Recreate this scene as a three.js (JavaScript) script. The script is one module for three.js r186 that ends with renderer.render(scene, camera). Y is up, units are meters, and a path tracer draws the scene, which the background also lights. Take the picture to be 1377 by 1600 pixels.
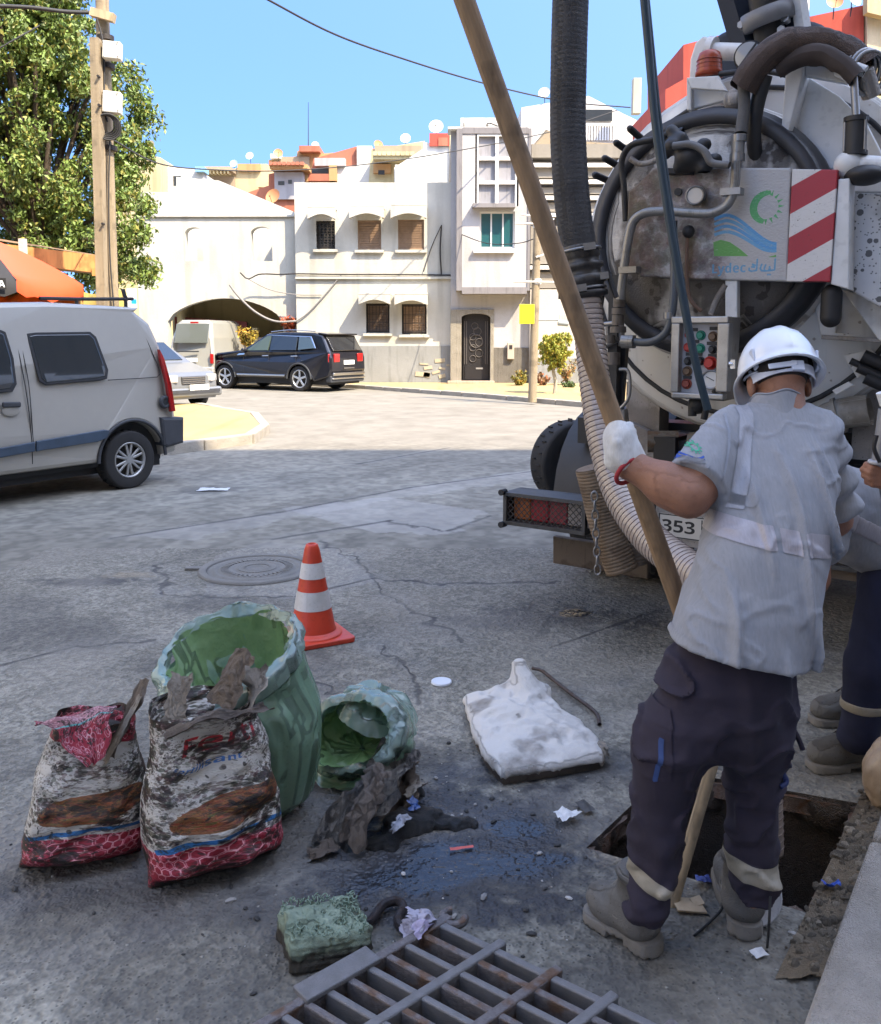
import * as THREE from 'three';
import { mergeGeometries } from 'three/addons/utils/BufferGeometryUtils.js';
import { RoundedBoxGeometry } from 'three/addons/geometries/RoundedBoxGeometry.js';

// ---------------------------------------------------------------- camera, sky, sun, exposure
const scene = new THREE.Scene();
const FPX = 1380, PCX = 688.5, PCY = 682, EYE = 1.56, PITCH = Math.atan((682 - 525) / 1380);   // lens: 26 mm equivalent, picture cropped at the top
const camera = new THREE.PerspectiveCamera(2 * Math.atan(918 / FPX) * 180 / Math.PI, 1377 / 1836, 0.05, 2000);
camera.position.set(0, EYE, 0);
camera.rotation.x = -PITCH;
camera.setViewOffset(1377, 1836, 0, 236, 1377, 1600);
camera.updateProjectionMatrix(); camera.updateMatrixWorld();
scene.add(camera);
const renderer = new THREE.WebGLRenderer({ antialias: true });
renderer.toneMapping = THREE.LinearToneMapping;
renderer.toneMappingExposure = 5.4;
renderer.shadowMap.enabled = true;
const SUN = new THREE.Vector3(0.473, 0.765, 0.437).normalize();
{ // clear sky: deeper blue overhead, paler toward the horizon, brighter round the sun
  const W = 256, H = 128, a = new Float32Array(W * H * 4), d = new THREE.Vector3();
  for (let j = 0; j < H; j++) for (let i = 0; i < W; i++) {
    const th = (j + .5) / H * Math.PI - Math.PI / 2, ph = ((i + .5) / W - .5) * 2 * Math.PI;
    d.set(Math.cos(th) * Math.cos(ph), Math.sin(th), Math.cos(th) * Math.sin(ph));
    const e = Math.max(0, d.y), k = Math.pow(1 - e, 4.2), c = Math.max(-1, Math.min(1, d.dot(SUN))), ang = Math.acos(c);
    const g = 1 + 0.9 * Math.exp(-ang * 2.2) + 0.25 * c * c, au = 2.1 * Math.exp(-ang * 2.35);
    let r = .026 + .060 * k, gg = .080 + .092 * k, b = .222 + .10 * k;
    r = r * g + au * .9; gg = gg * g + au * .92; b = b * g + au;
    if (d.y < 0) { const q = Math.min(1, -d.y * 6); r += (.16 - r) * q; gg += (.15 - gg) * q; b += (.13 - b) * q; }
    const o = (j * W + i) * 4; a[o] = r; a[o + 1] = gg; a[o + 2] = b; a[o + 3] = 1;
  }
  const t = new THREE.DataTexture(a, W, H, THREE.RGBAFormat, THREE.FloatType);
  t.mapping = THREE.EquirectangularReflectionMapping; t.magFilter = t.minFilter = THREE.LinearFilter; t.needsUpdate = true;
  scene.background = t; scene.environment = t;
}
const sun = new THREE.DirectionalLight(0xffeccc, 2.25);
sun.position.copy(SUN).multiplyScalar(80).add(new THREE.Vector3(0, 0, -12)); sun.castShadow = true; sun.shadow.radius = 1;
Object.assign(sun.shadow.camera, { left: -60, right: 60, top: 60, bottom: -60, near: 1, far: 250 }); sun.shadow.mapSize.set(4096, 4096);
sun.target.position.set(0, 0, -12); scene.add(sun); scene.add(sun.target);

// ---------------------------------------------------------------- helpers
const V = (x, y, z) => new THREE.Vector3(x, y, z);
const rngOf = (s) => () => { s |= 0; s = s + 0x6D2B79F5 | 0; let t = Math.imul(s ^ s >>> 15, 1 | s); t = t + Math.imul(t ^ t >>> 7, 61 | t) ^ t; return ((t ^ t >>> 14) >>> 0) / 4294967296; };
const rnd = rngOf(7), rr = (a, b) => a + (b - a) * rnd();
const clamp = (x, a = 0, b = 1) => x < a ? a : x > b ? b : x;
const lerp = (a, b, t) => a + (b - a) * t;
const sst = (a, b, x) => { const t = clamp((x - a) / (b - a)); return t * t * (3 - 2 * t); };
function hash3(x, y, z) { let h = Math.imul(x, 374761393) ^ Math.imul(y, 668265263) ^ Math.imul(z, 2147483647 ^ 0x5bd1e995); h = Math.imul(h ^ h >>> 13, 1274126177); return ((h ^ h >>> 16) >>> 0) / 4294967296; }
const LAT = new Float32Array(65536); for (let i = 0; i < 65536; i++) LAT[i] = hash3(i & 255, i >> 8, 77);
function vn2(x, y, per = 0, s = 0, py = per) { // value noise, tileable with the given periods
  const xi = Math.floor(x), yi = Math.floor(y), fx = x - xi, fy = y - yi, u = fx * fx * (3 - 2 * fx), v = fy * fy * (3 - 2 * fy);
  let a = xi, b = xi + 1, c = yi, d = yi + 1; if (per) { a = ((a % per) + per) % per; b = a + 1 === per ? 0 : a + 1; c = ((c % py) + py) % py; d = c + 1 === py ? 0 : c + 1; }
  const o1 = s * 37, o2 = s * 101; a = a + o1 & 255; b = b + o1 & 255; c = (c + o2 & 255) << 8; d = (d + o2 & 255) << 8;
  const p = LAT[a | c], q = LAT[b | c], r = LAT[a | d], t = LAT[b | d];
  return p + (q - p) * u + (r - p) * v + (p - q - r + t) * u * v;
}
function fbm(x, y, oct = 4, per = 0, s = 0, py = per) { let a = .5, r = 0, n = 0; for (let i = 0; i < oct; i++) { r += a * vn2(x, y, per, s + i, py); n += a; a *= .5; x *= 2; y *= 2; per *= 2; py *= 2; } return r / n; }
function vn3(x, y, z, s = 0) {
  const xi = Math.floor(x), yi = Math.floor(y), zi = Math.floor(z), f = (t) => t * t * (3 - 2 * t), u = f(x - xi), v = f(y - yi), w = f(z - zi);
  const h = (i, j, k) => hash3(xi + i + s * 57, yi + j, zi + k);
  return lerp(lerp(lerp(h(0, 0, 0), h(1, 0, 0), u), lerp(h(0, 1, 0), h(1, 1, 0), u), v), lerp(lerp(h(0, 0, 1), h(1, 0, 1), u), lerp(h(0, 1, 1), h(1, 1, 1), u), v), w);
}
const fbm3 = (x, y, z, o = 3, s = 0) => { let a = .5, r = 0, n = 0; for (let i = 0; i < o; i++) { r += a * vn3(x, y, z, s + i); n += a; a *= .5; x *= 2.03; y *= 2.03; z *= 2.03; } return r / n; };
function cells(x, y, per = 0, s = 0) { // distance to the two nearest cell points
  const xi = Math.floor(x), yi = Math.floor(y); let a = 99, b = 99, id = 0;
  for (let j = -1; j < 2; j++) for (let i = -1; i < 2; i++) {
    const cx = xi + i, cy = yi + j, wx = (per ? ((cx % per) + per) % per : cx) + s * 53 & 255, wy = ((per ? ((cy % per) + per) % per : cy) + s * 29 & 255) << 8;
    const q = wx | wy, ex = cx + LAT[q] - x, ey = cy + LAT[(q * 7 + 13) & 65535] - y, d = ex * ex + ey * ey;
    if (d < a) { b = a; a = d; id = LAT[(q * 11 + 91) & 65535]; } else if (d < b) b = d;
  }
  return [Math.sqrt(a), Math.sqrt(b), id];
}
// rays of the lens, for measuring where things stand
const cP = Math.cos(PITCH), sP = Math.sin(PITCH);
const ray = (x, y) => { const u = (x - PCX) / FPX, v = (PCY - y) / FPX; return V(u, v * cP - sP, -(cP + v * sP)); };
const P = (x, y, d) => { const r = ray(x, y); return r.multiplyScalar(-d / r.z).add(V(0, EYE, 0)); };       // at depth d
const G = (x, y, h = 0) => { const r = ray(x, y); return r.multiplyScalar((h - EYE) / r.y).add(V(0, EYE, 0)); };  // at height h
const onPlane = (g, x, y, axis, val) => { // where a ray meets a plane of a thing's own frame, in that frame
  g.updateMatrixWorld(); const inv = g.matrixWorld.clone().invert(), o = V(0, EYE, 0).applyMatrix4(inv), r = ray(x, y).transformDirection(inv);
  return o.addScaledVector(r, (val - o[axis]) / r[axis]);
};
// textures
const sr = (c) => Math.round(255 * clamp(c <= .0031308 ? 12.92 * c : 1.055 * Math.pow(c, 1 / 2.4) - .055));
function tex(w, h, fn, { srgb = true, wrap = true } = {}) {
  const a = new Uint8Array(w * h * 4), o = [0, 0, 0, 1];
  for (let j = 0; j < h; j++) for (let i = 0; i < w; i++) {
    o[3] = 1; fn((i + .5) / w, (j + .5) / h, o); const k = (j * w + i) * 4;
    if (srgb) { a[k] = sr(o[0]); a[k + 1] = sr(o[1]); a[k + 2] = sr(o[2]); } else { a[k] = clamp(o[0]) * 255; a[k + 1] = clamp(o[1]) * 255; a[k + 2] = clamp(o[2]) * 255; }
    a[k + 3] = clamp(o[3]) * 255;
  }
  const t = new THREE.DataTexture(a, w, h); t.colorSpace = srgb ? THREE.SRGBColorSpace : THREE.NoColorSpace;
  t.magFilter = THREE.LinearFilter; t.minFilter = THREE.LinearMipmapLinearFilter; t.generateMipmaps = true;
  if (wrap) t.wrapS = t.wrapT = THREE.RepeatWrapping; t.needsUpdate = true; return t;
}
function canvasTex(w, h, draw) {
  const c = document.createElement('canvas'); c.width = w; c.height = h; draw(c.getContext('2d'), w, h);
  const t = new THREE.CanvasTexture(c); t.colorSpace = THREE.SRGBColorSpace; t.anisotropy = 8; return t;
}
const gray = (o, g) => { o[0] = o[1] = o[2] = g; };
const TX = {
  grime: tex(512, 512, (u, v, o) => { const a = fbm(u * 6, v * 6, 5, 6, 3), b = fbm(u * 40, v * 40, 3, 40, 9); const g = .72 + .34 * a - .1 * sst(.62, .8, b); gray(o, Math.min(1, g)); o[2] *= .97 + .05 * a; }),
  dirt: tex(512, 512, (u, v, o) => { // mud splashes, drips and grease in brown over the base colour
    const a = fbm(u * 5, v * 5, 6, 5, 21), s = fbm(u * 24, v * 3, 4, 24, 31, 3), sp = cells(u * 26, v * 26, 26, 5); let k = sst(.5, .72, a) * .55 + sst(.6, .8, s) * .3; if (sp[0] < .05 + .16 * (sp[2] - .6) && sp[2] > .6) k = Math.max(k, .75);
    o[0] = lerp(.97, .30, k); o[1] = lerp(.96, .235, k); o[2] = lerp(.93, .17, k);
  }),
  plaster: tex(512, 512, (u, v, o) => { const a = fbm(u * 3, v * 3, 6, 3, 41), st = fbm(u * 14, v * 2, 4, 14, 47, 2), c = fbm(u * 60, v * 60, 2, 60, 4); const g = .74 + .26 * a - .15 * sst(.48, .78, st) + .05 * (c - .5); o[0] = g; o[1] = g * .99; o[2] = g * (.95 + .04 * a); }),
  cloth: tex(512, 512, (u, v, o) => { const w = .5 + .25 * Math.sin(u * 2 * Math.PI * 128) * Math.sin(v * 2 * Math.PI * 128), n = fbm(u * 90, v * 24, 3, 90, 61, 24), m = fbm(u * 5, v * 5, 4, 5, 66); gray(o, .72 + .12 * w + .2 * (n - .5) + .16 * m); }),
  wood: tex(512, 512, (u, v, o) => { const n = fbm(u * 22, v * 2, 5, 22, 71, 2), m = fbm(u * 5, v * 5, 4, 5, 75), k = .55 + .5 * n - .25 * sst(.55, .75, m); o[0] = k; o[1] = k * .97; o[2] = k * .9; }),
  dust: tex(512, 512, (u, v, o) => { const a = fbm(u * 3, v * 3, 5, 3, 141), b = fbm(u * 40, v * 40, 2, 40, 145); const g = .90 + .13 * (a - .5) + .03 * (b - .5); o[0] = g; o[1] = g * .99; o[2] = g * .965; }),
  soot: tex(512, 512, (u, v, o) => { const a = fbm(u * 4, v * 4, 6, 4, 121), s = fbm(u * 20, v * 4, 4, 20, 125, 4), q = fbm(u * 16, v * 16, 4, 16, 129); let k = clamp(sst(.42, .6, a * .75 + s * .25) * .85 + sst(.6, .7, q) * .4); o[0] = lerp(1, .10, k); o[1] = lerp(.98, .085, k); o[2] = lerp(.95, .075, k); }),
  rust: tex(512, 512, (u, v, o) => { const a = fbm(u * 8, v * 8, 6, 8, 81), b = sst(.45, .7, a); o[0] = lerp(.75, .62, b); o[1] = lerp(.75, .40, b); o[2] = lerp(.78, .26, b); const k = .7 + .5 * fbm(u * 50, v * 50, 2, 50, 88); o[0] *= k; o[1] *= k; o[2] *= k; }),
  bump: tex(512, 512, (u, v, o) => gray(o, fbm(u * 20, v * 20, 5, 20, 91)), { srgb: false }),
  fine: tex(512, 512, (u, v, o) => gray(o, .6 * fbm(u * 90, v * 90, 3, 90, 95) + .4 * fbm(u * 9, v * 9, 4, 9, 99)), { srgb: false }),
  rough: tex(256, 256, (u, v, o) => { const a = fbm(u * 7, v * 7, 5, 7, 101); o[0] = 1; o[1] = .72 + .28 * a; o[2] = 1; }, { srgb: false }),
};
const texCache = {};
const sized = (name, s) => { if (!s || s === 1) return TX[name]; const k = name + s; if (!texCache[k]) { const t = TX[name].clone(); t.repeat.set(1 / s, 1 / s); t.needsUpdate = true; texCache[k] = t; } return texCache[k]; };
function mat(c, rough = .8, o = {}) { // colour is linear
  const { map, s = 1, bump, bs = s, bsc = .003, metal = 0, phys, rm, ...rest } = o;
  const p = { color: new THREE.Color().setRGB(...c), roughness: rough, metalness: metal, side: THREE.DoubleSide, ...rest };
  if (map) p.map = typeof map === 'string' ? sized(map, s) : map;
  if (bump) { p.bumpMap = typeof bump === 'string' ? sized(bump, bs) : bump; p.bumpScale = bsc; }
  if (rm) p.roughnessMap = sized('rough', s);
  return phys ? new THREE.MeshPhysicalMaterial({ ...p, ...phys }) : new THREE.MeshStandardMaterial(p);
}
// geometry
const eul = (r) => new THREE.Euler(...r);
function xf(g, x = 0, y = 0, z = 0, r) { if (r) g.applyMatrix4(new THREE.Matrix4().makeRotationFromEuler(eul(r))); return g.translate(x, y, z); }
const box = (w, h, d, x, y, z, r, b) => xf(b ? new RoundedBoxGeometry(w, h, d, 2, b) : new THREE.BoxGeometry(w, h, d), x, y, z, r);
const span = (x0, x1, y0, y1, z0, z1, b) => box(Math.abs(x1 - x0), Math.abs(y1 - y0), Math.abs(z1 - z0), (x0 + x1) / 2, (y0 + y1) / 2, (z0 + z1) / 2, null, b);
function bar(a, b, r, r2 = r, seg = 12, cap = true) { // round bar between two points
  const d = b.clone().sub(a), g = new THREE.CylinderGeometry(r2, r, d.length(), seg, 1, !cap);
  g.applyQuaternion(new THREE.Quaternion().setFromUnitVectors(V(0, 1, 0), d.clone().normalize())); return g.translate((a.x + b.x) / 2, (a.y + b.y) / 2, (a.z + b.z) / 2);
}
function beam(a, b, w, h) { // square bar between two points
  const d = b.clone().sub(a), g = new THREE.BoxGeometry(w, h, d.length()); const m = new THREE.Matrix4().lookAt(b, a, Math.abs(d.y) > .95 * d.length() ? V(1, 0, 0) : V(0, 1, 0));
  g.applyMatrix4(m); return g.translate((a.x + b.x) / 2, (a.y + b.y) / 2, (a.z + b.z) / 2);
}
const tube = (pts, r, n = 40, seg = 10, closed = false) => new THREE.TubeGeometry(new THREE.CatmullRomCurve3(pts, closed, 'centripetal'), n, r, seg, closed);
const lathe = (pts, seg = 24) => new THREE.LatheGeometry(pts.map(([r, y]) => new THREE.Vector2(r, y)), seg);
const poly = (pts) => new THREE.Shape(pts.map(([x, y]) => new THREE.Vector2(x, y)));
function plate(pts, t, holes = [], bevel = 0) { // outline in x and y with thickness toward -z
  const s = poly(pts); for (const h of holes) s.holes.push(new THREE.Path(h.map(([x, y]) => new THREE.Vector2(x, y))));
  const g = new THREE.ExtrudeGeometry(s, { depth: t - 2 * bevel, bevelEnabled: bevel > 0, bevelSize: bevel, bevelThickness: bevel, bevelOffset: -bevel, bevelSegments: 2, curveSegments: 8 }); return g.translate(0, 0, -t + bevel);
}
function boxUV(g) {
  const p = g.attributes.position, n = g.attributes.normal, uv = new Float32Array(p.count * 2);
  for (let i = 0; i < p.count; i++) {
    const x = p.getX(i), y = p.getY(i), z = p.getZ(i), a = Math.abs(n.getX(i)), b = Math.abs(n.getY(i)), c = Math.abs(n.getZ(i));
    if (b >= a && b >= c) { uv[2 * i] = x; uv[2 * i + 1] = z; } else if (a >= c) { uv[2 * i] = z; uv[2 * i + 1] = y; } else { uv[2 * i] = x; uv[2 * i + 1] = y; }
  }
  g.setAttribute('uv', new THREE.BufferAttribute(uv, 2)); return g;
}
function warp(g, fn) { const p = g.attributes.position, v = V(); for (let i = 0; i < p.count; i++) { v.fromBufferAttribute(p, i); fn(v); p.setXYZ(i, v.x, v.y, v.z); } g.computeVertexNormals(); return g; }
function merged(geos, keepUV) {
  if (!Array.isArray(geos)) geos = [geos];
  const l = geos.map((g) => { g = g.index ? g.toNonIndexed() : g; for (const k of Object.keys(g.attributes)) if (!['position', 'normal', 'uv'].includes(k)) g.deleteAttribute(k); if (!g.attributes.normal) g.computeVertexNormals(); if (!keepUV || !g.attributes.uv) boxUV(g); return g; });
  return l.length > 1 ? mergeGeometries(l) : l[0];
}
const used = {};
const numbered = (n) => { const k = used[n] = (used[n] ?? -1) + 1; return k ? n + '_' + String(k).padStart(3, '0') : n; };
function part(name, geos, m, parent, { uv = false, kind, label } = {}) {
  const o = new THREE.Mesh(geos.isBufferGeometry && geos.index && uv ? geos : merged(geos, uv), m); o.name = name; o.castShadow = o.receiveShadow = true;
  if (kind) o.userData.kind = kind; if (label) o.userData.label = label; parent.add(o); return o;
}
function parts(name, list, m, parent, o) { return list.map((g) => part(name, g, m, parent, o))[0]; } // one part per piece
function thing(name, label, category, pos = [0, 0, 0], turn = 0, group) {
  const o = new THREE.Group(); o.name = numbered(name); o.position.set(...(pos.isVector3 ? pos.toArray() : pos)); o.rotation.y = turn; scene.add(o); o.userData = { label, category }; if (group) o.userData.group = group; o.updateMatrixWorld(); return o;
}
function single(name, label, category, geos, m, group, opt = {}) { const o = part(numbered(name), geos, m, scene, opt); o.userData = { label, category }; if (group) o.userData.group = group; return o; }
function struct(name, geos, m, opt) { const o = part(numbered(name), geos, m, scene, opt); o.userData.kind = 'structure'; return o; }
// distance-field modelling
function len3(x, y, z) { return Math.sqrt(x * x + y * y + z * z); }
const smin = (a, b, k) => { const h = clamp(.5 + .5 * (b - a) / k); return b + (a - b) * h - k * h * (1 - h); };
const cap = (a, b, ra, rb) => { const bx = b.x - a.x, by = b.y - a.y, bz = b.z - a.z, l = bx * bx + by * by + bz * bz; return (x, y, z) => { const px = x - a.x, py = y - a.y, pz = z - a.z, h = clamp((px * bx + py * by + pz * bz) / l); return len3(px - bx * h, py - by * h, pz - bz * h) - lerp(ra, rb, h); }; };
const ell = (c, rx, ry, rz) => { const m = Math.min(rx, ry, rz); return (x, y, z) => (len3((x - c.x) / rx, (y - c.y) / ry, (z - c.z) / rz) - 1) * m; };
const uni = (list, k) => (x, y, z) => { let d = list[0](x, y, z); for (let i = 1; i < list.length; i++) d = smin(d, list[i](x, y, z), k); return d; };
function column(st, pw = 2.3) { // a body read off as slices: [y, cx, cz, half width, half depth], any order
  st = [...st].sort((p, q) => p[0] - q[0]); const n = st.length;
  return (x, y, z) => {
    let i = 0; while (i < n - 2 && y > st[i + 1][0]) i++;
    const p = st[i], q = st[i + 1], t = clamp((y - p[0]) / (q[0] - p[0])), a = lerp(p[3], q[3], t), b = lerp(p[4], q[4], t);
    const e = Math.pow(Math.pow(Math.abs(x - lerp(p[1], q[1], t)) / a, pw) + Math.pow(Math.abs(z - lerp(p[2], q[2], t)) / b, pw), 1 / pw);
    return Math.max((e - 1) * Math.min(a, b), y - st[n - 1][0], st[0][0] - y);
  };
}
function nets(f, lo, hi, c) { // naive surface nets
  const nx = Math.ceil((hi.x - lo.x) / c) + 1, ny = Math.ceil((hi.y - lo.y) / c) + 1, nz = Math.ceil((hi.z - lo.z) / c) + 1, v = new Float32Array(nx * ny * nz), id = new Int32Array(nx * ny * nz).fill(-1), pos = [], idx = [];
  for (let k = 0, n = 0; k < nz; k++) for (let j = 0; j < ny; j++) for (let i = 0; i < nx; i++, n++) v[n] = f(lo.x + i * c, lo.y + j * c, lo.z + k * c);
  const X = 1, Y = nx, Z = nx * ny, C = [0, X, Y, X + Y, Z, Z + X, Z + Y, X + Y + Z], E = [[0, 1], [0, 2], [0, 4], [1, 3], [1, 5], [2, 3], [2, 6], [3, 7], [4, 5], [4, 6], [5, 7], [6, 7]];
  for (let k = 0; k < nz - 1; k++) for (let j = 0; j < ny - 1; j++) for (let i = 0; i < nx - 1; i++) {
    const n = i + j * Y + k * Z; let m = 0; for (let q = 0; q < 8; q++) if (v[n + C[q]] < 0) m |= 1 << q; if (m === 0 || m === 255) continue;
    let sx = 0, sy = 0, sz = 0, w = 0;
    for (const [a, b] of E) { if (((m >> a) & 1) === ((m >> b) & 1)) continue; const va = v[n + C[a]], vb = v[n + C[b]], t = va / (va - vb); sx += lerp(a & 1, b & 1, t); sy += lerp(a >> 1 & 1, b >> 1 & 1, t); sz += lerp(a >> 2, b >> 2, t); w++; }
    id[n] = pos.length / 3; pos.push(lo.x + (i + sx / w) * c, lo.y + (j + sy / w) * c, lo.z + (k + sz / w) * c);
  }
  const quad = (a, b, d, e, flip) => { if (a < 0 || b < 0 || d < 0 || e < 0) return; flip ? idx.push(a, d, b, a, e, d) : idx.push(a, b, d, a, d, e); };
  for (let k = 1; k < nz - 1; k++) for (let j = 1; j < ny - 1; j++) for (let i = 1; i < nx - 1; i++) {
    const n = i + j * Y + k * Z, s = v[n] < 0;
    if (s !== v[n + X] < 0) quad(id[n], id[n - Y], id[n - Y - Z], id[n - Z], !s);
    if (s !== v[n + Y] < 0) quad(id[n], id[n - Z], id[n - Z - X], id[n - X], !s);
    if (s !== v[n + Z] < 0) quad(id[n], id[n - X], id[n - X - Y], id[n - Y], !s);
  }
  const g = new THREE.BufferGeometry(); g.setAttribute('position', new THREE.Float32BufferAttribute(pos, 3)); g.setIndex(idx); g.computeVertexNormals(); boxUV(g); return g;
}
function skinPatch(mesh, clip, off) { // the piece of a cloth where clip < 0, lifted off it
  const P3 = mesh.geometry.attributes.position, N3 = mesh.geometry.attributes.normal, ix = mesh.geometry.index, n = ix ? ix.count : P3.count, pos = [], nor = [];
  for (let i = 0; i < n; i += 3) {
    const v = []; for (let k = 0; k < 3; k++) { const q = ix ? ix.getX(i + k) : i + k, x = P3.getX(q), y = P3.getY(q), z = P3.getZ(q); v.push([x, y, z, N3.getX(q), N3.getY(q), N3.getZ(q), clip(x, y, z)]); }
    if (v[0][6] > 0 && v[1][6] > 0 && v[2][6] > 0) continue; const o = [];
    for (let k = 0; k < 3; k++) { const a = v[k], b = v[(k + 1) % 3]; if (a[6] <= 0) o.push(a); if ((a[6] <= 0) !== (b[6] <= 0)) { const t = a[6] / (a[6] - b[6]); o.push(a.map((w, j) => w + (b[j] - w) * t)); } }
    for (let k = 1; k < o.length - 1; k++) for (const a of [o[0], o[k], o[k + 1]]) { pos.push(a[0] + a[3] * off, a[1] + a[4] * off, a[2] + a[5] * off); nor.push(a[3], a[4], a[5]); }
  }
  const g = new THREE.BufferGeometry(); g.setAttribute('position', new THREE.Float32BufferAttribute(pos, 3)); g.setAttribute('normal', new THREE.Float32BufferAttribute(nor, 3)); return boxUV(g);
}
function loft(rings, { closed = true, capA = false, capB = false } = {}) { // rings of points, all the same length; uv = round and along
  const n = rings[0].length, pos = [], uv = [], idx = [], m = closed ? n + 1 : n;
  rings.forEach((r, j) => { for (let i = 0; i < m; i++) { const p = r[i % n]; pos.push(p.x, p.y, p.z); uv.push(i / (m - 1), j / (rings.length - 1)); } });
  for (let j = 0; j < rings.length - 1; j++) for (let i = 0; i < m - 1; i++) { const a = j * m + i; idx.push(a, a + 1, a + m, a + 1, a + m + 1, a + m); }
  for (const [on, j] of [[capA, 0], [capB, rings.length - 1]]) if (on) { const c = V(); rings[j].forEach((p) => c.add(p)); c.multiplyScalar(1 / n); const k = pos.length / 3; pos.push(c.x, c.y, c.z); uv.push(.5, j ? 1 : 0); for (let i = 0; i < m - 1; i++) idx.push(k, j * m + i, j * m + i + 1); }
  const g = new THREE.BufferGeometry(); g.setAttribute('position', new THREE.Float32BufferAttribute(pos, 3)); g.setAttribute('uv', new THREE.Float32BufferAttribute(uv, 2)); g.setIndex(idx); g.computeVertexNormals(); return g;
}
// ---------------------------------------------------------------- street surface
const g2 = (x, y, h = 0) => { const p = G(x, y, h); return [p.x, p.z]; };
const AX = V(.574, 0, -.819), NX = V(.819, 0, .574);           // the street runs away to the right: along AX, its right-hand side toward NX
const segD = (x, z, a, b) => { const ux = b[0] - a[0], uz = b[1] - a[1], t = clamp(((x - a[0]) * ux + (z - a[1]) * uz) / (ux * ux + uz * uz)); return len3(x - a[0] - ux * t, z - a[1] - uz * t, 0); };
const inPoly = (x, z, p) => { let c = false; for (let i = 0, j = p.length - 1; i < p.length; j = i++) if ((p[i][1] > z) !== (p[j][1] > z) && x < (p[j][0] - p[i][0]) * (z - p[i][1]) / (p[j][1] - p[i][1]) + p[i][0]) c = !c; return c; };
const pitPts = [g2(916, 1325), g2(1045, 1203), g2(1347, 1256), g2(1268, 1428)];
const cracks = [[[500, 846], [548, 868], [578, 905], [610, 935], [690, 978], [725, 1003]], [[578, 905], [700, 912], [870, 910]], [[250, 882], [262, 925], [330, 935], [470, 930], [578, 905]], [[395, 1040], [470, 1052], [540, 1100]], [[180, 840], [440, 800], [640, 762], [880, 730]], [[430, 842], [600, 815], [700, 830], [770, 805]], [[860, 1012], [940, 985], [1040, 950]], [[560, 725], [700, 700]], [[0, 1040], [120, 1010], [240, 1000]], [[600, 1010], [640, 1040], [650, 1100]]].map((l) => l.map(([x, y]) => g2(x, y)));
const patches = [[[440, 795], [600, 776], [765, 800], [700, 834], [585, 832]], [[200, 838], [560, 782], [640, 760], [880, 727], [880, 742], [600, 782], [300, 842]], [[330, 865], [400, 848], [520, 852], [580, 905], [480, 935], [310, 930]]].map((p) => p.map(([x, y]) => g2(x, y)));
const patchK = [.34, .24, .16];
const stains = [[150, 908, .30, .12, .75], [880, 968, .5, .22, .6], [330, 765, .35, .2, .5], [760, 968, .2, .1, .4], [560, 1300, .40, .34, .95], [700, 1290, .5, .3, .85], [660, 1200, .35, .25, .6], [800, 1330, .4, .2, .8], [500, 1230, .35, .25, .8], [850, 1275, .32, .16, .75], [720, 1370, .5, .2, .9], [350, 1425, .5, .10, .85], [150, 1400, .3, .07, .7], [640, 1420, .35, .08, .6], [1060, 1190, .35, .2, .4], [920, 1200, .3, .16, .6], [300, 1390, .4, .09, .7], [90, 1382, .25, .06, .6], [420, 1290, .3, .2, .55], [1000, 940, .6, .35, .45], [600, 1560, .4, .12, .3], [880, 1560, .35, .12, .3]].map(([x, y, a, b, k]) => [...g2(x, y), a, b, k]);
const puddles = [[760, 1355, .30, .085], [645, 1375, .15, .07], [810, 1295, .13, .055], [700, 1330, .12, .06], [860, 1345, .13, .05], [900, 958, .16, .07]].map(([x, y, a, b]) => [...g2(x, y), a, b]);
const gravelAt = [[205, 898, .16, .09], [650, 1290, .16, .07], [1110, 1215, .2, .06], [1330, 1340, .25, .16], [980, 1340, .12, .08]].map(([x, y, a, b]) => [...g2(x, y), a, b]);
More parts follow.
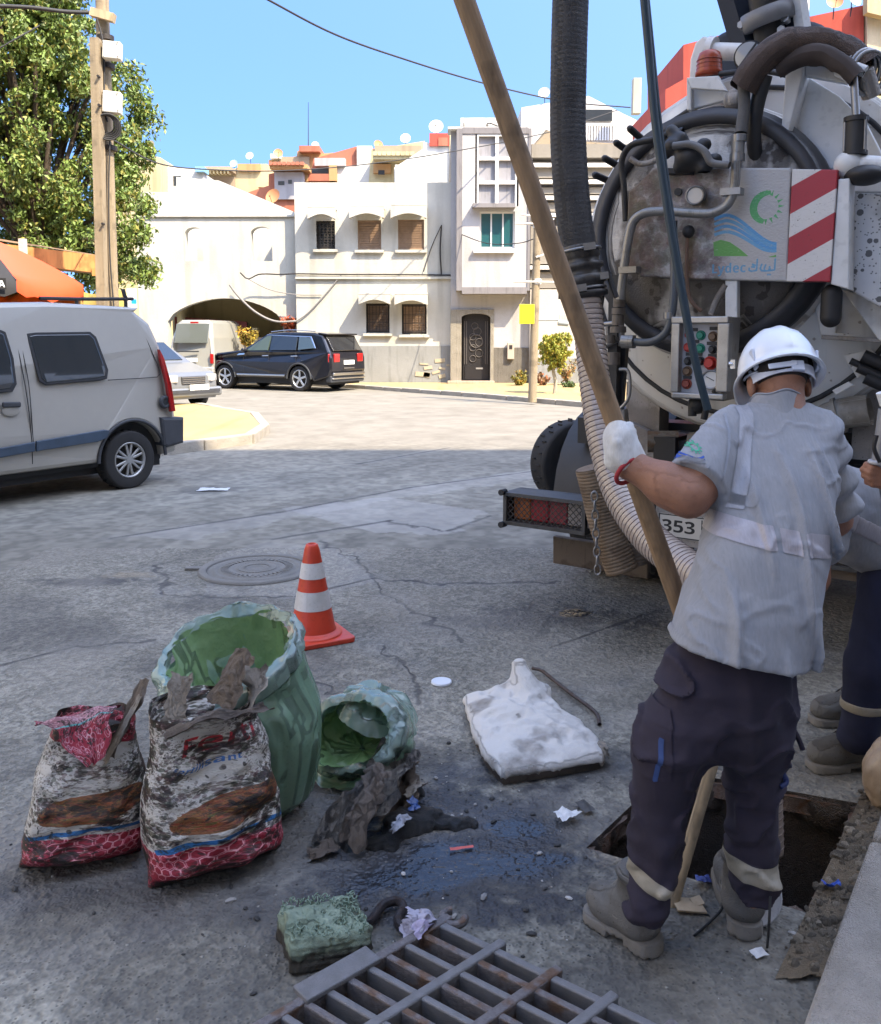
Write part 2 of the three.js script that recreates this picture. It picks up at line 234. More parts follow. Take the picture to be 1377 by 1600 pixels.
function surface(x, z, o, detail) { // albedo, height and gloss of the asphalt at a place
  const big = fbm(x * .45 + 50, z * .45 + 50, 4, 0, 11), mid = fbm(x * 3 + 20, z * 3 + 20, 4, 0, 12);
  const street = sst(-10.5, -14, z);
  let a = .165 + .13 * (big - .5) + .07 * (mid - .5), h = .5 * mid, ro = .86;
  const long = fbm((x * AX.x + z * AX.z) * .5 + 30, (x * NX.x + z * NX.z) * 5 + 30, 3, 0, 14); a *= .8 + .42 * long;
  if (detail) { const c1 = fbm(x * 55 + 9, z * 55 + 9, 2, 0, 15), c2 = vn2(x * 190, z * 190, 0, 16), cc = cells(x * 75 + 40, z * 75 + 40, 0, 17); const c3 = sst(.28, .72, c1), c4 = sst(.3, .75, fbm(x * 26 + 7, z * 26, 2, 0, 44)); a *= .54 + .44 * c3 + .32 * c2 + .18 * c4; if (cc[2] > .72) a *= .35 + .65 * sst(.12, .34, cc[0]); a *= 1 + (cc[2] - .5) * .7 * sst(.62, .25, cc[0]); h += .36 * c3 + .22 * c2 - (cc[2] > .72 ? .3 * sst(.34, .1, cc[0]) : 0) + .18 * sst(.6, .1, cc[0]) * cc[2]; }
  else { a *= (.62 + .32 * vn2(x * 30, z * 30, 0, 15) + .34 * sst(.3, .7, fbm(x * 13, z * 13, 2, 0, 45))); h += .3 * vn2(x * 30, z * 30, 0, 16); }
  let r = a * 1.1, g = a * 1.03, b = a * .84;
  const mix = (k, R, Gg, B) => { r = lerp(r, R, k); g = lerp(g, Gg, k); b = lerp(b, B, k); };
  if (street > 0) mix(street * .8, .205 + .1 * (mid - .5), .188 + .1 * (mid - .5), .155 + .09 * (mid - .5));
  const wob = (fbm(x * 6, z * 6, 3, 0, 19) - .5) * .16;
  patches.forEach((p, i) => { if (inPoly(x + wob, z + wob, p)) { const k = patchK[i] * (.75 + .5 * mid); mix(k, .38, .365, .34); } });
  const w = (fbm(x * 9, z * 9, 3, 0, 23) - .5) * .13;
  for (const c of cracks) for (let i = 0; i < c.length - 1; i++) { const d = segD(x + w, z - w, c[i], c[i + 1]); if (d < .16) { const wd = .006 + .016 * vn2(x * 7, z * 7, 0, 24); mix(.16 * sst(.16, .03, d) * mid * 1.4, .22, .22, .215); const k = sst(wd * 1.6 + (detail ? 0 : .012), wd * .4, d) * (.5 + .5 * vn2(x * 5, z * 5, 0, 25)); mix(.95 * k, .03, .029, .03); h -= .5 * k; } }
  const n1 = fbm(x * 8 + 3, z * 8 + 3, 4, 0, 27), n2 = detail ? fbm(x * 24, z * 24, 3, 0, 28) : .5;
  for (const [sx, sz, p, q, k] of stains) { const e = len3((x - sx) / p, (z - sz) / q, 0); if (e < 2) { const m = sst(1.45, .45, e + (n1 - .5) * 1.3 + (n2 - .5) * 1.1) * k; mix(m, .026, .025, .027); ro -= .12 * m; } }
  for (const [sx, sz, p, q] of gravelAt) { const e = len3((x - sx) / p, (z - sz) / q, 0); if (e < 1.6) { const m = sst(1.2, .5, e + (n2 - .5) * 1.2); const s = vn2(x * 90, z * 90, 0, 33); mix(m * (.35 + .6 * s), .16 + .12 * s, .135 + .1 * s, .095 + .07 * s); h += m * s * .6; } }
  if (detail) { // oily grime over the nearest stretch, in patches
    const gk = sst(.40, .62, fbm(x * 1.6 + 11, z * 1.6 + 5, 5, 0, 43) + .14 * sst(-2.9, -2.2, z) - .1) * (.35 + .5 * n2); mix(gk * .85, .05, .048, .046);
    const tr = Math.abs(x * .52 + z * .85 + 2.55 + (n1 - .5) * .05); mix(.3 * sst(.10, .02, tr) * n2, .26, .255, .25); mix(.22 * sst(.12, .03, Math.abs(tr - .3)) * n2, .26, .255, .25);
  }
  if (detail) { // dust, grit and small litter
    const g1 = cells(x * 16, z * 16, 0, 35); if (g1[2] > .8 && g1[0] < .05 + .1 * (g1[2] - .8)) { const q = (g1[2] * 977) % 1; q > .5 ? mix(.75, .4, .38, .33) : mix(.7, .03, .028, .026); h += .5; }
    const dust = sst(.55, .75, fbm(x * 2.2 + 70, z * 2.2, 4, 0, 37)) * .3; mix(dust, .235, .215, .18);
    const kz = sst(.55, 0, Math.abs((x - 1.0) * NX.x + (z + 2.2) * NX.z - .05)); mix(kz * .35 * n1, .21, .18, .135);
  }
  let wet = 0; for (const [sx, sz, p, q] of puddles) { const e = len3((x - sx) / p, (z - sz) / q, 0); if (e < 2) wet = Math.max(wet, sst(1.25, .55, e + (n1 - .5) * 1.3)); }
  if (wet > 0) { mix(wet * .8, .022, .022, .024); ro = lerp(ro, .2, wet); h = lerp(h, .3 + .5 * n2, wet * .7); }
  o[0] = r; o[1] = g; o[2] = b; o[3] = clamp(h * .8); o[4] = ro;
}
function ground(x0, x1, z0, z1, n, detail) {
  const c = new Uint8Array(n * n * 4), m = n >> (detail ? 0 : 1), hb = new Uint8Array(m * m * 4), rg = new Uint8Array(m * m * 4), o = [0, 0, 0, 0, 0], st = n / m;
  for (let j = 0; j < n; j++) for (let i = 0; i < n; i++) {
    surface(lerp(x0, x1, (i + .5) / n), lerp(z0, z1, (j + .5) / n), o, detail); const k = (j * n + i) * 4;
    c[k] = sr(o[0]); c[k + 1] = sr(o[1]); c[k + 2] = sr(o[2]); c[k + 3] = 255;
    if (i % st === 0 && j % st === 0) { const q = ((j / st) * m + i / st) * 4; hb[q] = hb[q + 1] = hb[q + 2] = o[3] * 255; rg[q] = 255; rg[q + 1] = o[4] * 255; rg[q + 2] = 255; hb[q + 3] = rg[q + 3] = 255; }
  }
  const mk = (a, w, s) => { const t = new THREE.DataTexture(a, w, w); t.colorSpace = s ? THREE.SRGBColorSpace : THREE.NoColorSpace; t.magFilter = THREE.LinearFilter; t.minFilter = THREE.LinearMipmapLinearFilter; t.generateMipmaps = true; t.needsUpdate = true; return t; };
  return new THREE.MeshStandardMaterial({ map: mk(c, n, true), bumpMap: mk(hb, m), bumpScale: detail ? .016 : .014, roughnessMap: mk(rg, m), roughness: 1, side: THREE.DoubleSide });
}
function sheet(pts, holes, [x0, x1, z0, z1], y = 0) { // flat piece of ground, uv over the given rectangle
  const s = poly(pts.map(([x, z]) => [x, -z])); for (const h of holes) s.holes.push(new THREE.Path(h.map(([x, z]) => new THREE.Vector2(x, -z))));
  const g = new THREE.ShapeGeometry(s); g.rotateX(-Math.PI / 2); g.translate(0, y, 0); const p = g.attributes.position, uv = g.attributes.uv;
  for (let i = 0; i < p.count; i++) uv.setXY(i, (p.getX(i) - x0) / (x1 - x0), (p.getZ(i) - z0) / (z1 - z0)); return g;
}
const rect = (x0, x1, z0, z1) => [[x0, z0], [x1, z0], [x1, z1], [x0, z1]];
const NEAR = [-2.9, 2.9, -6.4, -.6], MID = [-17, 17, -36, 4];
{
  const road = new THREE.Group(); road.name = 'road'; road.userData.kind = 'structure'; scene.add(road);
  part('asphalt', sheet(rect(...NEAR), [pitPts], NEAR), ground(...NEAR, 2048, true), road, { uv: true });
  part('asphalt', sheet(rect(...MID), [rect(...NEAR)], MID), ground(...MID, 1536, false), road, { uv: true });
  part('asphalt', sheet(rect(-600, 600, -900, 300), [rect(...MID)], [0, 1, 0, 1]), mat([.24, .225, .195], .9, { map: 'grime', s: 7 }), road);
}
// kerb and pavement on the right
const concrete = mat([.40, .36, .31], .92, { map: 'grime', s: .45, bump: 'fine', bs: .22, bsc: .016 });
{
  const a = G(1254, 1600, .12), b = G(1377, 1262, .12), d = b.clone().sub(a).setY(0).normalize(), n = V(-d.z, 0, d.x); // n points to the pavement
  const k = new THREE.Group(); k.name = 'kerb'; k.userData.kind = 'structure'; scene.add(k);
  for (let i = -3; i < 9; i++) {
    const g = new RoundedBoxGeometry(.985, .3, .34, 3, .018), p = a.clone().addScaledVector(d, i * 1.0 + .35).addScaledVector(n, .17);
    warp(g.index ? g : g, (v) => { const q = fbm3(v.x * 6 + i * 9, v.y * 6, v.z * 6, 3, 5) - .5; v.y += q * .018; v.z += q * .016; });
    g.applyMatrix4(new THREE.Matrix4().makeRotationY(Math.atan2(-d.z, d.x))); part('kerb_stone', g.translate(p.x, -.03, p.z), concrete, k);
  }
  const pv = new THREE.Group(); pv.name = 'pavement'; pv.userData.kind = 'structure'; scene.add(pv);
  const o = a.clone().addScaledVector(n, .345), q = [[-3, 0], [9, 0], [9, 1.55], [-3, 1.55]].map(([s, t]) => { const p = o.clone().addScaledVector(d, s).addScaledVector(n, t); return [p.x, p.z]; });
  part('paving_bed', sheet(q, [], [0, 1, 0, 1], .1), mat([.2, .2, .2], .95, { map: 'grime', s: .8 }), pv);
  const tileM = [mat([.12, .17, .25], .8, { map: 'plaster', s: .6 }), mat([.15, .19, .26], .8, { map: 'plaster', s: .7 })];
  const tg = boxUV(new RoundedBoxGeometry(.192, .03, .192, 1, .004).toNonIndexed());
  for (let i = 0; i < 14; i++) for (let j = 0; j < 6; j++) { const t = new THREE.Mesh(tg, tileM[(i * 7 + j * 3) % 2]), p = o.clone().addScaledVector(d, -.9 + i * .2).addScaledVector(n, .105 + j * .2); t.name = 'tile'; t.position.set(p.x, .108 + .004 * hash3(i, j, 1), p.z); t.rotation.y = Math.atan2(-d.z, d.x); t.castShadow = t.receiveShadow = true; pv.add(t); }
}
// the open drain: walls of wet earth and brick, mud at the bottom
{
  const pit = new THREE.Group(); pit.name = 'drain_pit'; pit.userData.kind = 'structure'; scene.add(pit);
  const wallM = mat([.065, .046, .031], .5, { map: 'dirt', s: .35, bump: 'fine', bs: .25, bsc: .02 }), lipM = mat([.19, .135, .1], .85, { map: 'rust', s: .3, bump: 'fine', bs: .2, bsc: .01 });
  const cen = pitPts.reduce((s, p) => [s[0] + p[0] / 4, s[1] + p[1] / 4], [0, 0]);
  for (let e = 0; e < 4; e++) {
    const A = pitPts[e], B = pitPts[(e + 1) % 4], g = new THREE.PlaneGeometry(1, 1, 40, 40), nx = -(B[1] - A[1]), nz = B[0] - A[0], L = Math.hypot(nx, nz), s = ((cen[0] - A[0]) * nx + (cen[1] - A[1]) * nz) > 0 ? 1 : -1;
    warp(g, (v) => { const t = v.x + .5, y = -(v.y + .5) * .75, q = (fbm3(t * 9, y * 12, e * 7, 4, 3) - .5) * .09 + (y < -.1 ? -.05 * sst(-.1, -.16, y) : 0), k = sst(0, -.03, y) * s / L; v.set(lerp(A[0], B[0], t) + nx * q * k, y, lerp(A[1], B[1], t) + nz * q * k); });
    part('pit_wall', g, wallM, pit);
    const lip = new THREE.BoxGeometry(L, .055, .05, 30, 2, 2); warp(lip, (v) => { const q = fbm3(v.x * 14, v.y * 20, e * 5 + v.z * 9, 3, 8) - .5; v.y += q * .03 - .006; v.z += q * .05; });
    lip.rotateY(Math.atan2(-(B[1] - A[1]), B[0] - A[0])); part('concrete_lip', lip.translate((A[0] + B[0]) / 2 - nx * s / L * .012, -.034, (A[1] + B[1]) / 2 - nz * s / L * .012), lipM, pit);
  }
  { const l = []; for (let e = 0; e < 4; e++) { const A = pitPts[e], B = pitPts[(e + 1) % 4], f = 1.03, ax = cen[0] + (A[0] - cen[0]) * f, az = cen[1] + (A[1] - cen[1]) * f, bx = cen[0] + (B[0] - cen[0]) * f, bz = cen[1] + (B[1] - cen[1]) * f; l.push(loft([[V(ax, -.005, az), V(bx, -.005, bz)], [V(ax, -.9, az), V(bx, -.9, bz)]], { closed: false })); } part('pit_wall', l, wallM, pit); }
  const fl = new THREE.PlaneGeometry(1.3, 1.2, 60, 60).rotateX(-Math.PI / 2); warp(fl, (v) => { v.y = -.68 + .12 * (fbm3(v.x * 7, 0, v.z * 7, 4, 2) - .5); });
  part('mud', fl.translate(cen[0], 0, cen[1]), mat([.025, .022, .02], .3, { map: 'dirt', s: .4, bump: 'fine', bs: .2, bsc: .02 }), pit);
}
// pavements across the street
const paveM = mat([.43, .325, .155], .92, { map: 'plaster', s: 3.5, bump: 'fine', bs: 1, bsc: .006 }), kerbM = mat([.36, .33, .28], .92, { map: 'grime', s: 1.2, bump: 'fine', bs: .6, bsc: .01 });
function pavement(pts, h, kerbEdges) {
  const g = new THREE.Group(); g.name = numbered('pavement'); g.userData.kind = 'structure'; scene.add(g);
  part('paving', sheet(pts, [], [0, 1, 0, 1], h), paveM, g);
  for (const e of kerbEdges) { // a run of kerb stones along one edge
    const A = pts[e], B = pts[(e + 1) % pts.length], L = Math.hypot(B[0] - A[0], B[1] - A[1]), n = Math.max(1, Math.round(L / .9));
    for (let i = 0; i < n; i++) { const b = box(L / n - .015, .25, .16, 0, 0, 0, null, .02); b.rotateY(Math.atan2(-(B[1] - A[1]), B[0] - A[0])); const t = (i + .5) / n; part('kerb_stone', b.translate(lerp(A[0], B[0], t), h - .125 + .008 + .012 * hash3(i, e, 4), lerp(A[1], B[1], t)), kerbM, g); }
  }
}
used.pavement = 0; used.kerb = 0;
{
  const a = g2(390, 693), b = g2(414, 676), c = g2(398, 656), d = g2(310, 640), q = [a[0] - AX.x * 16, a[1] - AX.z * 16];
  pavement([a, b, c, d, [-26, d[1] - 1.5], [-26, q[1]], q], .13, [0, 1, 2, 6]);
  const k1 = g2(1010, 645), k2 = g2(760, 622), k3 = g2(575, 608), k4 = g2(330, 594);
  pavement([[-24, -29.5], k4, k3, k2, k1, [16, k1[1] + 6.5], [16, -40], [-24, -40]], .1, [1, 2, 3]);
}
// ---------------------------------------------------------------- houses across the street
const wallWhite = (c = [.56, .55, .495], s = 4) => mat(c, .92, { map: 'plaster', s, bump: 'fine', bs: 1.5, bsc: .006 });
const mWhite = wallWhite(), mBright = wallWhite([.64, .63, .59]), mGreyW = wallWhite([.50, .49, .49]), mPlinth = mat([.30, .31, .31], .95, { map: 'plaster', s: 1.6, bump: 'fine', bs: .6, bsc: .01 }), mCream = wallWhite([.55, .47, .27]), mOrange = wallWhite([.52, .30, .13]), mTerra = wallWhite([.42, .15, .09]), mTan = wallWhite([.36, .29, .2]), mRed = wallWhite([.44, .075, .05]);
const mFrameW = mat([.7, .69, .66], .6), mGlassD = mat([.03, .035, .04], .08, { phys: { clearcoat: 1, clearcoatRoughness: .03 } }), mShut = mat([.30, .20, .13], .7, { map: 'grime', s: .6 }), mIronD = mat([.035, .03, .028], .6, { metal: .3 }), mStone = mat([.36, .33, .27], .9, { map: 'plaster', s: .5, bump: 'fine', bs: .3, bsc: .02 });
const HD = 28;
const at2 = (d) => (x, y) => { const p = P(x, y, d); return [p.x, p.y]; };
const Q = at2(HD);
const rectH = (q, x0, y0, x1, y1) => { const [a, b] = q(x0, y0), [c, d] = q(x1, y1); return [[a, d], [c, d], [c, b], [a, b]]; };
const wallTo = (q, x0, y0, x1, yb) => { const [a, b] = q(x0, y0), [c] = q(x1, y0); return [[a, yb], [c, yb], [c, b], [a, b]]; };
function archH(q, x0, ys, x1, yt, yb) { // opening with an arched head
  const [a, s] = q(x0, ys), [b, t] = q(x1, yt), bot = typeof yb === 'number' && yb < 20 ? yb : q(x0, yb)[1], r = (b - a) / 2, h = t - s, pts = [[a, bot], [b, bot], [b, s]];
  for (let i = 1; i < 14; i++) { const w = Math.PI * i / 14; pts.push([a + r + r * Math.cos(w), s + h * Math.sin(w)]); } pts.push([a, s]); return pts;
}
const zpl = (pts, z, t, holes) => plate(pts, t, holes).translate(0, 0, z);
function windowIn(parent, q, z, x0, y0, x1, y1, { deep = .22, frame = mFrameW, fill = mGlassD, kind = 'pane', grille, mull = 0, slats = 0, name = 'window' } = {}) {
  const [a, b] = q(x0, y0), [c, d] = q(x1, y1), w = c - a, h = b - d, t = .05, f = part(name, [span(a, a + t, d, b, z - deep, z - deep + .07), span(c - t, c, d, b, z - deep, z - deep + .07), span(a + t, c - t, b - t, b, z - deep, z - deep + .068), span(a + t, c - t, d, d + t, z - deep, z - deep + .068)], frame, parent);
  part(kind, span(a + t, c - t, d + t, b - t, z - deep + .01, z - deep + .03), fill, f);
  if (slats) { const l = []; for (let y = d + t + .03; y < b - t - .02; y += slats) l.push(box(w - 2 * t - .01, slats * .72, .016, (a + c) / 2, y, z - deep + .038, [.25, 0, 0])); part('slat', l, fill, f, { kind: 'stuff' }); }
  for (let i = 1; i <= mull; i++) part('mullion', box(.045, h - 2 * t, .05, lerp(a, c, i / (mull + 1)), (b + d) / 2, z - deep + .04), frame, f);
  if (grille) { const l = []; const n = Math.round(w / .11); for (let i = 0; i <= n; i++) l.push(box(.016, h, .016, lerp(a, c, i / n), (b + d) / 2, z - .03)); for (let i = 0; i < 4; i++) l.push(box(w, .018, .018, (a + c) / 2, lerp(d, b, .08 + i * .28), z - .032)); if (grille === 2) for (let i = 0; i < n; i++) for (let k = 0; k < 5; k++) l.push(xf(new THREE.TorusGeometry(.05, .008, 5, 10), lerp(a, c, (i + .5) / n), lerp(d, b, (k + .5) / 5), z - .034)); part('grille', l, mIronD, f); }
  return f;
}
function hood(parent, q, z, x0, x1, yt, yb, m, dep = .62) { // little awning of concrete over a window, with cheeks and an arched lip
  const [a, t] = q(x0, yt), [b, u] = q(x1, yb), g = [span(a, b, t - .05, t, z, z + dep)];
  const n = 12, lip = [[a, t - .06], [b, t - .06], [b, u - .07]]; for (let i = 0; i <= n; i++) lip.push([lerp(b - .05, a + .05, i / n), u - .05 + .12 * Math.sin(Math.PI * i / n)]); lip.push([a, u - .07]);
  g.push(zpl(lip, z + dep + .002, .05)); g.push(span(a, a + .06, u - .07, t - .052, z + dep - .26, z + dep - .052), span(b - .06, b, u - .07, t - .052, z + dep - .26, z + dep - .052)); return part('window_hood', g, m, parent);
}
const sill = (parent, q, z, x0, x1, y, m) => { const [a, t] = q(x0, y), [b] = q(x1, y); return part('window_sill', span(a, b, t - .08, t, z, z + .12), m, parent); };

{ // white house with two rows of hooded windows
  const h = thing('house', 'white two storey house with three hooded windows above two and a grey base', 'house', [0, 0, 0]), z = -HD, q = Q;
  const holes = [rectH(q, 494, 345, 524, 389), rectH(q, 559, 344, 596, 390), rectH(q, 622, 343, 663, 390), rectH(q, 572, 474, 609, 520), rectH(q, 628, 475, 667, 522)];
  const [x0] = q(460, 300), [x1] = q(712, 300), yt = q(460, 285)[1], yp = q(600, 541)[1];
  part('wall', zpl([[x0, yp], [x1, yp], [x1, yt], [x0, yt]], z, .3, holes), mWhite, h);
  parts('back_wall', [span(x0, x0 + .3, .05, yt - .02, z - .302, z - 9), span(x1 - .3, x1, .05, yt - .02, z - .302, z - 9), span(x0, x1, yt - .9, yt - .7, z - .302, z - 9)], mWhite, h);
  part('plinth', zpl([[x0 - .02, .02], [x1, .02], [x1, yp + .01], [x0 - .02, yp + .01]], z + .035, .34), mPlinth, h);
  { const [a, b] = q(664, 592), l = []; for (let i = 0; i < 9; i++) l.push(box(rr(.1, .5), rr(.05, .16), .05, a + rr(-.1, .75), b + rr(-.05, .5) + .1, z + .03, [0, 0, rr(-.3, .3)])); part('bare_plaster', l, mat([.5, .43, .31], .95, { map: 'plaster', s: .4 }), h); }
  part('ledge', span(x0, x1, q(0, 434)[1] - .04, q(0, 434)[1] + .03, z, z + .09), mWhite, h);
  windowIn(h, q, z, 494, 345, 524, 389, { grille: 2, frame: mIronD }); windowIn(h, q, z, 559, 344, 596, 390, { fill: mShut, kind: 'shutter', slats: .075, frame: mShut, deep: .12 }); windowIn(h, q, z, 622, 343, 663, 390, { fill: mShut, kind: 'shutter', slats: .075, frame: mShut, deep: .12 });
  windowIn(h, q, z, 572, 474, 609, 520, { fill: mat([.16, .11, .08], .7), kind: 'shutter', slats: .075, grille: 1, frame: mIronD }); windowIn(h, q, z, 628, 475, 667, 522, { fill: mShut, kind: 'shutter', slats: .075, grille: 1, frame: mIronD });
  for (const [a, b, t, u] of [[485, 527, 326, 342], [549, 602, 325, 341], [612, 667, 323, 341], [563, 612, 459, 473], [618, 669, 459, 474]]) hood(h, q, z, a, b, t, u, mWhite);
  for (const [a, b, y] of [[490, 528, 390], [555, 600, 391], [618, 667, 391], [568, 613, 521], [624, 671, 523]]) sill(h, q, z, a, b, y, mWhite);
  const cab = (pts, r) => tube(pts.map(([x, y, o = .05]) => { const [a, b] = q(x, y); return V(a, b, z + o); }), r, 60, 5);
  part('facade_cable', [cab([[376, 426], [388, 436], [405, 429], [440, 429], [460, 428], [530, 429], [600, 429], [712, 430]], .022), cab([[690, 352], [688, 392], [690, 430]], .02), cab([[690, 352], [675, 385], [662, 425]], .012)], mIronD, h);
}
single('sagging_cable', 'grey cable sagging across the white house front from wall to garage arch', 'cable', [tube([[533, 430], [512, 456], [480, 490], [463, 502]].map(([x, y]) => P(x, y, HD - .06)), .022, 40, 6), tube([[463, 502, 27.92], [430, 502, 27.9], [400, 488, 27.9], [372, 462, 27.95], [359, 445, 28]].map(([x, y, d]) => P(x, y, d)), .035, 40, 6), tube([[388, 436], [420, 452], [460, 460], [503, 461]].map(([x, y]) => P(x, y, HD - .05)), .016, 40, 6)], mat([.22, .21, .2], .8));

{ // white house on the left with arched openings over a wide garage arch
  const d = HD + .35, q = at2(d), z = -d, h = thing('house', 'cream white house with two arched openings above a wide porch arch', 'house');
  const x0 = q(214, 400)[0], x1 = q(462, 400)[0], yt = q(300, 339)[1], porch = [];
  { const [a, s] = q(262, 498), [b] = q(442, 498), [, t] = q(350, 466); porch.push([a, .12], [b, .12], [b, s - .1]); for (let i = 1; i < 20; i++) { const w = Math.PI * i / 20; porch.push([lerp(b, a, i / 20), s - .1 + (t - s + .1) * Math.pow(Math.sin(w), .6)]); } porch.push([a, s - .1]); }
  const yl = q(300, 300)[1];
  part('wall', zpl([[x0, .05], [x1, .05], [x1, yt], [q(252, 0)[0], yt], [q(252, 0)[0], yl], [x0, yl]], z, .35, [archH(q, 289, 365, 318, 355, 408), archH(q, 392, 365, 425, 354, 408), porch]), mWhite, h);
  part('terrace_wall', [zpl([q(252, 345), q(461, 345), q(461, 326), q(322, 268), q(252, 262)], z - 1.6, .25), span(x0 + .5, x1, yt - 1.9, yt - 1.75, z - .36, z - 5), zpl(rectH(q, 270, 330, 445, 425), z - 1.5, .1)], mBright, h);
  part('porch_wall', [zpl(rectH(q, 240, 460, 470, 592), z - 1.9, .2), span(q(440, 0)[0], q(446, 0)[0], .1, q(0, 466)[1], z - .36, z - 1.9), span(q(255, 0)[0], q(262, 0)[0], .1, q(0, 466)[1], z - .36, z - 1.9), span(x0 + .3, x1 - .1, q(0, 462)[1], q(0, 458)[1], z - .36, z - 1.9)], mCream, h);
  const fz = z - .75; part('red_board', zpl([...[[262, 494], [378, 502], [378, 528], [262, 526]].map(([a, b]) => q(a, b)).reverse()], fz, .08), mat([.15, .03, .025], .7), h);
  const fence = part('porch_parapet', span(q(262, 0)[0], q(442, 0)[0], .1, q(0, 527)[1], fz - .12, fz - .02), mat([.45, .4, .34], .9, { map: 'plaster', s: 1 }), h);
  { const tm = mat([.30, .24, .2], .8), tg = boxUV(new THREE.BoxGeometry(.1, .1, .03).toNonIndexed()); const l = []; for (let i = 0; i < 28; i++) for (let j = 0; j < 8; j++) if ((i + j) % 2) l.push(tg.clone().translate(q(264, 0)[0] + i * .13, .3 + j * .13, fz)); part('tile', l, tm, fence, { kind: 'stuff' }); }
  const pil = part('pillar', span(q(374, 0)[0], q(383, 0)[0], .1, q(0, 512)[1], fz - .1, fz + .05), mCream, h); part('meter_box', span(q(376, 0)[0], q(382, 0)[0], q(0, 524)[1], q(0, 515)[1], fz + .05, fz + .1), mIronD, pil);
  part('roof_edge', span(x0, x1, yt + .003, yt + .06, z - .4, z + .08), mBright, h);
}
{ // narrow grey house
  const q = Q, z = -HD + .25, h = thing('house', 'narrow pale grey house with panelled upper bay and ironwork front door', 'house');
  const x0 = q(705, 0)[0], x1 = q(834, 0)[0], yt = q(0, 207)[1], yb = q(0, 456)[1], yp = q(0, 543)[1], bz = z + .55, [wa, wt] = q(748, 336), [wb, wu] = q(801, 392);
  const b0 = q(716, 0)[0], b1 = q(826, 0)[0], yB = q(0, 213)[1];
  const doorH = archH(q, 721, 497, 766, 490, .12);
  parts('wall', [zpl([[x0, .05], [x1, .05], [x1, yb + .25], [x0, yb + .25]], z, .35, [doorH]), zpl([[x0, yb + .25], [x1, yb + .25], [x1, yt], [x0, yt]], z, .35), span(x0, x1, yt - .2, yt - .02, z - .352, z - 8)], mGreyW, h);
  const bay = part('upper_bay', zpl([[b0, yb], [b1, yb], [b1, yB], [b0, yB]], bz, .548, [rectH(q, 748, 336, 801, 392), rectH(q, 744, 219, 804, 328)]), mGreyW, h);
  const mEdge = mat([.24, .23, .24], .9, { map: 'plaster', s: 1 });
  part('edge_band', [span(b0 - .05, b0 + .12, yb - .003, yB + .05, z + .002, bz + .03), span(b1 - .03, b1 + .05, yb - .003, yB + .05, z + .002, bz + .03), span(b0 + .122, b1 - .032, yb - .1, yb + .1, z + .01, bz + .028), span(b0 + .122, b1 - .032, yB - .1, yB + .08, z + .01, bz + .028)], mEdge, bay);
  const mPan = mat([.30, .30, .33], .8, { map: 'plaster', s: 1 });
  { const [a, t] = q(744, 219), [c, u] = q(804, 328); for (let i = 0; i < 2; i++) for (let j = 0; j < 3; j++) part('panel', span(lerp(a, c, i / 2) + .05, lerp(a, c, (i + 1) / 2) - .05, lerp(u, t, j / 3) + .06, lerp(u, t, (j + 1) / 3) - .06, bz - .25, bz - .12, .012), mPan, bay); const f = []; for (let i = 0; i < 3; i++) f.push(box(.1, t - u, .2, lerp(a, c, i / 2), (t + u) / 2, bz - .1)); for (let j = 0; j < 4; j++) f.push(box(c - a + .1, .1, .196, (a + c) / 2, lerp(u, t, j / 3), bz - .1)); part('panel_frame', f, mFrameW, bay); }
  windowIn(bay, q, bz, 748, 336, 801, 392, { mull: 2, fill: mat([.02, .09, .1], .05, { phys: { clearcoat: 1, clearcoatRoughness: .02 } }), deep: .16 });
  part('window_lintel', span(q(738, 0)[0], q(804, 0)[0], wt + .08, wt + .2, bz, bz + .3), mEdge, h); part('window_sill', span(q(740, 0)[0], q(804, 0)[0], wu - .14, wu - .04, bz, bz + .14), mFrameW, h);
  part('plinth', [zpl([[q(769, 0)[0], .04], [x1 - .02, .04], [x1 - .02, yp], [q(769, 0)[0], yp]], z + .04, .06)], mat([.2, .185, .16], .95, { map: 'plaster', s: .6, bump: 'fine', bs: .3, bsc: .02 }), h);
  { const A = archH(q, 721, 497, 766, 490, .12), o = []; const [a, t] = q(704, 484), [b] = q(771, 484); o.push([a, .1], [b, .1], [b, t], [a, t]); part('door_surround', zpl(o, z + .07, .066, [A.map(([x, y]) => [x, y])]), mStone, h); }
  const dm = mat([.03, .028, .03], .45, { metal: .4 }), [da, dt] = q(724, 495), [db] = q(764, 495), dr = part('front_door', zpl([[da, .13], [db, .13], [db, dt - .05], [lerp(da, db, .8), dt + .12], [lerp(da, db, .2), dt + .12], [da, dt - .05]], z - .2, .06), dm, h);
  { const l = [], cx = (da + db) / 2; for (const s of [.36, .3]) l.push(...[[-1, 0], [1, 0]].map(([k]) => box(.025, 1.35, .03, cx + k * s, 1.35, z - .19)));
    for (let i = 0; i < 7; i++) l.push(xf(new THREE.TorusGeometry(.1 + .02 * (i % 2), .014, 5, 14), cx + (i % 2 ? .1 : -.1) * (i < 5 ? 1 : .4), .85 + i * .17, z - .185)); l.push(xf(new THREE.TorusGeometry(.2, .018, 5, 18), cx, 1.4, z - .18)); part('ironwork', l, mat([.11, .1, .095], .5, { metal: .5 }), dr);
    part('kick_panel', span(da + .06, db - .06, .2, .62, z - .198, z - .17), dm, dr); part('letter_slot', span(cx, cx + .22, .52, .57, z - .171, z - .155), mat([.4, .4, .4], .4, { metal: .6 }), dr); part('door_panel', [span(da + .06, db - .06, dt - .02, dt - .08, z - .198, z - .165)], dm, dr); }
  part('door_backing', span(da - .3, db + .3, .1, dt + .5, z - .36, z - .4), mIronD, h);
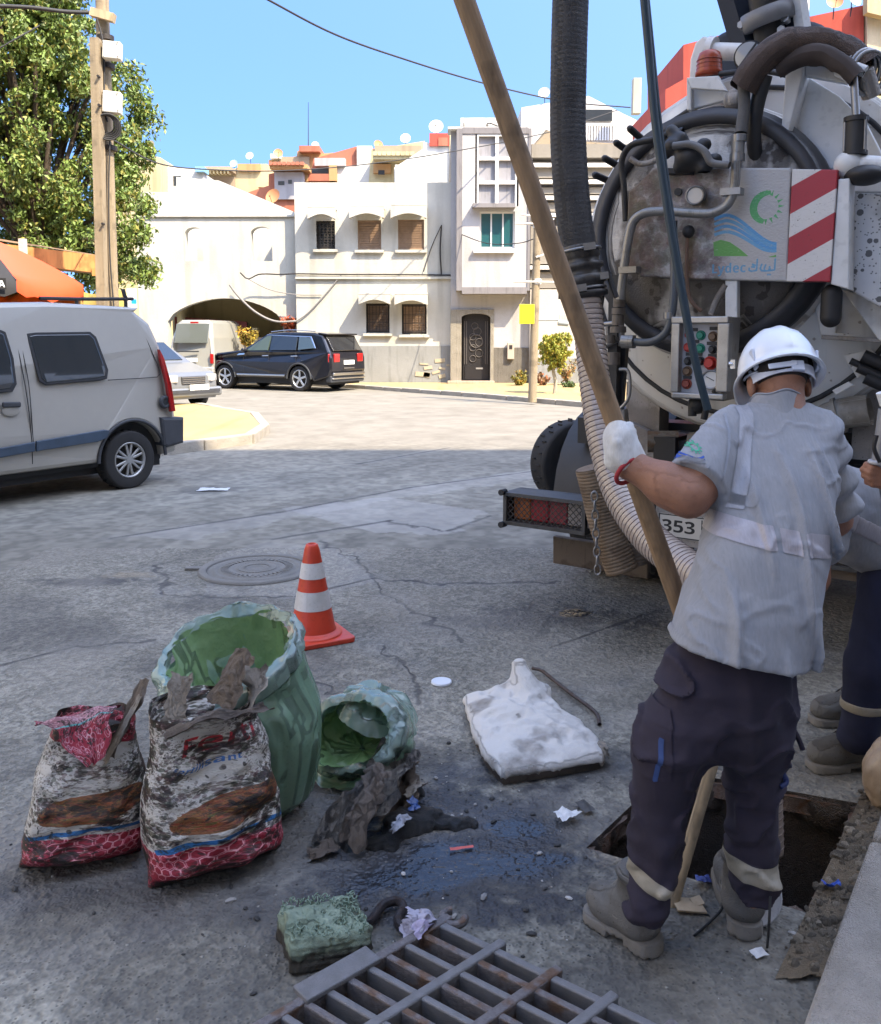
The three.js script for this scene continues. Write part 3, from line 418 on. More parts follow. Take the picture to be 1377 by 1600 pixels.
  const mb = part('meter_box', span(q(796, 0)[0], q(807, 0)[0], q(0, 561)[1], q(0, 535)[1], z + .042, z + .16, .02), mat([.42, .36, .29], .8), h); part('meter_window', span(q(799, 0)[0], q(804, 0)[0], q(0, 545)[1], q(0, 539)[1], z + .16, z + .17), mIronD, mb);
  parts('doorstep', [span(q(700, 0)[0], q(775, 0)[0], .04, .17, z + .05, z + .5), span(q(690, 0)[0], q(745, 0)[0], .03, .1, z + .3, z + .75)], mat([.5, .38, .28], .9, { map: 'plaster', s: .5 }), h);
  parts('roof_parapet', [span(x0 + .3, x1 - .5, yt + .2, yt + .45, z - .5, z - .3), span(x0 - .1, x1 - .2, yt - .02, yt + .05, z - .5, z + .3)], mBright, h); parts('roof_rail', [tube([[762, 205], [762, 193], [785, 200]].map(([x, y]) => P(x, y, HD)), .02, 20, 5), tube([[722, 205], [722, 196]].map(([x, y]) => P(x, y, HD)), .015, 4, 5), tube([[725, 205], [725, 192]].map(([x, y]) => P(x, y, HD)), .015, 4, 5)], mIronD, h);
}
{ // house with horizontal balcony bands behind the hose
  const d = HD - .5, q = at2(d), z = -d, h = thing('house', 'house with grey brown balcony bands and white rails behind the black hose', 'house');
  const x0 = q(834, 0)[0], x1 = q(1010, 0)[0], yt = q(0, 224)[1], mBand = wallWhite([.30, .275, .235]);
  parts('wall', [zpl([[x0, .05], [x1, .05], [x1, q(0, 452)[1]], [x0, q(0, 452)[1]]], z, .3), zpl([[x0, q(0, 452)[1]], [x1, q(0, 452)[1]], [x1, yt], [x0, yt]], z - .7, .3), span(x0, x1, yt - .2, yt, z - 1, z - 8)], wallWhite([.56, .52, .47]), h);
  for (const [a, b] of [[224, 245], [262, 277], [292, 302], [316, 330], [352, 412], [425, 450]]) part('balcony_band', span(x0 + .002, x1, q(0, b)[1], q(0, a)[1], z - .69, z - .1), mBand, h);
  for (const y of [258, 284, 309, 336, 418]) part('balcony_rail', span(x0 - .02, x1, q(0, y + 3)[1], q(0, y - 3)[1], z - .12, z + .05), mFrameW, h);
  part('plinth', span(x0, x1, .03, q(0, 560)[1], z + .002, z + .04), mPlinth, h);
  part('parapet', zpl([[x0, yt], [x1, yt], [q(1005, 0)[0], q(0, 215)[1]], [q(900, 0)[0], q(0, 208)[1]], [q(862, 0)[0], q(0, 190)[1]]], z - 1, .3), mTan, h);
}
{ // white house higher up behind
  const q = at2(40), h = thing('house', 'white upper storey with balustrade rising behind the black hose', 'house');
  parts('wall', [zpl([q(815, 330), q(1000, 330), q(1000, 190), q(975, 178), q(920, 150), q(815, 168)], -40, 6)], mBright, h);
  for (let i = 0; i < 12; i++) { const [a, b] = q(916 + i * 4.2, 220), [, t] = q(0, 196); part('baluster', box(.06, t - b, .06, a, (t + b) / 2, -39.9), mFrameW, h); }
  part('top_rail', span(q(913, 0)[0], q(968, 0)[0], q(0, 197)[1], q(0, 194)[1], -39.86, -39.95), mFrameW, h);
  part('chimney', span(q(982, 0)[0], q(994, 0)[0], q(0, 190)[1], q(0, 137)[1], -38.5, -38.9), wallWhite([.55, .5, .38]), h); part('window', span(q(915, 0)[0], q(960, 0)[0], q(0, 190)[1], q(0, 172)[1], -39.98, -39.9), mGlassD, h);
}
// roofs and terraces of the houses further back
const blk = (h, q, z, name, x0, y0, x1, y1, m, out = .3, back = .5) => part(name, span(q(x0, 0)[0], q(x1, 0)[0], q(0, y1)[1], q(0, y0)[1], z - back, z + out), m, h);
function backHouse(label, d, pts, m, extra) { const q = at2(d), h = thing('house', label, 'house', [0, 0, 0], 0); part('wall', zpl(pts.map(([a, b]) => q(a, b)).reverse(), -d, 6), m, h); blk(h, q, -d, 'lower_wall', Math.min(...pts.map((p) => p[0])) + 1, 346, Math.max(...pts.map((p) => p[0])) - 1, 560, m, -.1, 5); if (extra) extra(h, q, -d); return h; }
backHouse('white house top at the far left just right of the tree crown', 39, [[252, 345], [318, 345], [318, 270], [296, 262], [252, 258]], mBright, (h, q, z) => { blk(h, q, z, 'roof_tank', 300, 262, 314, 270, mat([.2, .4, .6], .6)); blk(h, q, z, 'window', 262, 275, 274, 290, mGlassD, .02, .1); });
backHouse('cream house with open roof terrace and slatted canopy below the far dishes', 46, [[316, 345], [418, 345], [418, 256], [392, 256], [364, 264], [316, 270]], mCream, (h, q, z) => { blk(h, q, z, 'terrace_shade', 318, 276, 361, 296, mTan, .1); blk(h, q, z, 'canopy', 314, 267, 363, 273, mTan, 1.2); for (let i = 0; i < 8; i++) blk(h, q, z, 'canopy_slat', 317 + i * 5.6, 273, 319.5 + i * 5.6, 277, mCream, 1.1, -.6); blk(h, q, z, 'parapet', 316, 296, 345, 300, mBright, .4); blk(h, q, z, 'upper_wall', 366, 257, 402, 268, mOrange, .2); blk(h, q, z, 'awning', 402, 288, 418, 297, mCream, .9); });
backHouse('terracotta red house with orange wall dish and cream cornice', 43, [[374, 345], [470, 345], [470, 262], [440, 262], [440, 268], [420, 272], [420, 290], [374, 305]], mTerra, (h, q, z) => { blk(h, q, z, 'cornice', 421, 262, 480, 268, mOrange, .8); for (let i = 0; i < 8; i++) blk(h, q, z, 'roof_tile', 421 + i * 7, 259, 426 + i * 7, 264, mTerra, 1); blk(h, q, z, 'grey_wall', 424, 270, 470, 312, wallWhite([.42, .41, .43]), .15); blk(h, q, z, 'window', 430, 284, 440, 290, mGlassD, .18, -.14); blk(h, q, z, 'window', 446, 282, 452, 288, mGlassD, .18, -.14); });
backHouse('orange and tan house with stair tower under the tall mast', 52, [[420, 345], [560, 345], [560, 236], [500, 240], [482, 231], [465, 236], [464, 244], [420, 250]], mOrange, (h, q, z) => { blk(h, q, z, 'tan_wall', 424, 246, 480, 262, mTan, .2); blk(h, q, z, 'stair_tower', 466, 231, 498, 240, mTerra, .6, 3); blk(h, q, z, 'roof_box', 420, 243, 436, 250, mBright, .5); });
backHouse('white and red house with rust red balcony front in the middle distance', 44, [[460, 345], [585, 345], [585, 232], [556, 229], [490, 248], [488, 262], [460, 285]], mTerra, (h, q, z) => { blk(h, q, z, 'end_wall', 556, 229.5, 580, 290, mBright, .25); blk(h, q, z, 'balcony_band', 490, 250, 538, 262, wallWhite([.46, .43, .42]), .5); blk(h, q, z, 'balcony_front', 470, 275, 522, 286, mTerra, .6); blk(h, q, z, 'front_column', 473, 262, 480, 287, mOrange, .62); blk(h, q, z, 'front_column', 513, 262, 525, 286, mOrange, .62); blk(h, q, z, 'window', 483, 264, 510, 276, mGlassD, .05); blk(h, q, z, 'window', 528, 260, 536, 274, mGlassD, .05); blk(h, q, z, 'white_wall', 525, 262, 585, 287, mBright, .3); });
backHouse('cream yellow house with scalloped canopy below two dishes', 42, [[570, 345], [664, 345], [664, 220], [580, 234], [576, 290], [570, 292]], mCream, (h, q, z) => { blk(h, q, z, 'tan_wall', 584, 228, 658, 242, mTan, .1); blk(h, q, z, 'canopy', 584, 250, 650, 256, mCream, 1.1); for (let i = 0; i < 9; i++) blk(h, q, z, 'roof_tile', 584 + i * 7.2, 245, 590 + i * 7.2, 251, mCream, 1.2); blk(h, q, z, 'orange_wall', 582, 258, 610, 272, mOrange, .3); blk(h, q, z, 'window', 590, 268, 600, 275, mGlassD, .33, -.3); blk(h, q, z, 'pillar', 642, 256, 650, 266, mOrange, 1); });
backHouse('white house with cream corner and red roof shed beside the grey bay', 36, [[616, 345], [714, 345], [714, 208], [702, 208], [702, 228], [662, 222], [662, 232], [616, 262]], mBright, (h, q, z) => { blk(h, q, z, 'roof_shed', 671, 209, 702, 229, mRed, .1, 2); blk(h, q, z, 'shed_door', 685, 216, 700, 229, mTerra, .13); blk(h, q, z, 'corner_strip', 703, 207, 714, 285, mCream, .1); blk(h, q, z, 'lower_wall', 617, 261, 652, 290, mBright, .5); });
{ const d = 30, q = at2(d), h = thing('apartment_building', 'tall red and cream apartment building behind the top of the truck', 'apartment building');
  parts('wall', [zpl([[1040, 585], [1350, 585], [1350, 8], [1180, 44], [1160, 46], [1068, 70], [1068, 124], [1040, 140]].map(([a, b]) => q(a, b)).reverse(), -d, 5)], mRed, h);
  part('cream_wall', [zpl([[1350, 585], [1480, 585], [1480, 40], [1353, 10]].map(([a, b]) => q(a, b)).reverse(), -d + .1, 5)], wallWhite([.62, .52, .36]), h); parts('roof_parapet', [zpl([[1344, 28], [1480, 60], [1480, 20], [1344, -12]].map(([a, b]) => q(a, b)).reverse(), -d + .5, .3)], mCream, h);
  for (const y of [95, 118, 138, 160]) blk(h, q, -d, 'balcony_slat', 1358, y, 1420, y + 14, mCream, .8); windowIn(h, q, -d + .4, 1358, 180, 1420, 230, { frame: mFrameW, deep: .1, mull: 1 });
  part('roof_vent', span(q(1262, 0)[0], q(1269, 0)[0], q(0, 45)[1], q(0, -12)[1], -d - .5, -d - .2), mFrameW, h); }
backHouse('yellow wall showing between the tree crown and the white house', 38, [[150, 400], [251, 400], [251, 246], [222, 240], [150, 240]], mCream);
// satellite dishes, each on its own roof
function dish(label, x, y, rpx, d, c) {
  const r = rpx / FPX * d, t = thing('satellite_dish', label, 'satellite dish', P(x, y, d), rr(-.5, .5), 'satellite dishes on the roofs');
  const b = lathe(Array.from({ length: 8 }, (_, i) => [r * i / 7, r * .3 * (i / 7) ** 2]), 20).rotateX(Math.PI / 2 - .35); part('reflector', b, mat(c, .6), t); part('arm', [bar(V(0, -r * .8, r * .4), V(0, 0, r), r * .03), xf(new THREE.SphereGeometry(r * .1, 8, 6), 0, 0, r)], mIronD, t); parts('mast', [bar(V(0, -r * 1.9, -r * .3), V(0, 0, -.04), r * .06), bar(V(0, -r * 1.9, -r * .3), V(.0, -r * .8, -.02), r * .05)], mIronD, t);
}
const oc = [.5, .22, .09], wc = [.62, .6, .52];
dish('largest pale dish, above the red roof shed beside the grey bay', 682, 199, 11, 37, wc); dish('small pale dish on the cream yellow house roof', 634, 217, 8, 42.5, wc); dish('orange dish standing on the roof of the cream yellow house', 591, 227, 7.5, 42.5, oc); dish('pale dish at the foot of the tall mast', 493, 227, 5.5, 52, wc); dish('dark orange dish at the left end of the orange and tan house', 435, 240, 7, 51, oc);
dish('pale dish left of the orange stacked dish', 391, 244, 6, 46.5, wc); dish('bluish dish over the slatted canopy', 366, 256, 6, 47, [.35, .45, .5]); dish('big orange dish fixed low on the terracotta wall', 428, 308, 12, 41, oc); dish('round cream dish on the roof beside the tree crown', 236, 228, 8, 36, [.6, .5, .3]);
dish('white dish edge-on above the red building', 1333, 0, 12, 29, wc); dish('orange dish at the top of the red building', 1304, 4, 12, 29.5, oc); dish('pale dish on the white roof between pole and black hose', 851, 146, 9, 40, wc);
single('radio_mast', 'thin grey mast rising into the sky above the orange roofs', 'mast', [bar(P(482, 240, 52), P(482, 160, 52), .03, .015, 6)], mIronD);
// tall building on our side of the street, whose shade covers the foreground
{ const b = thing('apartment_building', 'tall pale building behind the viewer that shades the street', 'apartment building', [2.7, 0, .75]), c = [[0, 0], [45, 0], [45, 46], [-26, 46], [-26, 37.1]], s = poly(c.map(([x, z]) => [x, -z])), g = new THREE.ExtrudeGeometry(s, { depth: 22.5, bevelEnabled: false }).rotateX(-Math.PI / 2);
  part('wall', g, wallWhite([.55, .5, .42]), b); const L = Math.hypot(26, 37.1); for (let f = 0; f < 7; f++) for (let i = 0; i < 9; i++) { const w = box(1.6, 1.5, .2, 0, 0, 0).rotateY(Math.atan2(-37.1, -26)); part('window', w.translate(-26 * (i + .6) / 9.2, 2.2 + f * 3, 37.1 * (i + .6) / 9.2), mGlassD, b); } }

// sunlit frontage along the left side of the street, out of the picture, that throws light back on the foreground
{ const b = thing('apartment_building', 'long sunlit cream building on the left side of the street', 'apartment building'), o = NX.clone().multiplyScalar(-15.5), l = (s, t) => { const p = o.clone().addScaledVector(AX, s).addScaledVector(NX, -t); return [p.x, -p.z]; };
  part('wall', new THREE.ExtrudeGeometry(poly([l(-45, 0), l(3.5, 0), l(3.5, 10), l(-45, 10)]), { depth: 17, bevelEnabled: false }).rotateX(-Math.PI / 2), wallWhite([.82, .76, .64]), b);
  for (let f = 0; f < 5; f++) for (let i = 0; i < 12; i++) { const w = box(1.3, 1.5, .16, 0, 0, 0).rotateY(Math.atan2(.819, .574)), p = o.clone().addScaledVector(AX, -43 + i * 3.9); part('window', w.translate(p.x, 2 + f * 3.1, p.z), mGlassD, b); } }

{ const b = thing('apartment_building', 'low grey building to the right of the truck, out of the picture', 'apartment building', [17, 0, -12]); part('wall', box(10, 7.5, 22, 5, 3.75, 0), wallWhite([.45, .4, .32]), b); for (let i = 0; i < 6; i++) for (let f = 0; f < 2; f++) part('window', box(.1, 1.4, 1.2, 0, 2 + f * 3, -9 + i * 3.6), mGlassD, b); }
// ---------------------------------------------------------------- trees, plants, poles, wires, kiosk
function leaves(pts, size, seed, flat = .25) { // many small bent leaves, one mesh with a tone of its own per leaf
  const r = rngOf(seed), n = pts.length, pos = new Float32Array(n * 12), nor = new Float32Array(n * 12), col = new Float32Array(n * 12), idx = [], q = new THREE.Quaternion(), u = V(), w = V(), nn = V();
  for (let i = 0; i < n; i++) {
    q.setFromEuler(new THREE.Euler(r() * 6.3, r() * 6.3, r() * 6.3)); u.set(1, 0, 0).applyQuaternion(q); w.set(0, 0, 1).applyQuaternion(q); nn.set(0, 1, 0).applyQuaternion(q);
    const s = size * (.6 + .8 * r()), a = s, b = s * .42, c = pts[i], k = .55 + .9 * r(), ye = r() < .2 ? 1.5 : 1;
    [[-a, 0, 0], [0, b, flat * s], [a, 0, 0], [0, -b, flat * s]].forEach(([x, y, h], j) => { const o = (i * 4 + j) * 3; pos[o] = c.x + u.x * x + w.x * y + nn.x * h; pos[o + 1] = c.y + u.y * x + w.y * y + nn.y * h; pos[o + 2] = c.z + u.z * x + w.z * y + nn.z * h; nor[o] = nn.x; nor[o + 1] = nn.y; nor[o + 2] = nn.z; col[o] = k * ye; col[o + 1] = k; col[o + 2] = k * .9; });
    idx.push(i * 4, i * 4 + 1, i * 4 + 2, i * 4, i * 4 + 2, i * 4 + 3);
  }
  const g = new THREE.BufferGeometry(); for (const [k, v] of [['position', pos], ['normal', nor], ['color', col]]) g.setAttribute(k, new THREE.BufferAttribute(v, 3)); g.setIndex(idx); return g;
}
const leafMat = (c) => new THREE.MeshPhysicalMaterial({ color: new THREE.Color().setRGB(...c), vertexColors: true, roughness: .55, side: THREE.DoubleSide, transmission: .18, thickness: 0 });
function rawPart(name, g, m, parent, kind) { const o = new THREE.Mesh(g, m); o.name = name; o.castShadow = o.receiveShadow = true; if (kind) o.userData.kind = kind; parent.add(o); return o; }
const ball = (c, r, rn) => { let x, y, z; do { x = rn() * 2 - 1; y = rn() * 2 - 1; z = rn() * 2 - 1; } while (x * x + y * y + z * z > 1); const k = Math.pow(rn(), .25) / Math.max(.05, Math.sqrt(x * x + y * y + z * z)) * (.55 + .45 * rn()); return V(c.x + x * r * k, c.y + y * r * k, c.z + z * r * k); };
const barkM = mat([.13, .1, .075], .95, { map: 'wood', s: .6, bump: 'fine', bs: .3, bsc: .02 });
{ // big tree at the left
  const D = 20, t = thing('tree', 'large dense leafy tree at the left behind the utility poles', 'tree', G(70, 634)), o = t.position, rn = rngOf(33), pts = [], L = [];
  const lobes = [[40, 60, 115], [105, 140, 95], [60, 270, 135], [180, 235, 55], [185, 365, 50], [100, 370, 95], [-70, 130, 160], [222, 185, 24], [205, 310, 34], [190, 130, 38], [30, -40, 110], [-80, 320, 150], [228, 250, 20], [222, 425, 16], [195, 415, 30], [150, 430, 40], [95, 30, 40], [170, 290, 50]];
  for (const [x, y, r] of lobes) { const rm = r / FPX * D, c = P(x, y, D + (rn() - .5) * 2.2).sub(o), n = Math.max(6, Math.round(34 * rm * rm)); for (let i = 0; i < n; i++) { const k = ball(c, rm, rn); if (rn() < .12) continue; const cr = .2 + .26 * rn(), m = Math.round(100 + 85 * rn()); for (let j = 0; j < m; j++) pts.push(ball(k, cr, rn)); if (i % 9 === 0) L.push(k); } }
  rawPart('crown', leaves(pts, .06, 5), leafMat([.165, .24, .055]), t, 'stuff');
  const fork = V(.1, 3, .1); part('trunk', [bar(V(0, -.1, 0), fork, .34, .24, 14)], barkM, t);
  part('limb', L.slice(0, 60).map((p) => tube([fork, fork.clone().lerp(p, .5).add(V(0, .4, 0)), p], .05, 10, 5)), barkM, t, { kind: 'stuff' });
}
{ // small round topiary
  const t = thing('small_tree', 'small round yellow green tree with a pale trunk by the far pavement', 'tree', G(866, 615, .1)), rn = rngOf(4), D = -t.position.z, s = D / FPX, c = V(0, 70 * s, 0), pts = [];
  for (let i = 0; i < 260; i++) { const k = ball(c.clone().add(V((rn() - .5) * .2, (rn() - .6) * .45, 0)), 25 * s, rn); for (let j = 0; j < 30; j++) pts.push(ball(k, .09, rn)); }
  rawPart('crown', leaves(pts, .042, 8), leafMat([.3, .32, .04]), t, 'stuff'); part('trunk', tube([V(0, -.05, 0), V(.03, .3, 0), V(-.03, .6, 0), V(0, 1.1, 0)], .045, 20, 8), mat([.45, .42, .36], .9, { map: 'wood', s: .4 }), t); parts('branch', [bar(V(-.02, .6, 0), V(.2, 1.0, .05), .025), bar(V(0, .65, 0), V(-.2, 1.0, 0), .025), bar(V(0, .7, 0), V(.02, 1.1, -.15), .02)], barkM, t);
}
{ const bed = thing('planter', 'low pale planter wall with small plants at the grey house', 'planter'), q = at2(26.2); parts('wall', [span(q(786, 0)[0], q(900, 0)[0], .08, q(0, 604)[1], -26.6, -26.25), span(q(860, 0)[0], q(915, 0)[0], .08, q(0, 611)[1], -25.8, -25.5)], mGreyW, bed); }
function bush(name, label, x, y, h, D, c, n, seed, leaf = .06, wide = 1) {
  const b = P(x, y, D), t = thing(name, label, 'plant', b), rn = rngOf(seed), pts = [], st = [];
  for (let i = 0; i < n; i++) { const a = rn() * 6.3, e = .15 + .5 * rn(), tip = V(Math.cos(a) * h * e * wide, h * (.6 + .5 * rn()), Math.sin(a) * h * e * wide); st.push(tube([V(0, 0, 0), tip.clone().multiplyScalar(.5).add(V(0, .1 * h, 0)), tip], .008, 6, 4)); for (let j = 0; j < 22; j++) pts.push(tip.clone().multiplyScalar(.3 + .75 * rn()).add(V((rn() - .5) * .2 * h, (rn() - .5) * .2 * h, (rn() - .5) * .2 * h))); }
  rawPart('foliage', leaves(pts, leaf, seed), leafMat(c), t, 'stuff'); part('stem', st, barkM, t, { kind: 'stuff' });
}
bush('plant', 'low yellow green plant left of the sign pole in the planter', 812, 605, .42, 26.35, [.22, .2, .03], 22, 3); bush('plant', 'reddish plant right of the sign pole in the planter', 848, 606, .4, 26.3, [.2, .1, .04], 16, 5); bush('plant', 'dry pale grass plant behind the small round tree', 885, 600, .6, 26.5, [.3, .24, .12], 18, 7); bush('plant', 'green ground plant right below the small round tree', 890, 612, .25, 25.4, [.08, .13, .03], 20, 9, .05, 1.6);
bush('plant', 'yellow bush growing in front of the porch parapet', 388, 545, .6, 28.1, [.4, .3, .04], 30, 11); bush('plant', 'orange red flowering plant beside the porch pillar', 452, 520, .45, 28.2, [.4, .1, .03], 30, 13);
bush('plant', 'green weedy plant under the kiosk canopy at the left edge', 20, 478, .5, 15.5, [.09, .13, .03], 26, 15, .06, 1.6);
const poleM = mat([.40, .33, .235], .9, { map: 'wood', s: 1.2, bump: 'fine', bs: .4, bsc: .01 });
const cableM = mat([.03, .03, .032], .7), boxM = mat([.6, .58, .52], .6, { map: 'grime', s: .5 });
{ // two utility poles
  const D = 14, p = thing('utility_pole', 'taller timber utility pole with two white boxes and a coiled cable', 'utility pole', P(180, 690, D).setY(0), 0, 'timber utility poles'), o = p.position, l = (x, y, d = D) => P(x, y, d).sub(o);
  part('pole', bar(V(0, -.1, 0), l(158, -60), .125, .095, 16), poleM, p); part('crossarm', beam(l(143, 19, D - .12), l(179, 29, D - .12), .13, .12), mat([.55, .45, .3], .8, { map: 'wood' }), p);
  for (const [x, y, a, b] of [[176, 80, 26, 25], [176, 161, 26, 31]]) { const s = D / FPX, c = l(x, y, D - .2), bx = part('junction_box', box(a * s, b * s, .16, c.x, c.y, c.z, [0, .1, -.07], .015), boxM, p); part('bracket', box(a * s * .5, .05, .12, c.x - .05, c.y + b * s * .3, c.z - .12), mIronD, bx); parts('screw', [[-1, -1], [1, 1], [-1, 1], [1, -1]].map(([i, j]) => xf(new THREE.SphereGeometry(.009, 6, 5), c.x + i * a * s * .4, c.y + j * b * s * .4, c.z + .085)), mIronD, bx); }
  for (let i = 0; i < 5; i++) part('cable_coil', xf(new THREE.TorusGeometry(.13 + .014 * i, .014, 6, 24), l(174, 198).x + .01 * i, l(174, 198).y - .015 * i, l(174, 198).z + .17 + .02 * i, [.2, .15 * i - .3, 0]), cableM, p);
  parts('downlead', [tube([[150, 24], [160, 60], [163, 110], [163, 170], [168, 190]].map(([x, y]) => l(x, y, D - .17)), .014, 40, 6), tube([[172, 215], [170, 300], [172, 400], [178, 480]].map(([x, y]) => l(x, y, D - .16)), .012, 30, 6)], cableM, p);
  parts('band', [60, 104, 232].map((y) => xf(new THREE.CylinderGeometry(.125, .125, .07, 16), l(165 + (y - 60) * .03, y).x, l(0, y).y, 0)), mIronD, p);
  const p2 = thing('utility_pole', 'shorter square timber pole standing just left of the taller pole', 'utility pole', P(166, 690, 13.75).setY(0), 0, 'timber utility poles'); const tp = P(150, 61, 13.75).sub(p2.position); part('pole', beam(V(0, -.1, 0), tp, .17, .13), poleM, p2); parts('bolt', [120, 165, 350].map((y) => { const q = P(153 + (y - 60) * .03, y, 13.66).sub(p2.position); return bar(q.clone().add(V(0, 0, -.02)), q.clone().add(V(0, 0, .05)), .02, .02, 8); }), mIronD, p2);
  single('street_sign', 'small white sign with a blue square low on the utility pole', 'sign', [span(P(181, 0, 13.7).x, P(196, 0, 13.7).x, P(0, 482, 13.7).y, P(0, 451, 13.7).y, -13.7, -13.68)], canvasMat(60, 124, (c, w, h) => { c.fillStyle = '#eee'; c.fillRect(0, 0, w, h); c.fillStyle = '#1d9bd1'; c.fillRect(26, 66, 34, 30); }, span(P(181, 0, 13.7).x, P(196, 0, 13.7).x, P(0, 482, 13.7).y, P(0, 451, 13.7).y, 0, 1)), undefined, { uv: true });
}
function canvasMat(w, h, draw) { return new THREE.MeshStandardMaterial({ map: canvasTex(w, h, draw), roughness: .6, side: THREE.DoubleSide }); }
const wire = (label, pts, r) => single('overhead_wire', label, 'wire', tube(pts.map((p) => P(...p)), r, 80, 5), cableM);
wire('dark wire crossing the open sky from upper middle toward the white house', [[405, -8, 17], [520, 52, 19], [640, 95, 21.5], [760, 131, 24.5], [880, 158, 28], [985, 168, 33]], .022);
wire('thin wire passing low over the rooftops from the tree to the truck', [[170, 215, 14], [250, 256, 17], [330, 265, 19.5], [430, 267, 21.5], [560, 258, 23.5], [700, 238, 25], [860, 206, 26.5], [965, 172, 28]], .014);
wire('grey cable running left from the crossarm into the tree', [[148, 20, 13.9], [100, 18, 13.7], [50, 12, 13.5], [-40, 8, 13.2]], .03); wire('pale wire slanting down across the tree at the upper left', [[62, 40, 14.2], [30, 58, 14], [-30, 92, 13.8]], .012);
wire('short wire from the grey house window to the sign pole', [[715, 364, 27.4], [760, 380, 26], [810, 380, 24], [838, 372, 22.2]], .014);
{ // wooden pole with a yellow sign across the street
  const D = 20.6, p = thing('utility_pole', 'slim timber pole with a yellow sign across the street', 'utility pole', G(832, 625, .1)), o = p.position, l = (x, y, d = D) => P(x, y, -o.z + (D - d)).sub(o);
  part('pole', bar(V(0, -.05, 0), l(840, 352), .1, .085, 12), poleM, p); part('steel_strut', bar(l(827, 625, D - .12).setY(-.02), l(833, 480, D - .12), .028), mIronD, p); parts('top_fitting', [xf(new THREE.CylinderGeometry(.1, .1, .12, 12), ...l(840, 352).toArray()), xf(new THREE.CylinderGeometry(.1, .1, .12, 12), ...l(839, 440).toArray())], mFrameW, p);
  for (const [a, b, y0, y1] of [[815, 866, 335, 343], [806, 842, 349, 350], [803, 872, 440, 441], [838, 850, 402, 398]]) part('antenna_arm', bar(l(a, y0, D + .1), l(b, y1, D + .1), .022, .022, 8), mFrameW, p);
  part('sign_plate', box(.34, .44, .02, l(822.5, 491).x, l(822.5, 491).y, .14, null, .008), mat([.75, .6, .02], .5), p);
  parts('lamp_head', [bar(l(872, 504), l(888, 506), .07, .06), bar(l(840, 500), l(876, 500), .02)], mat([.3, .33, .33], .5), p); parts('lamp_cage', [0, 1, 2, 3].map((i) => bar(l(875 + i * 4, 503), l(875 + i * 4, 492), .008)), mat([.3, .33, .33], .5), p);
}
{ // kiosk with a timber canopy, at the left edge
  const t = thing('kiosk', 'kiosk with an orange timber canopy at the left edge', 'kiosk', [0, 0, 0]), z = -15.2, q = at2(15.2), om = mat([.55, .3, .1], .8, { map: 'wood', s: .9 });
  const a = P(-220, 345, 14.4), b = P(158, 402, 15.6), a2 = P(-220, 392, 14.4), b2 = P(158, 425, 15.6); part('fascia', beam(a.clone().add(a2).multiplyScalar(.5), b.clone().add(b2).multiplyScalar(.5), .06, .3), om, t); part('canopy', [loft([[a.clone().add(V(0, .02, 0)), b.clone().add(V(0, .02, 0))], [a.clone().add(V(-.6, .25, -2.6)), b.clone().add(V(-.6, .2, -2.6))]], { closed: false }), loft([[a2.clone().add(V(0, .05, 0)), b2.clone().add(V(0, .05, 0))], [a2.clone().add(V(-.6, .1, -2.6)), b2.clone().add(V(-.6, .1, -2.6))]], { closed: false })], mat([.28, .17, .09], .9, { map: 'wood' }), t);
  for (const x of [-90, 60, 148]) part('rafter', beam(P(x, 425 - (148 - x) * .12, 15.5), P(x, 425 - (148 - x) * .12, 15.5).add(V(-.6, .15, -2.4)), .09, .13), om, t); part('post', [bar(P(158, 440, 16.6).setY(.1), P(158, 428, 16.6), .06)], om, t); part('shop_wall', span(-13, P(40, 0, 17.4).x, .1, 2.9, -17.6, -17.4), mat([.35, .22, .1], .9, { map: 'plaster' }), t);
  part('roof_post', box(.1, .25, .1, ...P(36, 385, 15).toArray()), mBright, t);
}
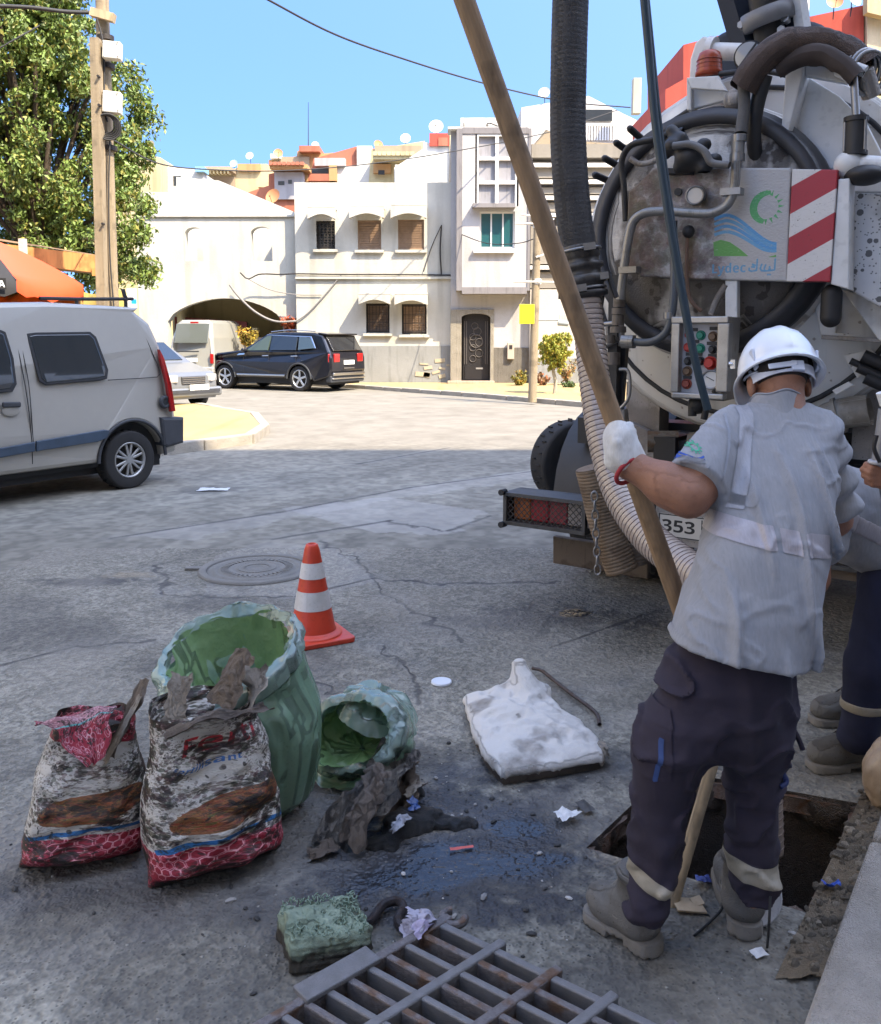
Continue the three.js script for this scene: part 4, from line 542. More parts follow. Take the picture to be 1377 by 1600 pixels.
{ // market umbrella, black and orange panels
  const D = 14.0, t = thing('parasol', 'parasol with black and orange panels beside the kiosk', 'parasol', P(-60, 690, D).setY(.1)), o = t.position, l = (x, y, d = D) => P(x, y, d).sub(o), top = l(-45, 362), rim = [], N = 8; const bl = mat([.025, .025, .028], .8), or = mat([.78, .085, .012], .75, { phys: { transmission: .25, thickness: 0 } });
  const R = 1.72, yv = l(115, 455).y; for (let i = 0; i < N; i++) { const a = i / N * 6.2832 + .02; rim.push(V(top.x + R * Math.cos(a), yv + .1, R * Math.sin(a) * .9)); }
  for (let i = 0; i < N; i++) { const p = rim[i], q = rim[(i + 1) % N], m = p.clone().add(q).multiplyScalar(.5), black = i === 1 || i === 2 || i === 5, rows = []; for (let k = 0; k <= 8; k++) { const s = k / 8, row = []; for (let j = 0; j <= 8; j++) { const e = p.clone().lerp(q, j / 8), v = top.clone().lerp(e, s); v.y += .22 * s * (1 - s) * 1.2 - .1 * s * Math.sin(Math.PI * j / 8) * s; row.push(v); } rows.push(row); }
    const dn = rows[8].map((v, j) => v.clone().add(V(0, -.17 - .03 * Math.sin(j * 2), 0))); rows.push(dn);
    const pn = part('canopy_panel', loft(rows, { closed: false }), black ? bl : or, t, { label: black ? 'black parasol panel' : 'orange parasol panel' });
    part('rib', bar(top, p, .012), mIronD, t);
    if (i === 1) { const e0 = p.clone(), e1 = q.clone(), dir = e0.clone().sub(e1).normalize(), nz = V(-dir.z, 0, dir.x), w = .5, c = e0.clone().addScaledVector(dir, -.38).add(V(0, -.055, 0)).addScaledVector(nz.z > 0 ? nz : nz.negate(), .05); const g = new THREE.PlaneGeometry(w, .16).rotateY(Math.atan2(-dir.z, dir.x)); const tm = canvasTex(256, 80, (x, ww, hh) => { x.fillStyle = '#1a1a1c'; x.fillRect(0, 0, ww, hh); x.fillStyle = '#f4f4f4'; x.font = 'bold 66px sans-serif'; x.textAlign = 'right'; x.fillText('NIA', ww - 8, 64); }); part('lettering', g.translate(c.x, c.y, c.z), new THREE.MeshStandardMaterial({ map: tm, roughness: .8, side: THREE.DoubleSide }), pn, { uv: true }); } }
  part('pole', bar(V(0, 0, 0), top, .025), mIronD, t);
}
single('awning', 'olive striped cloth awning under the parasol behind the van roof', 'awning', warp(new THREE.PlaneGeometry(2.4, .8, 24, 6), (v) => { v.z += .06 * Math.sin(v.x * 9) + .02 * Math.sin(v.y * 14); }).rotateX(-.9).translate(...P(85, 476, 15).toArray()), mat([.3, .24, .06], .85, { map: 'wood', s: .8 }));
// ---------------------------------------------------------------- vehicles
const tyreM = mat([.022, .021, .021], .85, { map: 'grime', s: .4 }), rubberM = mat([.02, .02, .021], .7), chromeM = mat([.6, .6, .6], .2, { metal: 1 }), plasticM = mat([.045, .048, .055], .65, { map: 'grime', s: .5 });
const glassM = (c = [.012, .016, .018]) => mat(c, .05, { phys: { clearcoat: 1, clearcoatRoughness: .02, specularIntensity: 1 } });
const paint = (c, metal = .3, rough = .38, s = 1.4) => mat(c, rough, { map: 'dust', s, metal, phys: { clearcoat: .6, clearcoatRoughness: .12 } });
const redLamp = mat([.35, .012, .012], .15, { phys: { clearcoat: 1 } });
function wheel(parent, x, y, z, r, w, { rim = .62, style = 5, m = mat([.42, .42, .41], .4, { metal: .7, map: 'grime', s: .4 }), face = 1, twin = true } = {}) { // axle along z, outer face toward +z * face
  const g = new THREE.Group(); g.name = 'wheel'; g.position.set(x, y, z); if (face < 0) g.rotation.y = Math.PI; parent.add(g); const rr_ = r * rim;
  const t = lathe([[rr_, -w / 2], [r * .93, -w / 2], [r * .985, -w * .42], [r, -w * .3], [r, w * .3], [r * .985, w * .42], [r * .93, w / 2], [rr_ * 1.04, w / 2], [rr_, w * .44], [rr_ * .93, w * .3], [rr_ * .9, -w * .4]], 40).rotateX(Math.PI / 2);
  part('tyre', t, tyreM, g); const tr = []; for (let i = 0; i < 44; i++) { const a = i / 44 * 6.2832; tr.push(box(.006, r * .07, w * .25, Math.sin(a) * r, Math.cos(a) * r, w * (i % 2 ? .16 : -.16), [0, 0, -a])); } part('tread', tr, tyreM, g, { kind: 'stuff' });
  part('rim', lathe([[rr_ * .99, w * .38], [rr_ * .99, w * .47], [rr_ * .9, w * .44], [rr_ * .86, w * .3], [rr_ * .86, w * .1]], 36).rotateX(Math.PI / 2), m, g); part('hub_cap', [xf(new THREE.CylinderGeometry(rr_ * .2, rr_ * .24, w * .1, 18).rotateX(Math.PI / 2), 0, 0, w * .36)], m, g);
  part('brake_disc', xf(new THREE.CylinderGeometry(rr_ * .84, rr_ * .84, .02, 24).rotateX(Math.PI / 2), 0, 0, w * .05), mat([.05, .045, .04], .7, { metal: .5 }), g);
  for (let i = 0; i < style; i++) for (const k of twin ? [-1, 1] : [0]) { const a = i / style * 6.2832 + k * .2; part('spoke', box(rr_ * (twin ? .14 : .24), rr_ * .72, w * .12, Math.sin(a) * rr_ * .55, Math.cos(a) * rr_ * .55, w * .34, [0, 0, -a], .008), m, g); }
  return g;
}
function bodyShell(pts, width, bevel, tumble) { return warp(plate(pts, width, [], bevel), (v) => tumble(v)); }
{ // silver van at the left
  const o = G(207, 763), t = thing('van', 'silver panel van with a blue side strip parked at the left', 'van', [o.x, 0, o.z], 55 * Math.PI / 180), W = 1.66, L = (x, y, z = 0) => onPlane(t, x, y, 'z', z), q = (x, y) => { const p = L(x, y); return [p.x, p.y]; };
  const in_ = (y) => -.10 * sst(.95, 1.85, y) - .02 * sst(.55, .2, y), tum = (v) => { const s = v.z > -W / 2 ? 1 : -1; v.z += s * in_(v.y); };
  const silver = paint([.43, .41, .37], .25, .42, 2.2), wr = q(207, 722)[1], rear = [[222, 487], [243, 505], [256, 540], [266, 590], [274, 640], [279, 688]].map(([x, y]) => q(x, y));
  const rx = q(207, 0)[0], arch = []; for (let i = 0; i <= 16; i++) { const a = Math.PI * i / 16; arch.push([.03 + .385 * Math.cos(a), wr + .03 + .385 * Math.sin(a)]); } const fa = arch.map(([x, y]) => [x - 2.7, y]);
  const topY = q(120, 476)[1], pts = [[-3.25, .3], ...fa.slice().reverse(), ...arch.slice().reverse(), [rear[5][0] - .02, .32], ...rear.slice().reverse(), [.25, topY - .005], [-.8, topY + .02], [-1.7, topY - .02], [-2.45, 1.2], [-3.1, .98], [-3.3, .75]].map(([x, y]) => [x, Math.max(y, .24)]);
  part('body', bodyShell(pts, W, .045, tum), silver, t);
  part('wheel_housing', [span(-3.1, .45, .25, .66, -.12, -.5)], rubberM, t); part('underbody', span(-3.1, .5, .17, .3, -.2, -W + .2), rubberM, t);
  const on = (pts, dz = .004) => pts.map(([x, y]) => { const p = L(x, y); return V(p.x, p.y, in_(p.y) + dz); });
  const pane = (px, m, name, dz, th = .02, extra) => { const s = px.map(([x, y]) => q(x, y)), g = warp(plate(s.slice().reverse(), th, [], .008), (v) => { v.z += in_(v.y) + dz + th; }); return part(name, g, m, extra || t); };
  const fr = pane([[48, 521], [62, 519], [148, 518], [157, 526], [171, 578], [168, 592], [156, 595], [72, 602], [62, 596], [50, 535]], rubberM, 'window', -.008); pane([[52, 525], [63, 523], [146, 522], [153, 529], [166, 578], [164, 588], [154, 591], [73, 598], [66, 592], [55, 536]], glassM([.015, .022, .028]), 'pane', .002, .014, fr);
  const f2 = pane([[-150, 528], [2, 512], [16, 518], [25, 560], [27, 600], [20, 612], [-150, 632]], rubberM, 'window', -.008); pane([[-150, 532], [0, 517], [12, 522], [20, 560], [22, 598], [16, 607], [-150, 627]], glassM([.015, .022, .028]), 'pane', .002, .014, f2);
  pane([[54, 689], [160, 671], [168, 672], [164, 684], [150, 690], [54, 705]], mat([.045, .07, .105], .55, { map: 'grime', s: .5 }), 'side_strip', .012, .03, t); pane([[-150, 726], [52, 690], [52, 705], [-150, 742]], mat([.045, .07, .105], .55, { map: 'grime', s: .5 }), 'side_strip', .012, .03, t);
  const seam = (l) => part('panel_seam', tube(on(l.map((p) => p), -.001), .0045, 60, 5), mat([.03, .03, .03], .9), t);
  seam([[3, 500], [18, 502], [28, 520], [40, 600], [50, 690], [52, 725]]); seam([[53, 700], [46, 600], [40, 530], [44, 515], [56, 512], [150, 510], [215, 511], [230, 520], [243, 552], [252, 584], [250, 588], [235, 590], [170, 594]]); seam([[0, 496], [120, 496], [222, 498]]);
  { const hp = on([[17, 633]], .006)[0]; part('door_handle', [box(.17, .05, .035, hp.x, hp.y + .005, hp.z + .008, [0, 0, -.05], .014)], plasticM, t); part('handle_recess', xf(new THREE.SphereGeometry(.085, 18, 12).scale(1, .62, .14), hp.x, hp.y - .05, hp.z - .004), silver, t); }
  { const c = on([[257, 628]], 0)[0]; const f = part('fuel_cap', xf(lathe([[0, .012], [.03, .012], [.035, .03], [.062, .034], [.07, .01], [.072, 0]], 24).rotateX(Math.PI / 2), c.x, c.y, c.z), plasticM, t); part('cap_centre', xf(new THREE.CylinderGeometry(.028, .03, .02, 16).rotateX(Math.PI / 2), c.x, c.y, c.z + .018), rubberM, f); }
  pane([[250, 546], [256, 560], [264, 600], [270, 642], [263, 643], [257, 600], [250, 560]], redLamp, 'tail_light', .004, .05, t);
  { const b = q(250, 652), e = q(281, 652), c = q(282, 690), d = q(255, 700); const g = plate([[b[0], b[1]], [b[0] + .02, d[1] + .03], [d[0] + .04, d[1]], [c[0] + .03, d[1] + .03], [e[0] + .04, e[1]]].reverse(), W + .04, [], .03); part('rear_bumper', g.translate(0, 0, .03), plasticM, t); }
  { const l = []; for (let i = 0; i <= 16; i++) { const a = Math.PI * i / 16; l.push(V(.03 + .40 * Math.cos(a), wr + .03 + .40 * Math.sin(a), -.004)); } part('arch_trim', tube(l, .018, 40, 6), plasticM, t); }
  wheel(t, 0, .295, -.10, .3, .19, { style: 6 }); wheel(t, -2.7, .295, -.10, .3, .19, { style: 6 }); wheel(t, 0, .295, -W + .1, .3, .19, { style: 6, face: -1 }); wheel(t, -2.7, .295, -W + .1, .3, .19, { style: 6, face: -1 });
  { const a = L(62, 466, -.5), b = L(208, 467, -.5), z = -.5, r = part('roof_rack', tube([V(a.x, a.y, z), V((a.x + b.x) / 2, a.y + .01, z), V(b.x, b.y, z)], .018, 30, 8), rubberM, t); const h = L(197, 478, -.5); parts('rack_foot', [bar(V(h.x, topY - .05, z), V(h.x, b.y + .03, z), .02), bar(V(a.x + .4, topY - .02, z), V(a.x + .4, a.y, z), .018), beam(V(h.x - .01, b.y + .02, z), V(h.x - .03, b.y + .1, z), .03, .03)], rubberM, r); }
  part('rear_window', box(.02, .5, 1.1, rear[2][0] + .04, 1.35, -W / 2, [0, 0, .18]), glassM(), t);
}
{ // dark SUV on the far side
  const o = G(467, 612), t = thing('car', 'dark blue black SUV parked at the far kerb before the white house', 'car', [o.x, 0, o.z], -30 * Math.PI / 180), W = 1.88, navy = paint([.010, .011, .018], .1, .22);
  const tum = (v) => { const s = v.z > -W / 2 ? 1 : -1; v.z -= s * (.22 * sst(1.0, 1.7, v.y) + .05 * sst(.5, .25, v.y)); if (v.x > .6 && v.y < 1.2) v.z -= s * .12 * sst(.6, 1.1, v.x); if (v.x < -3.3) v.z -= s * .2 * sst(-3.3, -3.8, v.x); };
  const arc = (cx) => Array.from({ length: 15 }, (_, i) => [cx - .42 * Math.cos(Math.PI * i / 14), .36 + .42 * Math.sin(Math.PI * i / 14)]);
  const prof = [[-3.7, .3], [-3.25, .26], ...arc(-2.815), ...arc(0), [.5, .28], [.98, .42], [1.06, .62], [1.05, .95], [1.0, 1.12], [.72, 1.58], [.4, 1.65], [-.6, 1.68], [-1.25, 1.64], [-2.1, 1.16], [-3.1, 1.06], [-3.6, .92], [-3.76, .65]];
  part('body', bodyShell(prof, W, .05, tum), navy, t); part('underbody', span(-3.5, .9, .2, .45, -.2, -W + .2), rubberM, t);
  const sideP = (pts, m, name, th = .03, dz = .006) => part(name, warp(plate(pts, th, [], .008), (v) => { v.z += dz + th - th; v.z -= .22 * sst(1.0, 1.7, v.y); if (v.x > .6 && v.y < 1.2) v.z -= .12 * sst(.6, 1.1, v.x); }), m, t);
  sideP([[-1.95, 1.14], [-1.12, 1.15], [-1.12, 1.56], [-1.28, 1.56], [-1.5, 1.44]], glassM([.06, .08, .05]), 'front_side_window'); sideP([[-1.06, 1.15], [-.1, 1.16], [-.16, 1.57], [-1.06, 1.57]], glassM(), 'rear_side_window'); sideP([[-.03, 1.17], [.52, 1.22], [.3, 1.5], [-.1, 1.57]], glassM([.04, .06, .07]), 'quarter_window');
  sideP([[-1.3, 1.58], [.3, 1.52], [.55, 1.22], [.6, 1.22], [.34, 1.55], [-1.3, 1.6]], chromeM, 'window_trim', .012, .012); sideP([[-2.3, .42], [-.5, .42], [-.48, .47], [-2.3, .47]], chromeM, 'sill_trim', .02, .02); sideP([[-2.3, 1.0], [-1.98, 1.02], [-1.98, 1.07], [-2.2, 1.06]], chromeM, 'wing_vent', .015, .012);
  for (const x of [-1.3, -.25]) sideP([[x, .98], [x + .24, .99], [x + .24, 1.02], [x, 1.01]], chromeM, 'door_handle', .03, .03); for (const x of [-1.09, -.1, -2.05]) sideP([[x, .45], [x + .014, .45], [x + .014, 1.13], [x, 1.13]], rubberM, 'door_seam', .012, .004);
  for (const cx of [-2.815, 0]) part('arch_trim', tube(Array.from({ length: 17 }, (_, i) => V(cx + .43 * Math.cos(Math.PI * i / 16), .36 + .43 * Math.sin(Math.PI * i / 16), -.01)), .03, 40, 6), plasticM, t);
  part('rear_window', box(.02, .5, 1.35, .905, 1.36, -W / 2, [0, 0, .56], .01), glassM([.02, .02, .02]), t); part('spoiler', box(.32, .04, 1.45, .7, 1.62, -W / 2, [0, 0, -.1], .015), navy, t);
  for (const s of [0, 1]) { const l = part('tail_light', [box(.16, .24, .07, .93, .95, s ? -W + .16 : -.16, [0, s ? .5 : -.5, 0], .02), box(.05, .24, .26, 1.05, .95, s ? -W + .38 : -.38, null, .02)], redLamp, t); }
  part('number_plate', box(.02, .12, .5, 1.075, .82, -W / 2, null, .004), mat([.75, .75, .7], .5), t); part('tailgate_badge', box(.012, .035, .5, 1.075, .66, -W / 2), chromeM, t); parts('bumper_trim', [box(.05, .09, 1.5, 1.07, .5, -W / 2, null, .02), box(.05, .05, 1.55, 1.06, .38, -W / 2, null, .02)], chromeM, t); part('lower_bumper', box(.2, .2, 1.6, .94, .36, -W / 2, null, .04), plasticM, t); part('door_mirror', box(.12, .12, .2, -1.95, 1.15, .05, null, .04), navy, t); part('headlight', box(.35, .1, .1, -3.55, .86, -.2, [0, .5, .1], .03), chromeM, t);
  for (const x of [0, -2.815]) { wheel(t, x, .36, -.13, .36, .22, { style: 5, twin: false, rim: .72, m: mat([.6, .6, .6], .25, { metal: .8 }) }); wheel(t, x, .36, -W + .13, .36, .22, { style: 5, rim: .72, face: -1 }); } part('roof_rail', tube([V(-1.2, 1.68, -.28), V(-.5, 1.73, -.28), V(.4, 1.69, -.28)], .015, 20, 6), chromeM, t);
}
{ // white minivan seen from behind
  const D = 26.5, t = thing('van', 'white minivan seen from behind beyond the silver car', 'van', [P(281, 0, D).x, 0, -D], -.12), s = D / FPX, y = (py) => 1.56 - (py - 525) * s, x = (px) => (px - 281) * s, white = paint([.36, .36, .33], .1, .4);
  const o = [[-40, 588], [36, 588], [37, 560], [33, 528], [27, 505], [22, 500], [-40, 499]].map(([a, b]) => [a * s, y(b)]), hw = 36 * s; const yy = (p) => p[1];
  part('body', warp(plate([[-hw, .24], [hw, .24], [hw * 1.02, y(575)], [hw * 1.02, y(555)], [hw * .93, y(528)], [hw * .78, y(505)], [hw * .6, y(500)], [-hw * .6, y(500)], [-hw * .78, y(505)], [-hw * .93, y(528)], [-hw * 1.02, y(555)]], 4.1, [], .08), (v) => { v.z -= .35 * sst(y(545), y(500), v.y) * (v.z > -1 ? 1 : 0); }), white, t);
  part('rear_window', box(hw * 1.5, .62, .03, 0, y(521), -.12, [-.37, 0, 0], .012), glassM([.1, .11, .1]), t); part('brake_light', box(.25, .05, .03, .05, y(504), -.22), redLamp, t); for (const k of [-1, 1]) part('tail_light', box(.09, .3, .1, k * hw * .93, y(560), .0, null, .02), redLamp, t);
  part('bumper', box(hw * 2.05, .2, .2, 0, y(578), -.02, null, .05), mat([.3, .3, .29], .6), t); part('number_plate', box(.5, .12, .02, -.05, y(562), .02), mat([.7, .7, .68], .5), t); part('handle_strip', box(.7, .04, .03, -.1, y(549), .01), plasticM, t); for (const k of [-1, 1]) for (const zz of [-.7, -3.3]) wheel(t, k * (hw - .12), .31, zz, .31, .2).rotation.y = k * Math.PI / 2;
}
{ // silver car, front toward us
  const D = 18.6, t = thing('car', 'silver grey car with its front end showing behind the silver van', 'car', [P(296, 0, D).x - .2, 0, -D - .1], .95), W = 1.66, sil = paint([.24, .25, .26], .4, .3);
  const pr = [[0, .24], [.03, .5], [0, .72], [-.12, .8], [-1.0, .98], [-1.75, 1.42], [-2.9, 1.44], [-3.6, 1.0], [-4.1, .95], [-4.15, .4], [-4.1, .22]]; // length along -x, then turned so the nose points to +z
  part('body', warp(plate(pr.slice().reverse(), W, [], .05).translate(0, 0, W / 2), (v) => { const k = Math.sign(v.z); v.z -= k * (.2 * sst(-.5, .05, v.x) + .22 * sst(.9, 1.5, v.y)); }).rotateY(-Math.PI / 2), sil, t);
  part('grille', [box(.62, .17, .05, 0, .63, .02, null, .02)], mat([.1, .1, .105], .4, { metal: .6 }), t); for (let i = 0; i < 4; i++) part('grille_bar', box(.58, .014, .02, 0, .57 + i * .04, .045), chromeM, t); for (const k of [-1, 1]) part('headlight', box(.28, .16, .2, k * .52, .67, -.07, [0, k * .5, 0], .03), mat([.5, .5, .5], .08, { phys: { clearcoat: 1 } }), t);
  part('bumper', box(1.5, .2, .22, 0, .38, -.04, null, .06), sil, t); part('bumper_insert', box(1.3, .07, .03, 0, .4, .08), plasticM, t); part('number_plate', box(.5, .12, .02, .1, .48, .085), mat([.75, .75, .72], .5), t); part('windscreen', box(1.2, .03, .75, 0, 1.22, -1.4, [.53, 0, 0], .01), glassM(), t);
  for (const k of [-1, 1]) for (const zz of [-.75, -3.2]) { const w = wheel(t, k * (W / 2 - .1), .29, zz, .29, .18); w.rotation.y = k * Math.PI / 2; }
}
// ---------------------------------------------------------------- the vacuum truck, seen from behind
function ribbed(pts, r, pitch, amp, { seg = 20, power = 1, n0 = 3 } = {}) { // corrugated hose along points
  const c = new THREE.CatmullRomCurve3(pts, false, 'centripetal'), L = c.getLength(), n = Math.round(L / pitch * (n0 + 1)), fr = c.computeFrenetFrames(n, false), rings = [];
  const up = V(0, 0, 1); for (let i = 0; i <= n; i++) { const u = i / n, p = c.getPointAt(u), t = c.getTangentAt(u), a = V().crossVectors(t, up).normalize(), b = V().crossVectors(t, a), k = i % (n0 + 1), q = r + amp * (k === 0 ? -1 : k === Math.floor((n0 + 1) / 2) ? 1 : .6), ring = []; for (let j = 0; j < seg; j++) { const w = j / seg * 6.28319; ring.push(p.clone().addScaledVector(a, Math.cos(w) * q).addScaledVector(b, Math.sin(w) * q)); } rings.push(ring); }
  return loft(rings, { capA: true, capB: true });
}
const tankWhite = mat([.66, .65, .62], .45, { map: 'dirt', s: 1.7, bump: 'bump', bs: 1.2, bsc: .003, phys: { clearcoat: .25, clearcoatRoughness: .3 } }), tankClean = mat([.68, .68, .665], .5, { map: 'grime', s: 1.2 }), dirtyM = mat([.30, .28, .26], .6, { map: 'dirt', s: .7, bump: 'fine', bs: .5, bsc: .006 }), blackM = mat([.02, .019, .019], .55, { map: 'grime', s: .4 }), steelM = mat([.30, .295, .29], .38, { metal: .75, map: 'grime', s: .4 }), galvM = mat([.27, .27, .265], .4, { metal: .55, map: 'dirt', s: .35 }), navyM = mat([.008, .014, .028], .75, { map: 'grime', s: .5 }), leatherM = mat([.075, .047, .033], .75, { map: 'grime', s: .18, bump: 'fine', bs: .25, bsc: .008 }), brownM = mat([.13, .1, .075], .85, { map: 'dirt', s: .4 });
const truck = thing('vacuum_truck', 'white vacuum tanker truck seen from behind with round rear door and control box', 'truck', [1.58, 0, -4.57], -35 * Math.PI / 180);
{
  const t = truck, T = (x, y, z) => onPlane(t, x, y, 'z', z), TP = (px, z) => px.map(([x, y]) => { const p = T(x, y, z); return [p.x, p.y]; }), Pl = (px, z, th, bev = .006) => plate(TP(px, z).reverse(), th, [], bev).translate(0, 0, z);
  const c = T(1166, 400, 0), R = .905, lz = (pts, seg = 48) => lathe(pts, seg).rotateX(Math.PI / 2);
  part('tank', lz([[0, .20], [.45, .18], [.72, .10], [R - .03, .02], [R, 0], [R, -.06], [R - .012, -.065], [R - .012, -5.2], [.6, -5.45], [0, -5.5]].map(([r, z]) => [r, z])).translate(c.x, c.y, 0), tankWhite, t);
  parts('tank_ring', [lz([[R - .115, .055], [R - .1, .075], [R - .085, .06]]).translate(c.x, c.y, 0), lz([[R, -1.2], [R + .03, -1.2], [R + .03, -1.3], [R, -1.3]]).translate(c.x, c.y, 0)], blackM, t);
  { const d = T(1098, 364, .34), r = .575; const dr = part('rear_door', lz([[0, .46], [.25, .44], [.45, .385], [r - .06, .335], [r - .05, .30]]).translate(d.x, d.y, 0), mat([.50, .49, .47], .55, { map: 'soot', s: .9, bump: 'fine', bs: .4, bsc: .006 }), t);
    part('door_rim', lz([[r - .07, .33], [r - .055, .375], [r, .37], [r + .01, .28], [r + .03, .27], [r + .03, .21], [r, .2], [r, .0]]).translate(d.x, d.y, 0), mat([.05, .05, .055], .5, { map: 'grime', s: .5 }), dr);
    part('door_collar', lz([[r + .02, .22], [r + .05, .2], [r + .055, .05], [r + .06, -.1]]).translate(d.x, d.y, 0), tankWhite, dr);
    for (let i = 0; i < 10; i++) { const a = 2.2 + i * .14; if (i > 3) continue; part('door_clamp', [bar(V(d.x + Math.cos(a) * (r + .03), d.y + Math.sin(a) * (r + .03), .2), V(d.x + Math.cos(a) * (r + .1), d.y + Math.sin(a) * (r + .1), .32), .018), xf(new THREE.SphereGeometry(.017, 10, 8), d.x + Math.cos(a) * (r + .1), d.y + Math.sin(a) * (r + .1), .32)], blackM, dr); } }
  // beam plate across the door with the emblem and the hazard stripes
  { const z = .52, pts = [[1022, 262], [1236, 262], [1230, 440], [1110, 437], [1000, 432], [976, 418], [982, 300]], xy = TP(pts, z), xs = xy.map((p) => p[0]), ys = xy.map((p) => p[1]), x0 = Math.min(...xs), x1 = Math.max(...xs), y0 = Math.min(...ys), y1 = Math.max(...ys), W = 1024, H = Math.round(W * (y1 - y0) / (x1 - x0));
    const tx = canvasTex(W, H, (g) => {
      const U = (px, py) => { const p = T(px, py, z); return [(p.x - x0) / (x1 - x0) * W, (y1 - p.y) / (y1 - y0) * H]; }, rn = rngOf(12);
      g.fillStyle = '#a9a7a5'; g.fillRect(0, 0, W, H);
      for (let i = 0; i < 2600; i++) { const x = rn() * W, y = rn() * H; g.fillStyle = `rgba(${60 + rn() * 60},${50 + rn() * 50},${42 + rn() * 40},${.03 + rn() * .07})`; g.fillRect(x, y, 1 + rn() * 26, 1 + rn() * 4); }
      for (let i = 0; i < 1500; i++) { const k = rn(), x = k * k * W * .62, y = rn() * H, s = 6 + rn() * 46; g.fillStyle = `rgba(${52 + rn() * 40},${44 + rn() * 30},${38 + rn() * 24},${.08 + .12 * rn()})`; g.beginPath(); g.ellipse(x, y, s, s * (.3 + rn()), rn() * 3, 0, 7); g.fill(); }
      for (let i = 0; i < 160; i++) { const x = rn() * W * .55, y = rn() * H; g.fillStyle = `rgba(190,180,170,${.05 + .12 * rn()})`; g.fillRect(x, y, 1 + rn() * 2, 6 + rn() * 40); }
      const path = (pts) => { g.beginPath(); pts.forEach(([a, b], i) => { const [x, y] = U(a, b); i ? g.lineTo(x, y) : g.moveTo(x, y); }); };
      const z7 = (x, y) => [850 + x / 2.613, 300 + y / 2.613];
      // green hill, blue waves, green sun
      path([[695, 262], [692, 205], [722, 195], [760, 205], [800, 232], [835, 262]].map(([a, b]) => z7(a, b))); g.closePath(); g.fillStyle = '#5b9a4a'; g.fill(); path([[915, 266], [948, 266], [948, 256]].map(([a, b]) => z7(a, b))); g.closePath(); g.fill();
      g.lineCap = 'butt'; for (let k = 0; k < 4; k++) { const dy = k * 21; path(Array.from({ length: 26 }, (_, i) => { const u = i / 25, x = 696 + u * 254, y = 112 + dy + (u < .22 ? -18 * Math.sin(u / .22 * 1.57) : -18 + 118 * sst(.18, 1, u)) * (1 - k * .09) + (u > .8 ? -14 * (u - .8) * k : 0); return z7(x, y); })); g.strokeStyle = k % 2 ? '#5f97bd' : '#4f8fc0'; g.lineWidth = 19; g.stroke(); }
      const [sx, sy] = U(...z7(908, 62)), s1 = U(...z7(945, 62))[0] - sx; g.fillStyle = '#4c9a5c'; for (let i = 0; i < 16; i++) { const a = i / 16 * 6.283; if (a > 2.0 && a < 3.7) continue; g.beginPath(); g.moveTo(sx + Math.cos(a - .12) * s1 * 1.35, sy + Math.sin(a - .12) * s1 * 1.35); g.lineTo(sx + Math.cos(a) * s1 * 2.0, sy + Math.sin(a) * s1 * 2.0); g.lineTo(sx + Math.cos(a + .12) * s1 * 1.35, sy + Math.sin(a + .12) * s1 * 1.35); g.fill(); }
      g.beginPath(); g.arc(sx, sy, s1 * 1.85, 1.75, 4.95); g.arc(sx + s1 * .42, sy + s1 * .05, s1 * 1.42, 4.75, 1.95, true); g.fill();
      const [lx, ly] = U(...z7(682, 335)), [l2] = U(...z7(945, 335)); g.fillStyle = 'rgba(70,140,185,.75)'; g.font = `bold ${Math.round((l2 - lx) * .2)}px sans-serif`; g.textAlign = 'left'; g.fillText('Lydec', lx, ly - 4); { const q = (l2 - lx) * .01, bx = l2, by = ly - 6; g.strokeStyle = 'rgba(70,140,185,.75)'; g.lineWidth = q * 2.6; g.lineJoin = g.lineCap = 'round'; const st = (...p) => { g.beginPath(); p.forEach(([a, b], i) => i ? g.lineTo(bx - a * q, by - b * q) : g.moveTo(bx - a * q, by - b * q)); g.stroke(); }; st([1, 17], [1.5, 1], [8, 0], [9, 6], [10, 0], [16, 0], [17, 4], [15, 9]); st([15.5, 0], [21, 0.5], [23, 4], [21, 10]); st([28, 18], [28.5, 1.5], [36, 0], [40, 2], [40, 5]); st([31, 9], [35, 11], [32, 6], [36, 7]); for (const a of [8, 11]) { g.beginPath(); g.arc(bx - a * q, by + 6 * q, q * 1.4, 0, 7); g.fill(); } }
      for (let i = 0; i < 500; i++) { const [a, b] = U(1110 + rn() * 110, 285 + rn() * 150); g.fillStyle = `rgba(168,166,163,${.25 + .4 * rn()})`; g.fillRect(a, b, 1 + rn() * 14, 1 + rn() * 3); }
    });
    const g = plate(xy.slice().reverse(), .07, [], .008), p = g.attributes.position, uv = g.attributes.uv; for (let i = 0; i < p.count; i++) uv.setXY(i, (p.getX(i) - x0) / (x1 - x0), (p.getY(i) - y0) / (y1 - y0)); g.translate(0, 0, z);
    const bp = part('beam_plate', g, new THREE.MeshPhysicalMaterial({ map: tx, roughness: .5, bumpMap: sized('fine', 1), bumpScale: .003, side: THREE.DoubleSide, clearcoat: .15, clearcoatRoughness: .4 }), t, { uv: true });
    const hz = [[1238, 264], [1309, 265], [1297, 440], [1229, 440]], hp = TP(hz, z + .012), hx0 = Math.min(...hp.map((q) => q[0])), hx1 = Math.max(...hp.map((q) => q[0])), hy0 = Math.min(...hp.map((q) => q[1])), hy1 = Math.max(...hp.map((q) => q[1]));
